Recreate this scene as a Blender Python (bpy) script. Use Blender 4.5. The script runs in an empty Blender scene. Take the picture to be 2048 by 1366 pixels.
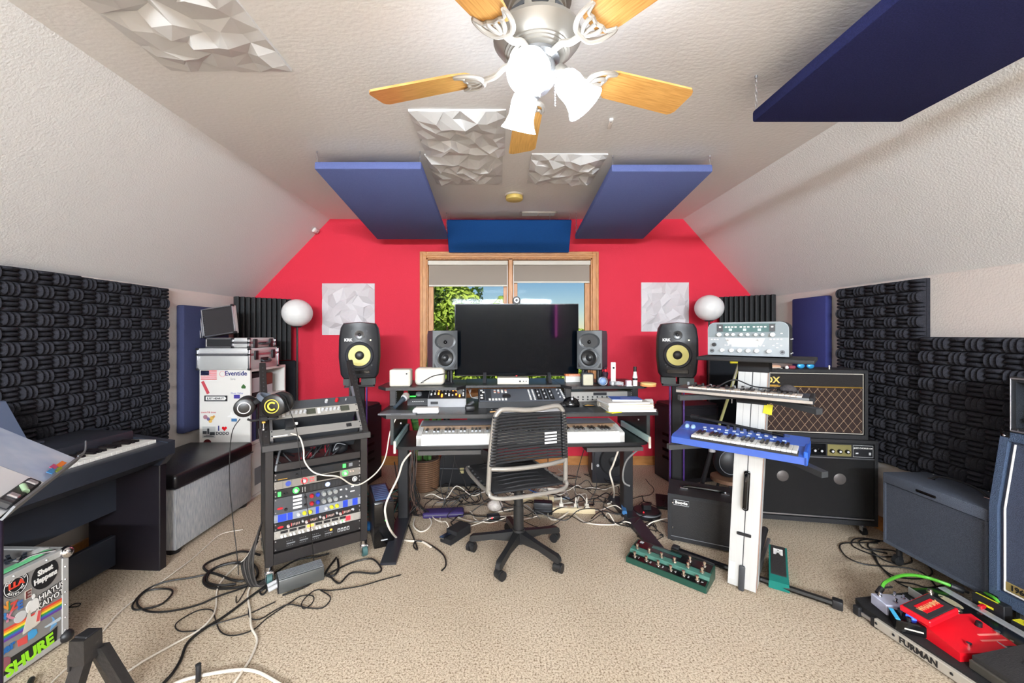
import bpy, bmesh, math, random
from mathutils import Vector, Matrix, noise
random.seed(7)
SC = bpy.context.scene
COL = SC.collection
PI = math.pi
# ---------------------------------------------------------------- camera, light, exposure
FP, CX, CY, EYE = 790.0, 998.0, 667.0, 1.35      # focal length and principal point of the 2048x1366 frame, eye height
cam_d = bpy.data.cameras.new('camera'); cam = bpy.data.objects.new('camera', cam_d); COL.objects.link(cam)
cam.location = (0, 0, EYE); cam.rotation_euler = (PI/2, 0, 0)
cam_d.sensor_width = 36; cam_d.lens = FP/2048*36
cam_d.shift_x = (1024-CX)/2048; cam_d.shift_y = (CY-683)/2048
cam_d.clip_start = .05; cam_d.clip_end = 300
SC.camera = cam
vs = SC.view_settings; vs.view_transform = 'Standard'; vs.look = 'None'; vs.gamma = 1; vs.use_curve_mapping = False
vs.exposure = 1.28
SHADE_STRENGTH = 8.5
w = bpy.data.worlds.new('sky'); SC.world = w; w.use_nodes = True
wn = w.node_tree.nodes; wl = w.node_tree.links
bg = wn['Background']; sky = wn.new('ShaderNodeTexSky'); sky.sky_type = 'NISHITA'
sky.sun_disc = False; sky.sun_elevation = math.radians(48); sky.sun_rotation = math.radians(200)
sky.air_density = 1.0; sky.ozone_density = 3.0; sky.dust_density = .1
hs = wn.new('ShaderNodeHueSaturation'); hs.inputs['Saturation'].default_value = 1.25
wl.new(sky.outputs[0], hs.inputs['Color']); wl.new(hs.outputs[0], bg.inputs[0]); bg.inputs[1].default_value = .034
def add_light(name, kind, loc, rot, energy, size=1, sy=None, color=(1,1,1)):
    d = bpy.data.lights.new(name, kind); o = bpy.data.objects.new(name, d); COL.objects.link(o)
    o.location = loc; o.rotation_euler = rot; d.energy = energy; d.color = color
    if kind == 'AREA':
        d.shape = 'RECTANGLE'; d.size = size; d.size_y = sy or size
    if kind == 'SUN': d.angle = size
    return o
add_light('sun', 'SUN', (0,-5,12), (math.radians(48),0,math.radians(-25)), 2.6, .01, color=(1,.95,.85))
# the room goes on behind the camera: two unseen area lights added there as fill
add_light('rear_high_fill', 'AREA', (0.1,-4.85,2.395), (math.radians(88),0,0), 262, 3.3, .20, color=(.84,.93,1))  # added fill standing in for daylight, no window modelled
add_light('rear_overhead_fill', 'AREA', (0.1,-2.2,2.46), (0,0,0), 34, 1.2, .8, color=(.90,.96,1))  # added fill from above, no fixture modelled

# ---------------------------------------------------------------- helpers
def F(px, py, z=0.0):
    D = FP*(EYE-z)/(py-CY); return Vector(((px-CX)*D/FP, D, z))
def W(px, py, D): return Vector(((px-CX)*D/FP, D, EYE-(py-CY)*D/FP))
def lin(c):
    return tuple((v/255/12.92 if v/255 <= .04045 else ((v/255+.055)/1.055)**2.4) for v in c)
MATS = {}
def mat(name, c, rough=.5, metal=0, bump=0, bs=60, var=0, vs_=8, c2=None, emit=0, spec=.5, stretch=None, coat=0, detail=3, bdist=.01):
    if name in MATS: return MATS[name]
    m = bpy.data.materials.new(name); MATS[name] = m; m.use_nodes = True
    N = m.node_tree.nodes; L = m.node_tree.links; b = N['Principled BSDF']
    col = lin(c)+(1,)
    b.inputs['Base Color'].default_value = col; b.inputs['Roughness'].default_value = rough
    b.inputs['Metallic'].default_value = metal; b.inputs['Specular IOR Level'].default_value = spec
    if coat: b.inputs['Coat Weight'].default_value = coat
    tc = N.new('ShaderNodeTexCoord'); mp = N.new('ShaderNodeMapping'); L.new(tc.outputs['Object'], mp.inputs[0])
    if stretch: mp.inputs['Scale'].default_value = stretch
    if emit:
        b.inputs['Emission Color'].default_value = col; b.inputs['Emission Strength'].default_value = emit
    if var or c2:
        n = N.new('ShaderNodeTexNoise'); n.inputs['Scale'].default_value = vs_; n.inputs['Detail'].default_value = detail
        L.new(mp.outputs[0], n.inputs[0])
        r = N.new('ShaderNodeValToRGB'); L.new(n.outputs[0], r.inputs[0])
        r.color_ramp.elements[0].position = .3; r.color_ramp.elements[1].position = .7
        lo = lin(c2)+(1,) if c2 else tuple(max(0, x*(1-var)) for x in col[:3])+(1,)
        hi = col if c2 else tuple(min(1, x*(1+var)) for x in col[:3])+(1,)
        r.color_ramp.elements[0].color = lo; r.color_ramp.elements[1].color = hi
        L.new(r.outputs[0], b.inputs['Base Color'])
    if bump:
        n = N.new('ShaderNodeTexNoise'); n.inputs['Scale'].default_value = bs; n.inputs['Detail'].default_value = detail
        L.new(mp.outputs[0], n.inputs[0]); bm = N.new('ShaderNodeBump'); bm.inputs['Strength'].default_value = bump
        bm.inputs['Distance'].default_value = bdist
        L.new(n.outputs[0], bm.inputs['Height']); L.new(bm.outputs[0], b.inputs['Normal'])
    return m
class B:
    """collects shapes into one bmesh"""
    def __init__(s): s.bm = bmesh.new(); s.M = Matrix()
    def _x(s, vs_, M=None):
        T = s.M @ M if M is not None else s.M
        for v in vs_: v.co = T @ v.co
    def box(s, x0, x1, y0, y1, z0, z1, bev=0, seg=1, M=None):
        r = bmesh.ops.create_cube(s.bm, size=1)['verts']
        for v in r:
            v.co = Vector((x0+(v.co.x+.5)*(x1-x0), y0+(v.co.y+.5)*(y1-y0), z0+(v.co.z+.5)*(z1-z0)))
        if bev:
            es = list({e for v in r for e in v.link_edges})
            q = bmesh.ops.bevel(s.bm, geom=es, offset=bev, segments=seg, affect='EDGES', profile=.5)
            r = list({v for f in q['faces'] for v in f.verts} | {v for v in r if v.is_valid})
        s._x(r, M); return s
    def mesh(s, vs_, fs, M=None):
        v = [s.bm.verts.new(Vector(p)) for p in vs_]
        for f in fs:
            try: s.bm.faces.new([v[i] for i in f])
            except ValueError: pass
        s._x(v, M); return s
    def prism(s, pts, d, M=None):
        """pts: 3D polygon, extruded by vector d"""
        n = len(pts); d = Vector(d); P = [Vector(p) for p in pts]
        return s.mesh(P+[p+d for p in P], [list(range(n))[::-1], list(range(n, 2*n))]+[[i, (i+1) % n, n+(i+1) % n, n+i] for i in range(n)], M)
    def cyl(s, a, b, r, r2=None, n=14, caps=True, M=None):
        a = Vector(a); b = Vector(b); r2 = r if r2 is None else r2
        q = (b-a).to_track_quat('Z', 'Y').to_matrix()
        V = []
        for p, rr in ((a, r), (b, r2)):
            for i in range(n):
                t = 2*PI*i/n; V.append(p+q@Vector((math.cos(t)*rr, math.sin(t)*rr, 0)))
        fs = [[i, (i+1) % n, n+(i+1) % n, n+i] for i in range(n)]
        if caps: fs += [list(range(n))[::-1], list(range(n, 2*n))]
        return s.mesh(V, fs, M)
    def lathe(s, prof, c=(0,0,0), ax=(0,0,1), n=20, M=None, cap=False):
        q = Vector(ax).to_track_quat('Z', 'Y').to_matrix(); c = Vector(c); V = []; fs = []
        for (r, z) in prof:
            for i in range(n):
                t = 2*PI*i/n; V.append(c+q@Vector((math.cos(t)*max(r, 1e-5), math.sin(t)*max(r, 1e-5), z)))
        for k in range(len(prof)-1):
            for i in range(n): fs.append([k*n+i, k*n+(i+1) % n, (k+1)*n+(i+1) % n, (k+1)*n+i])
        if cap: fs += [list(range(n))[::-1], [(len(prof)-1)*n+i for i in range(n)]]
        return s.mesh(V, fs, M)
    def sphere(s, c, r, n=16, m=10, sc=(1,1,1), M=None):
        V = []; fs = []; c = Vector(c)
        for k in range(m+1):
            a = PI*k/m
            for i in range(n):
                t = 2*PI*i/n; V.append(c+Vector((math.sin(a)*math.cos(t)*r*sc[0], math.sin(a)*math.sin(t)*r*sc[1], math.cos(a)*r*sc[2])))
        for k in range(m):
            for i in range(n): fs.append([k*n+i, (k+1)*n+i, (k+1)*n+(i+1) % n, k*n+(i+1) % n])
        s.mesh(V, fs, M); return s
    def tube(s, pts, r, n=8, sub=5, closed=False, smooth=True, M=None):
        P = [Vector(p) for p in pts]
        if smooth and len(P) > 2:
            Q = []; m = len(P); rng = range(m if closed else m-1)
            for i in rng:
                p0 = P[(i-1) % m] if closed or i > 0 else P[0]; p1 = P[i]; p2 = P[(i+1) % m]
                p3 = P[(i+2) % m] if closed or i+2 < m else P[-1]
                for k in range(sub):
                    t = k/sub
                    Q.append(.5*((2*p1)+(-p0+p2)*t+(2*p0-5*p1+4*p2-p3)*t*t+(-p0+3*p1-3*p2+p3)*t**3))
            if not closed: Q.append(P[-1])
            P = Q
        V = []; m = len(P); up = Vector((0,0,1)); u = None
        for i, p in enumerate(P):
            a = P[(i-1) % m] if closed or i > 0 else p; b = P[(i+1) % m] if closed or i < m-1 else p
            t = (b-a)
            t = t.normalized() if t.length > 1e-9 else Vector((0,0,1))
            if u is None:
                u = t.cross(up)
                if u.length < 1e-3: u = t.cross(Vector((1,0,0)))
            u = (u-t*u.dot(t)); u = u.normalized() if u.length > 1e-6 else t.orthogonal().normalized()
            v = t.cross(u); rr = r(i/(m-1)) if callable(r) else r
            for k in range(n):
                an = 2*PI*k/n; V.append(p+u*math.cos(an)*rr+v*math.sin(an)*rr)
        fs = []
        for i in range(m if closed else m-1):
            for k in range(n): fs.append([i*n+k, i*n+(k+1) % n, ((i+1) % m)*n+(k+1) % n, ((i+1) % m)*n+k])
        if not closed: fs += [list(range(n))[::-1], [(m-1)*n+k for k in range(n)]]
        return s.mesh(V, fs, M)
    def text(s, body, size, M, ext=.0006, align='CENTER', bold=0):
        cu = bpy.data.curves.new('t', 'FONT'); cu.body = body; cu.size = size; cu.extrude = ext; cu.align_x = align
        cu.align_y = 'CENTER'; cu.offset = bold; cu.resolution_u = 2
        o = bpy.data.objects.new('t', cu); me = o.to_mesh()
        n0 = len(s.bm.verts); s.bm.from_mesh(me); s.bm.verts.ensure_lookup_table()
        s._x(s.bm.verts[n0:], M); o.to_mesh_clear(); bpy.data.objects.remove(o); bpy.data.curves.remove(cu)
        return s
    def disc(s, c, r, ax, h=.001, n=20, M=None):
        c = Vector(c); return s.cyl(c, c+Vector(ax).normalized()*h, r, n=n, M=M)
FRONT = Matrix.Rotation(PI/2, 4, 'X')            # text plane -> facing -y
def at(x, y, z, R=FRONT): return Matrix.Translation((x, y, z)) @ R
def props(o, label=None, cat=None, group=None, kind=None):
    if label: o['label'] = label
    if cat: o['category'] = cat
    if group: o['group'] = group
    if kind: o['kind'] = kind
    return o
def part(name, b, m, parent=None, label=None, cat=None, group=None, kind=None, flat=False, ang=35, loc=None, rz=None, split=False):
    if split:                                   # every separate piece becomes an object of its own
        seen = set(); out = None
        for v0 in list(b.bm.verts):
            if v0 in seen: continue
            st = [v0]; isl = []; seen.add(v0)
            while st:
                v = st.pop(); isl.append(v)
                for e in v.link_edges:
                    o_ = e.other_vert(v)
                    if o_ not in seen: seen.add(o_); st.append(o_)
            ix = {v: i for i, v in enumerate(isl)}
            fs = {f for v in isl for f in v.link_faces}
            out = part(name, B().mesh([v.co.copy() for v in isl], [[ix[v] for v in f.verts] for f in fs]), m, parent, label, cat, group, kind, flat, ang, loc, rz)
        b.bm.free(); return out
    me = bpy.data.meshes.new(name)
    bmesh.ops.recalc_face_normals(b.bm, faces=b.bm.faces[:])
    b.bm.to_mesh(me); b.bm.free(); me.materials.append(m)
    if not flat:
        me.shade_smooth(); me.set_sharp_from_angle(angle=math.radians(ang))
    o = bpy.data.objects.new(name, me); COL.objects.link(o)
    if parent: o.parent = parent
    if loc: o.location = loc
    if rz is not None: o.rotation_euler = (0,0,rz)
    return props(o, label, cat, group, kind)
def thing(name, label, cat, loc=(0,0,0), rz=0, group=None):
    o = bpy.data.objects.new(name, None); COL.objects.link(o); o.empty_display_size = .05
    o.location = loc; o.rotation_euler = (0,0,rz)
    return props(o, label, cat, group)
def inst(src, parent, loc=(0,0,0), rot=None, label=None):
    o = src.copy(); COL.objects.link(o); o.parent = parent; o.location = loc
    if rot: o.rotation_euler = rot
    if label: o['label'] = label
    return o
def dup(root, loc, rz, label=None, group=None):
    r = root.copy(); COL.objects.link(r); r.location = loc; r.rotation_euler = (0,0,rz)
    if label: r['label'] = label
    for ch in list(root.children):
        c = ch.copy(); COL.objects.link(c); c.parent = r
        for g in ch.children:
            d = g.copy(); COL.objects.link(d); d.parent = c
    return r
def xbox(*a, **k): return B().box(*a, **k)

# ---------------------------------------------------------------- materials
BLK = mat('black_plastic', (30,30,33), .45)
BLKM = mat('black_matt', (26,26,29), .75)
BLKG = mat('black_gloss', (12,12,14), .15)
DGREY = mat('dark_grey', (58,60,64), .5)
GREY = mat('mid_grey', (120,122,126), .45)
LGREY = mat('light_grey', (190,190,192), .4)
WHT = mat('white_plastic', (232,230,226), .4)
CREAM = mat('cream_plastic', (215,208,195), .5)
STEEL = mat('steel', (190,190,195), .3, .9)
CHROME = mat('chrome', (220,220,225), .12, 1)
ALU = mat('brushed_aluminium', (205,207,210), .35, .55, var=.06, vs_=6, stretch=(60,60,1))
GOLD = mat('brass', (205,165,80), .3, .8)
RED = mat('red_paint', (200,25,40), .4)
REDL = mat('red_led', (255,30,40), .4, emit=1.2)
GRNL = mat('green_led', (60,255,80), .4, emit=.9)
ORGL = mat('orange_led', (255,150,50), .4, emit=1.2)
BLUE = mat('blue_paint', (40,70,170), .4)
YEL = mat('yellow_paint', (225,215,40), .5)
GRN = mat('green_paint', (70,150,60), .5)
RUB = mat('rubber', (20,20,22), .8)
TOLEX = mat('black_tolex', (34,34,37), .6, bump=.6, bs=260)
# ---------------------------------------------------------------- room
YB, XL, XR, ZC = 4.07, -2.54, 2.63, 2.53
ZL, ZR, CL, CR = 1.70, 1.705, -1.741, 1.896
YF = -5.0
M_CEIL = mat('textured_ceiling', (234,234,234), .9, bump=.18, bs=38, detail=7, bdist=.012, stretch=(1,1.6,1))
M_SLOPE = mat('orange_peel_paint', (222,222,221), .85, bump=.25, bs=110, bdist=.01)
M_KNEE = mat('beige_paint', (212,203,196), .85, bump=.2, bs=110)
M_RED = mat('red_wall_paint', (210,34,60), .75, bump=.12, bs=110)
def carpet():
    m = mat('beige_carpet', (204,192,176), .95, bump=.5, bs=260, detail=3, bdist=.01, spec=.1)
    N = m.node_tree.nodes; L = m.node_tree.links; b = N['Principled BSDF']
    tc = N.new('ShaderNodeTexCoord')
    n1 = N.new('ShaderNodeTexNoise'); n1.inputs['Scale'].default_value = 120; n1.inputs['Detail'].default_value = 4; n1.inputs['Roughness'].default_value = .75
    n2 = N.new('ShaderNodeTexNoise'); n2.inputs['Scale'].default_value = 1.6; n2.inputs['Detail'].default_value = 4
    for n in (n1, n2): L.new(tc.outputs['Object'], n.inputs[0])
    r = N.new('ShaderNodeValToRGB'); L.new(n1.outputs[0], r.inputs[0]); cr = r.color_ramp
    cr.elements[0].position = .36; cr.elements[0].color = lin((118,94,70))+(1,)
    cr.elements[1].position = .50; cr.elements[1].color = lin((212,194,170))+(1,)
    e = cr.elements.new(.66); e.color = lin((232,217,196))+(1,)
    mx = N.new('ShaderNodeMixRGB'); mx.blend_type = 'MULTIPLY'; mx.inputs[0].default_value = .5
    r2 = N.new('ShaderNodeValToRGB'); L.new(n2.outputs[0], r2.inputs[0])
    r2.color_ramp.elements[0].position = .35; r2.color_ramp.elements[0].color = (.84,.82,.79,1); r2.color_ramp.elements[1].position = .6; r2.color_ramp.elements[1].color = (1,1,1,1)
    L.new(r.outputs[0], mx.inputs[1]); L.new(r2.outputs[0], mx.inputs[2]); L.new(mx.outputs[0], b.inputs['Base Color'])
    return m
T = .1
part('floor', xbox(XL-T, XR+T, YF-T, YB+T, -.1, 0), carpet(), kind='structure', flat=True)
part('ceiling', xbox(CL, CR, YF-T, YB+T, ZC, ZC+T), M_CEIL, kind='structure', flat=True)
def slope(name, x0, z0, x1, z1):
    n = Vector((z1-z0, 0, -(x1-x0))); n = n.normalized()*T
    if n.z < 0: n = -n
    b = B().prism([(x0,YF-T,z0),(x1,YF-T,z1),(x1+n.x,YF-T,z1+n.z),(x0+n.x,YF-T,z0+n.z)], (0,YB-YF+2*T,0))
    part(name, b, M_SLOPE, kind='structure', flat=True)
slope('ceiling_slope_left', XL, ZL, CL, ZC)
slope('ceiling_slope_right', XR, ZR, CR, ZC)
part('wall_left', xbox(XL-T, XL, YF-T, YB+T, 0, ZL+.03), M_KNEE, kind='structure', flat=True)
part('wall_right', xbox(XR, XR+T, YF-T, YB+T, 0, ZR+.03), M_KNEE, kind='structure', flat=True)
part('wall_front', xbox(XL-T, XR+T, YF-T, YF, 0, ZC+T), M_KNEE, kind='structure', flat=True)
# red gable wall with the window opening
WX0, WX1, WZ0, WZ1 = -.747, .958, .74, 2.125
b = B()
b.box(XL-T, WX0, YB, YB+T, 0, ZC+T); b.box(WX1, XR+T, YB, YB+T, 0, ZC+T)
b.box(WX0, WX1, YB, YB+T, 0, WZ0); b.box(WX0, WX1, YB, YB+T, WZ1, ZC+T)
part('wall_back', b, M_RED, kind='structure', flat=True)
M_OAK = mat('oak_trim', (205,145,85), .4, c2=(180,118,62), vs_=9, stretch=(6,6,1.2), bump=.1)
M_OAKH = mat('oak_trim_horizontal', (205,145,85), .4, c2=(180,118,62), vs_=9, stretch=(1.2,6,6))
def base_prof(name, x0, x1, y0, y1, dx, dy):
    b = B(); b.box(x0, x1, y0, y1, 0, .065); b.box(x0+(dx if dx > 0 else 0), x1+(dx if dx < 0 else 0), y0+dy, y1, .065, .09)
    part(name, b, M_OAKH, kind='structure')
base_prof('baseboard_back', XL, XR, YB-.016, YB, 0, .006)
base_prof('baseboard_left', XL, XL+.016, YF, YB-.016, 0, 0)
base_prof('baseboard_right', XR-.016, XR, YF, YB-.016, 0, 0)
# window: jamb frame, casing, two casements
win = thing('window_1', None, None, (0,0,0)); win['kind'] = 'structure'
b = B(); cw = .067
for (x0,x1,z0,z1) in ((WX0-cw,WX0,WZ0-cw,WZ1+cw),(WX1,WX1+cw,WZ0-cw,WZ1+cw)):
    b.box(x0,x1,YB-.018,YB,z0,z1,.004)
    c = x0+.012 if x0 < 0 else x1-.03
    b.box(c, c+.018, YB-.026, YB-.017, z0+.012, z1-.012,.003)
part('window_casing', b, M_OAK, win)
b = B()
for (z0,z1) in ((WZ1,WZ1+cw),(WZ0-cw,WZ0)):
    b.box(WX0,WX1,YB-.018,YB,z0,z1,.004); b.box(WX0-.03,WX1+.03,YB-.026,YB-.017,z0+.02,z0+.04,.003)
part('window_casing', b, M_OAKH, win)
b = B(); jd = .012
b.box(WX0,WX0+jd,YB,YB+T,WZ0,WZ1); b.box(WX1-jd,WX1,YB,YB+T,WZ0,WZ1); b.box(WX0,WX1,YB,YB+T,WZ1-jd,WZ1); b.box(WX0,WX1,YB,YB+T,WZ0,WZ0+jd)
part('window_jamb', b, M_OAK, win)
XM0, XM1 = .088, .150
part('window_mullion', xbox(XM0+.01,XM1-.01,YB+.0,YB+T,WZ0,WZ1,.003), M_OAK, win)
mg = bpy.data.materials.new('window_glass'); mg.use_nodes = True
N = mg.node_tree.nodes; L = mg.node_tree.links; N.clear()
o_ = N.new('ShaderNodeOutputMaterial'); t_ = N.new('ShaderNodeBsdfTransparent'); g_ = N.new('ShaderNodeBsdfGlossy'); g_.inputs['Roughness'].default_value = .02
mx_ = N.new('ShaderNodeMixShader'); fr = N.new('ShaderNodeFresnel'); fr.inputs[0].default_value = 1.1
L.new(fr.outputs[0], mx_.inputs[0]); L.new(t_.outputs[0], mx_.inputs[1]); L.new(g_.outputs[0], mx_.inputs[2]); L.new(mx_.outputs[0], o_.inputs[0])
for (x0, x1) in ((WX0+jd, XM0+.01), (XM1-.01, WX1-jd)):
    s_ = .052; b = B()
    for q in ((x0,x0+s_,WZ0+jd,WZ1-jd),(x1-s_,x1,WZ0+jd,WZ1-jd),(x0+s_,x1-s_,WZ0+jd,WZ0+jd+s_),(x0+s_,x1-s_,WZ1-jd-s_,WZ1-jd)):
        b.box(q[0],q[1],YB+.045,YB+.085,q[2],q[3],.003)
    sh = part('window_sash', b, M_OAK, win)
    part('glass_pane', xbox(x0+s_,x1-s_,YB+.062,YB+.066,WZ0+jd+s_,WZ1-jd-s_), mg, sh, flat=True)
M_BLIND = mat('taupe_blind_cloth', (150,138,126), .8, bump=.1, bs=300)
for k,(x0,x1,zb,lab) in enumerate(((WX0+jd+.004,XM0+.004,1.845,'left'),(XM1-.004,WX1-jd-.004,1.882,'right'))):
    t = thing('roller_blind', 'taupe roller blind pulled part way down over the %s half of the window' % lab, 'blind', (0,0,0), 0, 'roller blinds in the window')
    part('headrail', xbox(x0,x1,YB-.01,YB+.03,WZ1-jd-.058,WZ1-jd-.012,.006,2), CREAM, t)
    part('cloth', xbox(x0+.008,x1-.008,YB+.008,YB+.010,zb,WZ1-jd-.05), M_BLIND, t, flat=True)
    part('bottom_bar', xbox(x0+.008,x1-.008,YB+.003,YB+.014,zb-.010,zb+.006,.003), CREAM, t)
    xc = x1-.006 if k == 0 else x0+.004
    part('pull_cord', B().cyl((xc,YB-.004,1.34 if k else 1.45),(xc,YB-.004,WZ1-.07),.0035,n=6), WHT, t)
# ---------------------------------------------------------------- outside
M_GRASS = mat('lawn', (90,130,60), .95, var=.3, vs_=3)
part('ground', xbox(-60,60,YB+1,140,-3.3,-3.2), M_GRASS, kind='structure', flat=True)
M_BARK = mat('bark', (95,75,55), .9, bump=.5, bs=20)
def leafmat(n, c1, c2):
    m = mat(n, c1, .6, c2=c2, vs_=2.2, spec=.2); return m
def tree(x, y, zc, rx, rz, n, lab, lm, seed, lf=.1):
    rnd = random.Random(seed)
    t = thing('leafy_tree', lab, 'tree', (x, y, -3.2))
    b = B(); b.tube([(0,0,0),(.05,0,1.5),(-.05,.05,zc+3.2)], lambda u: .22*(1-.6*u), n=10)
    for k in range(9):
        a = k*2.4; L_ = rx*.7
        b.tube([(0,0,zc+3.2-rz*.8+k*.15),(math.cos(a)*L_*.5,math.sin(a)*L_*.5,zc+3.2-rz*.4+k*.15),(math.cos(a)*L_,math.sin(a)*L_,zc+3.2+k*.12)], lambda u: .07*(1-.8*u), n=6, sub=3)
    part('trunk', b, M_BARK, t)
    vs_, fs = [], []
    cl = []
    for k in range(60):
        d = Vector((rnd.gauss(0,1), rnd.gauss(0,1), rnd.gauss(0,1))).normalized()*(rnd.random()**.45)
        cl.append((Vector((d.x*rx, d.y*rx, zc+3.2+d.z*rz)), rnd.uniform(.28,.5)*rx*.55))
    for i in range(n):
        c, r = cl[i % len(cl)]
        d = Vector((rnd.gauss(0,1), rnd.gauss(0,1), rnd.gauss(0,1))).normalized()
        p = c+d*r*rnd.uniform(.6,1.05)
        nn = (d+Vector((rnd.uniform(-1,1),rnd.uniform(-1,1),rnd.uniform(-.3,1.3)))*.8).normalized()
        u = nn.orthogonal().normalized(); u = Matrix.Rotation(rnd.uniform(0,6.3),3,nn)@u; v = nn.cross(u)
        s = lf*rnd.uniform(.7,1.3); k = len(vs_)
        vs_ += [p-u*s, p+v*s*.5+nn*s*.15, p+u*s, p-v*s*.5+nn*s*.15]; fs += [(k,k+1,k+2,k+3)]
    part('foliage', B().mesh(vs_, fs), lm, t, kind='stuff', flat=True)
LM1 = leafmat('sunlit_leaves', (170,190,75), (110,140,45)); LM2 = leafmat('darker_leaves', (90,125,60), (60,95,40))
tree(-1.15, 9.2, 1.25, 1.75, 1.75, 24000, 'bushy sunlit tree filling the left half of the window', LM1, 3, .075)
tree(-2.0, 12.5, 1.2, 1.7, 2.6, 9000, 'darker tree standing behind the sunlit tree outside the window', LM2, 5, .12)
tree(1.0, 15, .25, 1.3, 1.75, 7000, 'sunlit tree whose top shows just above the screen in the right window', LM1, 8, .11)
tree(4.0, 19, -.3, 1.8, 1.9, 7000, 'low tree seen beside the right end of the screen through the window', LM1, 9, .14)
# ---------------------------------------------------------------- ceiling fan
M_WOOD = mat('honey_oak_blade', (236,184,108), .35, c2=(206,148,76), vs_=5, stretch=(2.2,38,8), coat=.3)
M_NICK = mat('brushed_nickel', (140,135,127), .4, .6)
M_NICK2 = mat('pale_cast_metal', (165,159,150), .5, .3)
FX, FY, FZ = .132, 1.368, 2.27
fan = thing('ceiling_fan', 'five-blade ceiling fan with honey oak blades, brushed nickel motor and three lit glass shades', 'ceiling fan', (FX, FY, 0))
b = B().lathe([(.0,ZC),(.115,ZC),(.118,2.49),(.100,2.475),(.098,2.465),(.092,2.46),(.092,2.455),(.096,2.45),(.100,2.44),(.102,2.425),(.098,2.41),(.104,2.405),(.108,2.398),(.104,2.39),(.112,2.385),(.150,2.375),(.152,2.362),(.135,2.34),(.118,2.325),(.112,2.322),(.112,2.317),(.104,2.315),(.104,2.311),(.096,2.309),(.096,2.304),(.05,2.30),(0,2.30)], n=40)
part('motor_housing', b, M_NICK, fan)
b = B()
for k in range(8):
    a = 2*PI*k/8; b.box(-.028,.028,.096,.1035,2.417,2.435,.004,2, M=Matrix.Rotation(a,4,'Z'))
part('vent_slot', b, DGREY, fan)
b = B().lathe([(0,2.31),(.075,2.31),(.078,2.29),(.066,2.284),(.060,2.28),(.064,2.27),(.066,2.245),(.058,2.215),(.038,2.19),(.014,2.178),(.010,2.165),(0,2.162)], n=32)
part('light_kit', b, mat('grey_nickel', (150,152,155), .3, .7), fan)
blade0 = iron0 = None
def blade_mesh():
    pts = [];
    for (x, y) in ((.235,-.036),(.25,-.050),(.30,-.060),(.62,-.068),(.632,-.060),(.640,-.045),(.640,.045),(.632,.060),(.62,.068),(.30,.060),(.25,.050),(.235,.036)): pts.append((x,y,0))
    return B().prism(pts, (0,0,.008))
def iron_mesh():
    b = B(); r = .0075
    b.tube([(.06,0,.018),(.11,0,.022),(.155,0,-.002),(.20,0,-.008)], .011, n=8)
    b.tube([(.20,0,-.008),(.205,.030,-.009),(.235,.052,-.008),(.275,.058,-.006),(.290,.054,-.005)], lambda u: .011*(1-.5*u), n=8)
    b.tube([(.20,0,-.008),(.205,-.030,-.009),(.235,-.052,-.008),(.275,-.058,-.006),(.290,-.054,-.005)], lambda u: .011*(1-.5*u), n=8)
    for s in (1,-1):
        b.tube([(.20,0,-.008),(.225,s*.018,-.009),(.25,s*.026,-.007),(.262,s*.022,-.005)], r, n=6)
        b.tube([(.262,s*.022,-.006),(.262,s*.040,-.006),(.290,s*.054,-.006)], .006, n=6)
    b.tube([(.262,.022,-.006),(.256,0,-.006),(.262,-.022,-.006)], .006, n=6)
    b.tube([(.20,0,-.008),(.256,0,-.007)], .007, n=6, smooth=False)
    return b
for k in range(5):
    a = math.radians(91.4+72*k); R = Matrix.Rotation(a,4,'Z') @ Matrix.Rotation(math.radians(-11),4,'X')
    if k == 0:
        blade0 = part('blade', blade_mesh(), M_WOOD, fan); iron0 = part('blade_iron', iron_mesh(), M_NICK2, fan)
        bl, ir = blade0, iron0
    else: bl, ir = inst(blade0, fan), inst(iron0, fan)
    for o in (bl, ir): o.location = (0,0,FZ); o.rotation_euler = R.to_euler()
# three tulip shades, the light of the fan
M_SHADE = mat('lit_glass_shade', (236,245,255), .4, emit=SHADE_STRENGTH)
prof = [(.020,0),(.030,.006),(.043,.022),(.048,.045),(.047,.07),(.048,.09),(.056,.115),(.068,.135),(.066,.135),(.054,.112),(.045,.088),(.044,.045),(.030,.012),(.018,.006)]
for az, tilt in ((112,33),(-4,38),(-104,42)):
    a = math.radians(az); dr = Vector((math.cos(a)*math.sin(math.radians(tilt)), math.sin(a)*math.sin(math.radians(tilt)), -math.cos(math.radians(tilt))))
    base = Vector((math.cos(a)*.066, math.sin(a)*.066, 2.262)); 
    b = B().tube([(math.cos(a)*.05,math.sin(a)*.05,2.26), base, base+dr*.02], .012, n=10); b.lathe([(0,.0),(.026,.002),(.031,.02),(.030,.032),(0,.034)], base+dr*.0, dr, n=20)
    sk = part('lamp_socket', b, M_NICK, fan)
    part('lamp_shade', B().lathe(prof, base+dr*.026, dr, n=28), M_SHADE, sk, 'glowing white glass tulip shade')
b = B()
for k in range(14): b.sphere((.055,-.045,2.23-.009*k), .0035, 6, 4)
part('pull_chain', b, CHROME, fan)
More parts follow.
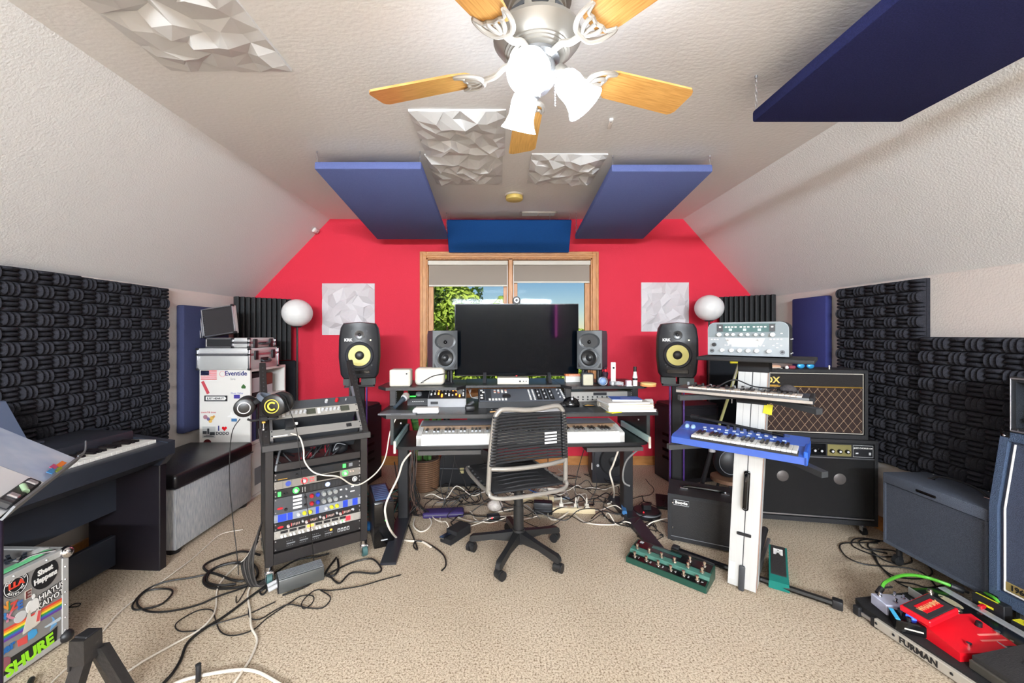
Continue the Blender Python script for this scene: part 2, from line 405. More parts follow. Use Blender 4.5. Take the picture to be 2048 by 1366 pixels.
# ---------------------------------------------------------------- hanging blue acoustic clouds
M_CLOTH = mat('blue_fabric', (96,107,158), .95, bump=.35, bs=420, var=.10, vs_=260, spec=.15)
M_NAVY = mat('navy_fabric', (42,46,90), .95, bump=.35, bs=420, var=.18, vs_=200, spec=.1)
M_PET = mat('shaded_deep_blue_fabric', (26,70,128), .95, bump=.35, bs=420, var=.1, vs_=200, spec=.1)  # deep blue, with the shade of the downward-facing panel put into the colour
def chain(b, p, q):
    p = Vector(p); q = Vector(q); n = max(2, int((q-p).length/.022)); d = (q-p)/n
    for i in range(n):
        c = p+d*(i+.5); L_ = d.length*.62; r = .005; pts = []
        for k in range(8):
            t = 2*PI*k/8; x = math.cos(t)*r; z = math.sin(t)*L_
            off = Vector((x,0,0)) if i % 2 else Vector((0,x,0))
            pts.append(c+off+d.normalized()*z)
        b.tube(pts, .0014, n=4, closed=True, smooth=False)
def cloud(lab, x0, x1, y0, y1, z0, z1, m, th=.052):
    """level across x, sloping from z0 at y0 to z1 at y1 (underside)"""
    L_ = math.hypot(y1-y0, z1-z0); a = math.atan2(z1-z0, y1-y0)
    t = thing('hanging_acoustic_panel', lab, 'acoustic panel', ((x0+x1)/2, y0, z0), 0, 'blue acoustic panels hung from the ceiling')
    M = Matrix.Rotation(a, 4, 'X'); w_ = (x1-x0)/2
    part('fabric_panel', B().box(-w_, w_, 0, L_, 0, th, .010, 2, M=M), m, t)
    for (x, y) in ((-w_+.012,.012),(w_-.012,.012),(-w_+.012,L_-.012),(w_-.012,L_-.012)):
        p = M@Vector((x, y, th)); b = B(); chain(b, p, (p.x, p.y, ZC-z0-.002))
        b.cyl((p.x,p.y,ZC-z0-.012),(p.x,p.y,ZC-z0),.006,n=8)
        part('chain', b, STEEL, t)
cloud('blue fabric panel hanging at the left in front of the red wall', -1.19, -.50, 2.54, 3.86, 2.408, 2.268, M_CLOTH)
cloud('blue fabric panel hanging at the right in front of the red wall', .742, 1.41, 2.60, 3.86, 2.416, 2.272, M_CLOTH)
cloud('large dark navy panel hanging overhead at the top right, nearest to the viewer', 1.165, 1.85, .50, 1.82, 2.32, 2.32, M_NAVY)
t = thing('hanging_acoustic_panel', 'shaded deep blue fabric panel leaning across the corner above the window', 'acoustic panel', (.10,3.86,2.455), 0, 'blue acoustic panels hung from the ceiling')
a = math.atan2(2.17-2.455, .16)
part('fabric_panel', B().box(-.612,.612,0,.325,0,.045,.008,2, M=Matrix.Rotation(a,4,'X')), M_PET, t)
for x in (-.59,.59,.40):
    b = B(); chain(b, (x,.02,.012), (x,.02,ZC-2.455)); part('chain', b, STEEL, t)
# ---------------------------------------------------------------- faceted white panels
M_FACET = mat('white_facet_plastic', (210,210,210), .5)
M_FACETW = mat('pale_facet_plastic', (208,202,204), .5)
def facet(name, lab, w_, h_, n, seed, m, loc, R, dep=.032, group='white faceted relief panels'):
    rnd = random.Random(seed); V = []; fs = []
    t = n+1
    for j in range(t):
        for i in range(t):
            e = i in (0, n) or j in (0, n)
            V.append((w_*(i/n+(0 if i in (0,n) else rnd.uniform(-.42,.42)/n)), h_*(j/n+(0 if j in (0,n) else rnd.uniform(-.42,.42)/n)), .004+(rnd.uniform(0,.2) if e else rnd.random()**.8)*dep))
    for j in range(n):
        for i in range(n):
            a, b_, c, d = j*t+i, j*t+i+1, (j+1)*t+i+1, (j+1)*t+i
            fs += [(a,b_,c),(a,c,d)] if rnd.random() < .5 else [(a,b_,d),(b_,c,d)]
    k = len(V); rim = [i for i in range(t)]+[j*t+n for j in range(1,t)]+[n*t+i for i in range(n-1,-1,-1)]+[j*t for j in range(n-1,0,-1)]
    for r_ in rim: V.append((V[r_][0], V[r_][1], 0))
    m_ = len(rim)
    for q in range(m_): fs.append((rim[q], k+q, k+(q+1)%m_, rim[(q+1)%m_]))
    fs.append(tuple(k+q for q in range(m_)))
    o = part(name, B().mesh(V, fs), m, None, lab, 'wall panel', group, flat=True)
    o.matrix_world = Matrix.Translation(loc) @ R
    return o
DOWN = Matrix.Rotation(PI, 4, 'X')     # local +z down, local y -> -y
cg = 'white faceted panels on the ceiling'
facet('relief_panel', 'white faceted panel on the ceiling at the top left corner', .54, .52, 8, 1, M_FACET, (-1.465,1.765,ZC), DOWN, .05, cg)
facet('relief_panel', 'white faceted panel on the ceiling left of the fan blade, the half nearer the viewer', .515, .512, 9, 2, M_FACET, (-.478,2.590,ZC), DOWN, .05, cg)
facet('relief_panel', 'white faceted ceiling panel left of the fan blade, half nearer the red wall', .515, .512, 9, 4, M_FACET, (-.490,3.104,ZC), DOWN, .05, cg)
facet('relief_panel', 'single white faceted panel on the ceiling between fan blade and right blue panel', .50, .49, 9, 6, M_FACET, (.215,3.078,ZC), DOWN, .05, cg)
UPR = Matrix.Rotation(PI/2, 4, 'X')
facet('relief_panel', 'white faceted square on the red wall left of the window', .54, .53, 8, 11, M_FACETW, (-1.819,YB,1.335), UPR, .048, 'white faceted squares on the red wall')
facet('relief_panel', 'white faceted square on the red wall right of the window', .49, .505, 8, 12, M_FACETW, (1.463,YB,1.37), UPR, .040, 'white faceted squares on the red wall')
# small ceiling items
t = thing('smoke_detector', 'yellowed round smoke detector on the ceiling above the centre blue panel', 'detector', (.13,3.36,ZC))
part('base', B().lathe([(0,0),(.078,0),(.080,-.010),(.076,-.014),(0,-.014)], n=28), CREAM, t)
part('cover', B().lathe([(.0,-.013),(.070,-.013),(.074,-.030),(.070,-.044),(.055,-.049),(0,-.050)], n=28), mat('yellowed_plastic', (222,196,110), .5), t)
t = thing('ceiling_vent', 'white slotted air vent in the ceiling above the window', 'vent', (.385,3.875,ZC))
b = B(); b.box(-.18,.18,-.06,-.045,-.012,0,.003); b.box(-.18,.18,.045,.06,-.012,0,.003); b.box(-.18,-.16,-.06,.06,-.012,0,.003); b.box(.16,.18,-.06,.06,-.012,0,.003); b.box(-.008,.008,-.05,.05,-.012,0)
part('frame', b, WHT, t)
part('duct_backing', xbox(-.165,.165,-.05,.05,-.003,-.001), DGREY, t)
for k in range(6): part('slat', B().box(-.16,.16,-.001,.001,-.007,.005, M=Matrix.Translation((0,-.04+k*.016,-.006))@Matrix.Rotation(.7,4,'X')), LGREY, t)
t = thing('sensor_stick', 'slim white sensor stick on the ceiling right of the fan light', 'sensor', (.622,2.21,ZC), math.radians(-8))
part('case', xbox(-.011,.011,-.05,.05,-.014,0,.004,2), WHT, t)
part('window_slot', xbox(-.005,.005,-.04,-.028,-.0155,-.013), LGREY, t)
t = thing('wall_sensor', 'small rounded white sensor on the left slope near the red wall', 'sensor', (-1.865,4.0,2.40))
nn = Vector((.83,0,-.80)).normalized(); R = nn.to_track_quat('Z','Y').to_matrix().to_4x4()
part('case', B().box(-.05,.05,-.028,.028,0,.028,.018,3, M=R), WHT, t); part('lens', B().box(-.012,.012,-.012,.012,.026,.030,.004,2,M=R), LGREY, t)
# ---------------------------------------------------------------- wedge foam walls
M_FOAM = mat('charcoal_foam', (50,50,56), .95, bump=.5, bs=160, spec=.08)
def foam(lab, nb, nh, blk, loc, rz, dep=.058, base=.022, group='charcoal basket-weave foam panels', ph=0):
    V = []; fs = []
    W_, H_ = nb*blk, nh*blk
    prof_c = ((-.5,0),(-.37,.70),(0,1),(.37,.70),(.5,0)); prof_l = ((0,.22),(.09,.68),(.28,.94),(.5,1),(.72,.94),(.91,.68),(1,.22))
    for j in range(nh):
        for i in range(nb):
            vert = (i+j+ph) % 2
            for k in range(3):
                o = len(V); w3 = blk/3
                for (l, hl) in prof_l:
                    for (c, hc) in prof_c:
                        h = base+(dep-base)*hl*(.15+.85*hc)
                        if hc == 0: h = base*.8
                        cc = (k+.5+c)*w3
                        if vert: V.append((i*blk+cc, -h, j*blk+l*blk))
                        else: V.append((i*blk+l*blk, -h, j*blk+cc))
                nl, nc = len(prof_l), len(prof_c)
                for a in range(nl-1):
                    for q in range(nc-1):
                        p = o+a*nc+q; fs.append((p, p+1, p+nc+1, p+nc))
                fs.append(tuple(o+q for q in range(nc))); fs.append(tuple(o+(nl-1)*nc+q for q in range(nc)))
    b = B().mesh(V, fs); b.box(0,W_,-base*.7,0,0,H_)
    return part('foam_panel', b, M_FOAM, None, lab, 'foam panel', group, ang=50, loc=loc, rz=rz)
# left wall: rz=+90 puts local x along +Y and the front towards +X ; right wall: rz=-90
bk = .0775
foam('charcoal basket-weave foam panel on the left wall beside the bare strip, farthest back', 8, 16, bk, (XL+.003,2.37,.45), PI/2)
foam('charcoal basket-weave foam panel on the left wall behind the piano, one panel nearer', 8, 16, bk, (XL+.003,1.745,.455), PI/2, .064)
foam('charcoal basket-weave foam panel at the left wall, cut by the picture edge', 8, 16, bk, (XL+.003,1.12,.455), PI/2, .064)
foam('tall charcoal foam panel on the right wall next to the blue panel', 8, 16, .0755, (XR-.003,3.01,.48), -PI/2, .075, .03)
foam('lower charcoal foam panel on the right wall above the grey cabinet', 8, 12, .080, (XR-.04,2.395,.37), -PI/2, .064, ph=1)
foam('lower charcoal foam panel at the right wall behind the head amplifier', 8, 12, .080, (XR-.04,1.752,.37), -PI/2, .064, ph=1)
# ribbed corner foam and dark traps
def ribbed(lab, w_, h_, n, loc, rz, group='ribbed grey corner foams'):
    b = B(); b.box(0,w_,-.03,0,0,h_)
    for k in range(n):
        c = (k+.5)*w_/n; q = w_/n*.5
        b.prism([(c-q,-.028,0),(c-q*.72,-.060,0),(c-q*.25,-.085,0),(c+q*.25,-.085,0),(c+q*.72,-.060,0),(c+q,-.028,0)], (0,0,h_))
    return part('ribbed_foam', b, mat('grey_foam', (62,63,64), .95, bump=.4, bs=160, spec=.08), None, lab, 'foam panel', group, ang=50, loc=loc, rz=rz)
ribbed('ribbed dark grey foam set across the left corner behind the open case', .48, .60, 11, (-2.46,3.66,1.09), math.radians(42))
ribbed('ribbed dark grey foam set across the right corner above the grey amplifier head', .47, .55, 11, (2.245,4.02,1.165), math.radians(-38))
def flatpanel(name, lab, w_, h_, th, m, loc, rz, bev=.012, cat='acoustic panel', group=None):
    t = thing(name, lab, cat, loc, rz, group)
    part('fabric_cover', xbox(0,w_,-th,0,0,h_,bev,2), m, t)
    part('mounting_bracket', xbox(.05,w_-.05,0,.010,h_*.7,h_*.78), STEEL, t)
    return t
flatpanel('bass_trap', 'flat black bass trap below the ribbed foam in the left corner', .42, 1.08, .07, mat('black_felt', (34,36,40), .95, bump=.3, bs=300, spec=.1), (-2.42,3.79,.0), math.radians(28), group='black bass traps')
flatpanel('bass_trap', 'flat black bass trap below the ribbed foam in the right corner', .34, 1.10, .07, MATS['black_felt'], (2.10,4.0,.0), math.radians(-20), group='black bass traps')
flatpanel('wall_acoustic_panel', 'blue fabric panel on the left wall beside the sticker-covered shelf', .52, 1.01, .064, mat('slate_blue_fabric', (60,64,94), .95, bump=.35, bs=420, var=.1, vs_=200, spec=.1), (XL+.012,3.09,.564), PI/2, group='blue fabric panels on the side walls')
flatpanel('wall_acoustic_panel', 'blue fabric panel on the right wall behind the diamond-cloth amplifier', .36, 1.05, .055, mat('royal_blue_fabric', (58,62,116), .95, bump=.35, bs=420, var=.1, vs_=200, spec=.1), (XR-.012,3.46,.60), -PI/2, group='blue fabric panels on the side walls')
# ---------------------------------------------------------------- globe floor lamps
M_OPAL = mat('opal_glass', (226,224,222), .35)
def floorlamp(lab, x, y, z, r):
    t = thing('floor_lamp', lab, 'lamp', (x,y,0), 0, 'globe floor lamps either side of the desk')
    part('base', B().lathe([(0,0),(.13,0),(.13,.012),(.05,.02),(0,.02)], n=28), BLKM, t)
    part('pole', B().cyl((0,0,.018),(0,0,z-r*.9),.009,n=10), mat('gunmetal', (72,66,66), .35, .7), t)
    part('globe_cap', B().lathe([(0,z-r*1.0),(.03,z-r),(.045,z-r*.93),(0,z-r*.92)], n=18), BLKM, t)
    part('globe_shade', B().sphere((0,0,z), r, 32, 20, sc=(1,1,.96)), M_OPAL, t)
floorlamp('globe floor lamp left of the faceted square on the red wall', -1.89, 3.70, 1.542, .134)
floorlamp('globe floor lamp right of the faceted square on the red wall', 1.995, 3.75, 1.592, .128)
# neon tube on the wall behind the viewer, mirrored in the dark screen
t = thing('neon_tube', 'pink neon tube upright on the wall behind the viewer', 'neon light', (1.60,YF+.05,0))
part('tube', B().cyl((0,0,1.25),(0,0,2.22),.012,n=8), mat('pink_neon', (255,120,210), .4, emit=28), t)
part('painted_glow', xbox(-.14,.06,-.045,-.03,1.22,2.25,.01), mat('violet_glow_paint', (50,14,110), .5), t)  # violet board paints the tube's glow on the wall
for z in (1.3,2.08): part('clip', xbox(-.01,.01,-.03,.0,z-.01,z+.01), STEEL, t)
# ---------------------------------------------------------------- left side: shelf unit with stickers and the cases on it
def sticker(name, parent, m, pts, off, label=None):
    return part(name, B().prism(pts, off), m, parent, label, flat=True)
M_LAM = mat('white_laminate', (222,218,212), .4)
SX0, SX1, SY0, SY1, SZ = -2.42, -2.01, 3.19, 3.72, 1.058
t = thing('shelf_unit', 'white shelf unit with stickers over its end panel, open shelves towards the desk', 'shelf', (0,0,0))
part('end_panel', xbox(SX0,SX1,SY0,SY0+.022,0,SZ,.002), M_LAM, t)
part('end_panel', xbox(SX0,SX1,SY1-.02,SY1,0,SZ,.002), M_LAM, t)
part('back_panel', xbox(SX0,SX0+.012,SY0+.022,SY1-.02,0,SZ), M_LAM, t)
for z in (.0,.44,.80,SZ-.02): part('shelf_board', xbox(SX0+.012,SX1,SY0+.022,SY1-.02,z,z+.02), M_LAM, t)
part('drawer_front', xbox(SX1-.012,SX1+.004,SY0+.026,SY1-.024,.025,.435,.003), M_LAM, t)
part('grey_opening', xbox(SX1+.001,SX1+.006,SY0+.05,SY0+.16,.10,.24), GREY, t, 'grey recessed panel')
yf = SY0-.001
def sx(px): return (px-CX)*SY0/FP
def sz(py): return EYE-(py-CY)*SY0/FP
def flatbox(x0p, x1p, y0p, y1p, dy=0): return xbox(sx(x0p), sx(x1p), yf-.001-dy, yf-dy, sz(y1p), sz(y0p))
st = thing('x', None, None); bpy.data.objects.remove(st)
fl = part('flag_sticker', flatbox(402,434,741,759), mat('sticker_white', (235,232,228), .5), t, 'sticker of a red and white striped flag with blue corner', flat=True)
b = B()
for k in range(5): b.box(sx(402),sx(434),yf-.0022,yf-.001,sz(741+k*4+2),sz(741+k*4))
part('flag_stripes', b, mat('sticker_red', (200,50,60), .5), fl, flat=True)
part('flag_corner', flatbox(402,418.5,741,750.5,.0012), mat('sticker_navy', (50,55,90), .5), fl, flat=True)
part('lettering', B().text('Eventide', .052, at(sx(472),yf,sz(747)), bold=.001), mat('print_navy', (30,40,110), .5), t, 'dark blue lettering sticker', flat=True)
part('round_sticker', B().lathe([(.021,0),(.024,0),(.024,.001),(.021,.001),(.021,0)], (sx(445),yf,sz(748)), (0,-1,0), 20), mat('sticker_pink', (225,150,150), .5), t, flat=True)
part('slanted_sticker', B().box(-.012,.012,-.001,0,-.055,.055, M=Matrix.Translation((sx(411),yf,sz(775)))@Matrix.Rotation(-.45,4,'Y')), mat('sticker_red2', (190,70,80), .5), t, 'long slanted red and white sticker', flat=True)
part('arrow_sticker', flatbox(409,455,791,802.5), BLK, t, 'black street-sign sticker', flat=True)
part('arrow_plate', B().prism([(sx(412),yf-.001,sz(793)),(sx(412),yf-.001,sz(800.5)),(sx(450),yf-.001,sz(800.5)),(sx(453),yf-.001,sz(796.5)),(sx(450),yf-.001,sz(793))],(0,-.001,0)), MATS['sticker_white'], t, flat=True)
part('lettering', B().text('JUST HEAR IT', .023, at(sx(431.5),yf-.0025,sz(797)), bold=.0006), BLK, t, flat=True)
part('leaf_sticker', B().prism([(sx(487),yf,sz(768)),(sx(482.5),yf,sz(774)),(sx(484),yf,sz(777)),(sx(491),yf,sz(777)),(sx(492),yf,sz(773))],(0,-.001,0)), mat('sticker_green', (60,100,50), .5), t, flat=True)
part('script_lettering', B().text('Music Valley', .02, at(sx(474),yf,sz(786.5))), mat('print_lilac', (140,140,190), .5), t, flat=True)
part('west_sticker', flatbox(468,480,789.5,797), mat('sticker_purple', (70,60,150), .5), t, 'small purple lettered sticker', flat=True)
part('script_lettering', B().text('live', .03, at(sx(466),yf,sz(758))), mat('print_grey', (160,160,160), .5), t, flat=True)
part('red_script', B().text('sound & tone', .022, at(sx(417),yf,sz(824.5))), MATS['sticker_red'], t, flat=True)
for (x,y,r,c) in ((411,834,.018,(170,120,130)),(417,838,.014,(120,110,150)),(424,836,.016,(225,180,90)),(421,842,.015,(225,180,90)),(428,833,.010,(215,160,90))):
    part('colour_patch_sticker', B().lathe([(0,0),(r,0),(r,.001),(0,.001)], (sx(x),yf,sz(y)), (0,-1,0), 12), mat('patch_%d_%d'%(x,y), c, .5), t, flat=True)
sq = part('photo_sticker', flatbox(405,431,853,876), mat('sticker_grey', (190,190,188), .5), t, 'square black and white line drawing sticker', flat=True)
b = B()
for (x0,x1,y0,y1) in ((406,414,862,868),(415,419,857,868),(420,430,864,870),(408,428,872,873.2),(412,424,869.5,870.6)): b.box(sx(x0),sx(x1),yf-.0022,yf-.001,sz(y1),sz(y0))
part('drawing', b, DGREY, sq, flat=True)
part('lettering', B().text('I', .055, at(sx(437.5),yf,sz(857)), bold=.002), MATS['print_navy'], t, flat=True)
hp = [(sx(449)+.0013*16*math.sin(q)**3, yf, sz(857)+.0013*(13*math.cos(q)-5*math.cos(2*q)-2*math.cos(3*q)-math.cos(4*q))) for q in [2*PI*i/24 for i in range(24)]]
part('heart', B().prism(hp,(0,-.001,0)), mat('heart_red', (220,20,30), .5), t, 'red heart', flat=True)
part('lettering', B().text('DODO', .034, at(sx(445),yf,sz(867)), bold=.0012), DGREY, t, flat=True)
th = part('thumb_sticker', flatbox(463,474,837,843), mat('sticker_blue', (70,120,170), .5), t, 'thumbs-up sticker with blue cuff', flat=True)
part('thumb', B().prism([(sx(x),yf,sz(y)) for x,y in ((464,837),(462,834),(456,834.5),(455,832),(461,830),(461,825),(464,824),(466,829),(473,830),(474,837))],(0,-.001,0)), MATS['sticker_white'], th, flat=True)
part('half_round_sticker', B().prism([(sx(415+8*math.cos(q)),yf,sz(886-7.5*math.sin(q))) for q in [PI*i/10 for i in range(11)]],(0,-.001,0)), mat('sticker_darkred', (90,20,25), .5), t, flat=True)
# things on the shelves
def item(name, lab, cat, x0,x1,y0,y1,z0,z1,m,group=None,face=None,bev=.003):
    q = thing(name, lab, cat, ((x0+x1)/2,(y0+y1)/2,z0), 0, group)
    a,c,h = (x1-x0)/2,(y1-y0)/2,z1-z0
    part('body', xbox(-a,a,-c,c,0,h,bev), m, q)
    if face: part('paper_label', xbox(a-.0005,a+.001,-c*.75,c*.75,h*.2,h*.8), face, q)
    return q
item('storage_box','black box with a white label on the upper shelf beside the rack','box',-2.3,-2.03,3.225,3.40,.82,1.02,BLKM,face=LGREY)
item('storage_box','pale box lying on the upper shelf behind the labelled black box','box',-2.3,-2.04,3.42,3.56,.82,.90,LGREY)
item('storage_box','red and brown box on the upper shelf next to the black box','box',-2.3,-2.04,3.42,3.56,.902,1.0,mat('brown_card', (120,60,50), .7))
for k,(c,h) in enumerate((((60,70,110),.27),((40,40,45),.30),((60,60,70),.28))):
    item('binder',('blue grey','black','dark grey')[k]+' binder standing on the middle shelf','binder',-2.3,-2.03,3.225+k*.09,3.30+k*.09,.46,.46+h,mat('binder%d'%k,c,.5),'binders on the middle shelf')
# big aluminium case
M_ALC = mat('case_aluminium', (196,196,194), .4, .3)
def alucase(lab, x0,x1,y0,y1,z0,z1,rz,split, group='aluminium cases stacked on the shelf unit'):
    cx,cy = (x0+x1)/2,(y0+y1)/2; a,c,h = (x1-x0)/2,(y1-y0)/2,z1-z0
    t = thing('aluminium_case', lab, 'case', (cx,cy,z0), rz, group)
    part('body', xbox(-a,a,-c,c,0,h*split-.002,.004,2), M_ALC, t)
    part('lid', xbox(-a,a,-c,c,h*split+.002,h,.012,2), mat('case_lid_aluminium', (214,214,214), .35, .3), t)
    b = B()
    for (x,y) in ((-a,-c),(a,-c),(a,c),(-a,c)): b.box(x-.008,x+.008,y-.008,y+.008,.0,h-.004,.005,2)
    b.box(-a-.003,a+.003,-c-.003,c+.003,h*split-.012,h*split+.010,.004)
    part('edge_trim', b, STEEL, t)
    b = B()
    for (x,y) in ((-a,-c),(a,-c),(a,c),(-a,c)):
        for z in (.004,h*split,h-.008): b.box(x-.011,x+.011,y-.011,y+.011,z-.008,z+.008,.004)
    part('corner_guard', b, BLK, t, split=True)
    for y in (-c*.6,c*.6): part('latch', xbox(a+.001,a+.014,y-.022,y+.022,h*split-.045,h*split+.03,.004,2), BLK, t)
    hd = part('handle', B().tube([(a+.004,-.05,h*.42),(a+.03,-.045,h*.34),(a+.03,.045,h*.34),(a+.004,.05,h*.42)],.008), DGREY, t)
    part('handle_plate', xbox(a+.001,a+.005,-.055,.055,h*.28,h*.52,.002), BLK, t)
    return t
alucase('silver aluminium case with black latches, lower of the two on the shelf unit', -2.42,-2.005,3.17,3.58,1.0585,1.232,0,.70)
t = alucase('slim silver case with clear latches beside the open lid, on the big silver case', -2.15,-2.02,3.19,3.56,1.236,1.315,0,.5)
# open gun-style case: base and lid
t = thing('open_foam_case', 'open silver case with its egg-foam lid standing up, on the big silver case', 'case', (-2.375,3.20,1.236))
part('case_base', B().box(.0,.215,0,.30,0,.012), BLKM, t)
b = B(); b.box(0,.215,0,.008,0,.078); b.box(0,.215,.292,.30,0,.078); b.box(0,.008,.008,.292,0,.078); b.box(.207,.215,.008,.292,0,.078)
part('side_wall', b, BLKM, t)
b = B(); b.box(-.003,.218,-.004,.012,.066,.080,.002); b.box(-.003,.218,-.004,.012,0,.010,.002)
for x in (-.003,.206): b.box(x,x+.012,-.004,.010,0,.08,.002)
part('base_trim', b, STEEL, t)
MR = Matrix.Translation((-.055,.05,.080)) @ Matrix.Rotation(math.radians(-9),4,'Y') @ Matrix.Rotation(math.radians(-4),4,'X')
part('lid_shell', B().box(0,.265,.012,.045,0,.235,.004,M=MR), M_ALC, t)
b = B()
for (x0,x1,z0,z1) in ((0,.010,0,.235),(.255,.265,0,.235),(0,.265,.225,.235),(0,.265,0,.010)): b.box(x0,x1,-.006,.014,z0,z1,.002,M=MR)
for x in (-.018,-.034): b.box(x,x+.010,.0,.03,.0,.23,.002,M=MR)
part('lid_rim', b, STEEL, t)
b = B()
nx,nz = 12,11
V=[];fs=[]
for j in range(nz*2+1):
    for i in range(nx*2+1): V.append((.010+i*.245/(nx*2), .010-(.012 if (i%2 and j%2) else (.004 if (i%2 or j%2) else 0)), .010+j*.215/(nz*2)))
for j in range(nz*2):
    for i in range(nx*2): p=j*(nx*2+1)+i; fs.append((p,p+1,p+nx*2+2,p+nx*2+1))
b.mesh(V,fs,M=MR); part('egg_foam_lining', b, mat('black_egg_foam', (48,44,46), .95), t, ang=60)
part('lid_corner', B().box(-.004,.016,-.008,.02,-.004,.014,.003,M=MR).box(.25,.27,-.008,.02,-.004,.014,.003,M=MR).box(.25,.27,-.008,.02,.222,.24,.003,M=MR), BLK, t, split=True)
# ---------------------------------------------------------------- ottoman
M_LEA = mat('black_leather', (26,25,28), .32, bump=.15, bs=150)
M_LINEN = mat('grey_linen', (196,196,194), .9, c2=(140,146,155), vs_=14, stretch=(14,14,1.2), bump=.2, bs=300)
t = thing('storage_ottoman', 'long storage ottoman with grey linen sides and black leather lid along the left wall', 'ottoman', (-2.20,2.76,0))
part('body', xbox(-.24,.24,-.365,.365,.03,.40,.008,2), M_LINEN, t)
part('lid', xbox(-.25,.25,-.375,.375,.402,.492,.022,3), M_LEA, t)
part('lid_seam', B().tube([(.25,-.37,.412),(.25,.37,.412)],.004,smooth=False).tube([(-.25,-.376,.412),(.25,-.376,.412)],.004,smooth=False), BLK, t)
for x in (-.19,.19):
    for y in (-.32,.32): part('foot', B().cyl((x,y,0),(x,y,.03),.035,.042), BLK, t)
# ---------------------------------------------------------------- digital piano
M_PN = mat('piano_black', (44,48,58), .35, bump=.05, bs=300)
M_PN2 = mat('piano_end_black', (22,18,25), .45)
PNR = math.radians(90-3.0)
t = thing('digital_piano', 'black digital piano along the left wall with a tall music rest', 'piano', (-2.20,1.60,0), PNR)
# local x: along the wall (+x away from the viewer), local -y: towards the room
L2 = .70
def pbox(*a, **k): return B().box(*a, **k)
for x in (-L2, L2-.045): part('side_panel', pbox(x,x+.045,-.24,.19,0,.60,.004), M_PN2, t)
b = B(); b.prism([(L2-.045+.0,-.24,.60),(L2-.045,-.29,.66),(L2-.045,-.29,.735),(L2-.045,.22,.80),(L2-.045,.22,.60)],(.045,0,0))
b.prism([(-L2,-.24,.60),(-L2,-.29,.66),(-L2,-.29,.735),(-L2,.22,.80),(-L2,.22,.60)],(.045,0,0)); part('cheek_block', b, M_PN, t)
part('key_bed', B().prism([(-L2+.045,-.29,.655),(-L2+.045,-.29,.728),(-L2+.045,-.255,.735),(-L2+.045,.20,.735),(-L2+.045,.20,.60),(-L2+.045,-.20,.60)],(2*L2-.09,0,0)), M_PN, t)
part('rear_console', pbox(-L2+.045,L2-.045,-.085,.22,.735,.80,.008,2), M_PN, t)
part('modesty_panel', pbox(-L2+.045,L2-.045,.02,.04,.34,.60), M_PN, t)
part('foot_rail', pbox(-L2+.045,L2-.045,.02,.05,.03,.20,.004), M_PN, t)
rst = part('music_rest', B().prism([(-.36,.15,.79),(-.31,.215,1.02),(.31,.215,1.02),(.36,.15,.79)],(0,.012,.004)), mat('music_rest_blue_grey', (84,96,120), .4), t)
part('rest_ledge', pbox(-.38,.38,.10,.15,.800,.812,.003), M_PN, rst)
part('pedal_box', pbox(-.14,.14,-.02,.05,.03,.09,.006), M_PN2, t)
for x in (-.07,0,.07): part('pedal', pbox(x-.012,x+.012,-.11,-.02,.045,.052,.003), GOLD, t)
def keys(parent, x0, nw, kw, y0, y1, z0, z1, first=0, mw=None, mb=None, lip=.0):
    """white keys from y0 (front) to y1 (back), black keys at the back"""
    mw = mw or mat('key_white', (232,230,224), .3); mb = mb or mat('key_black', (24,20,22), .3)
    sw = part('white_key', B().box(.0006,kw-.0006,y0,y1,z0,z1,.0012), mw, parent); sw.location = (x0,0,0)
    L_ = (y1-y0)
    sb = part('black_key', B().prism([(0,y1-L_*.62,z1-.001),(0,y1-L_*.60,z1+kw*.42),(0,y1,z1+kw*.45),(0,y1,z1-.001)],(kw*.56,0,0)), mb, parent)
    got = False
    for i in range(nw):
        if i: inst(sw, parent, (x0+i*kw,0,0))
        if (first+i) % 7 in (0,1,3,4,5) and i < nw-1:
            l = (x0+(i+1)*kw-kw*.28,0,0)
            if not got: sb.location = l; got = True
            else: inst(sb, parent, l)
keys(t, -L2+.06, 52, (2*L2-.12)/52, -.235, -.088, .735, .752, 5)
# ---------------------------------------------------------------- music stand with binder
t = thing('music_stand', 'black music stand at the left edge in front of the piano', 'music stand', (-1.61,1.27,0))
th_ = math.radians(37); u_ = Vector((-.55,.835,0)); v_ = Vector((-.835*math.cos(th_),-.55*math.cos(th_),math.sin(th_))); n_ = u_.cross(v_)
A_ = Vector((-1.36,1.088,.85))
MSW = Matrix((( u_.x,v_.x,n_.x,A_.x),(u_.y,v_.y,n_.y,A_.y),(u_.z,v_.z,n_.z,A_.z),(0,0,0,1)))
MS = Matrix.Translation((1.61,-1.27,0)) @ MSW
part('desk_plate', B().box(-.02,.57,0,.33,-.006,-.002,M=MS), BLKM, t)
part('tray_lip', B().box(-.02,.57,-.006,0,-.006,.035,M=MS).tube([(.50,.0,.036),(.58,.0,.036),(.70,.03,.034)],.003,n=6,M=MS), GREY, t)
part('pole', B().cyl((0,0,.03),(0,0,.90),.011,n=12), mat('violet_black_tube', (38,30,52), .35), t)
part('clamp', B().sphere((.0,.0,.88),.028,12,8), BLK, t)
part('tripod_base', B().tube([(0,0,.12),(-.12,.16,.02),(-.20,.26,.012)],.01).tube([(0,0,.12),(-.16,-.08,.02),(-.3,-.14,.012)],.01).tube([(0,0,.12),(.02,-.18,.02),(.03,-.32,.012)],.01), BLK, t)
def onstand(name, lab, cat, parts, group=None):
    q = thing(name, lab, cat, A_, 0, group)
    MM = Matrix.Translation(-A_) @ MSW
    for nm, bf, m in parts: part(nm, bf(MM), m, q)
M_PAGE = mat('paper', (232,232,236), .7)
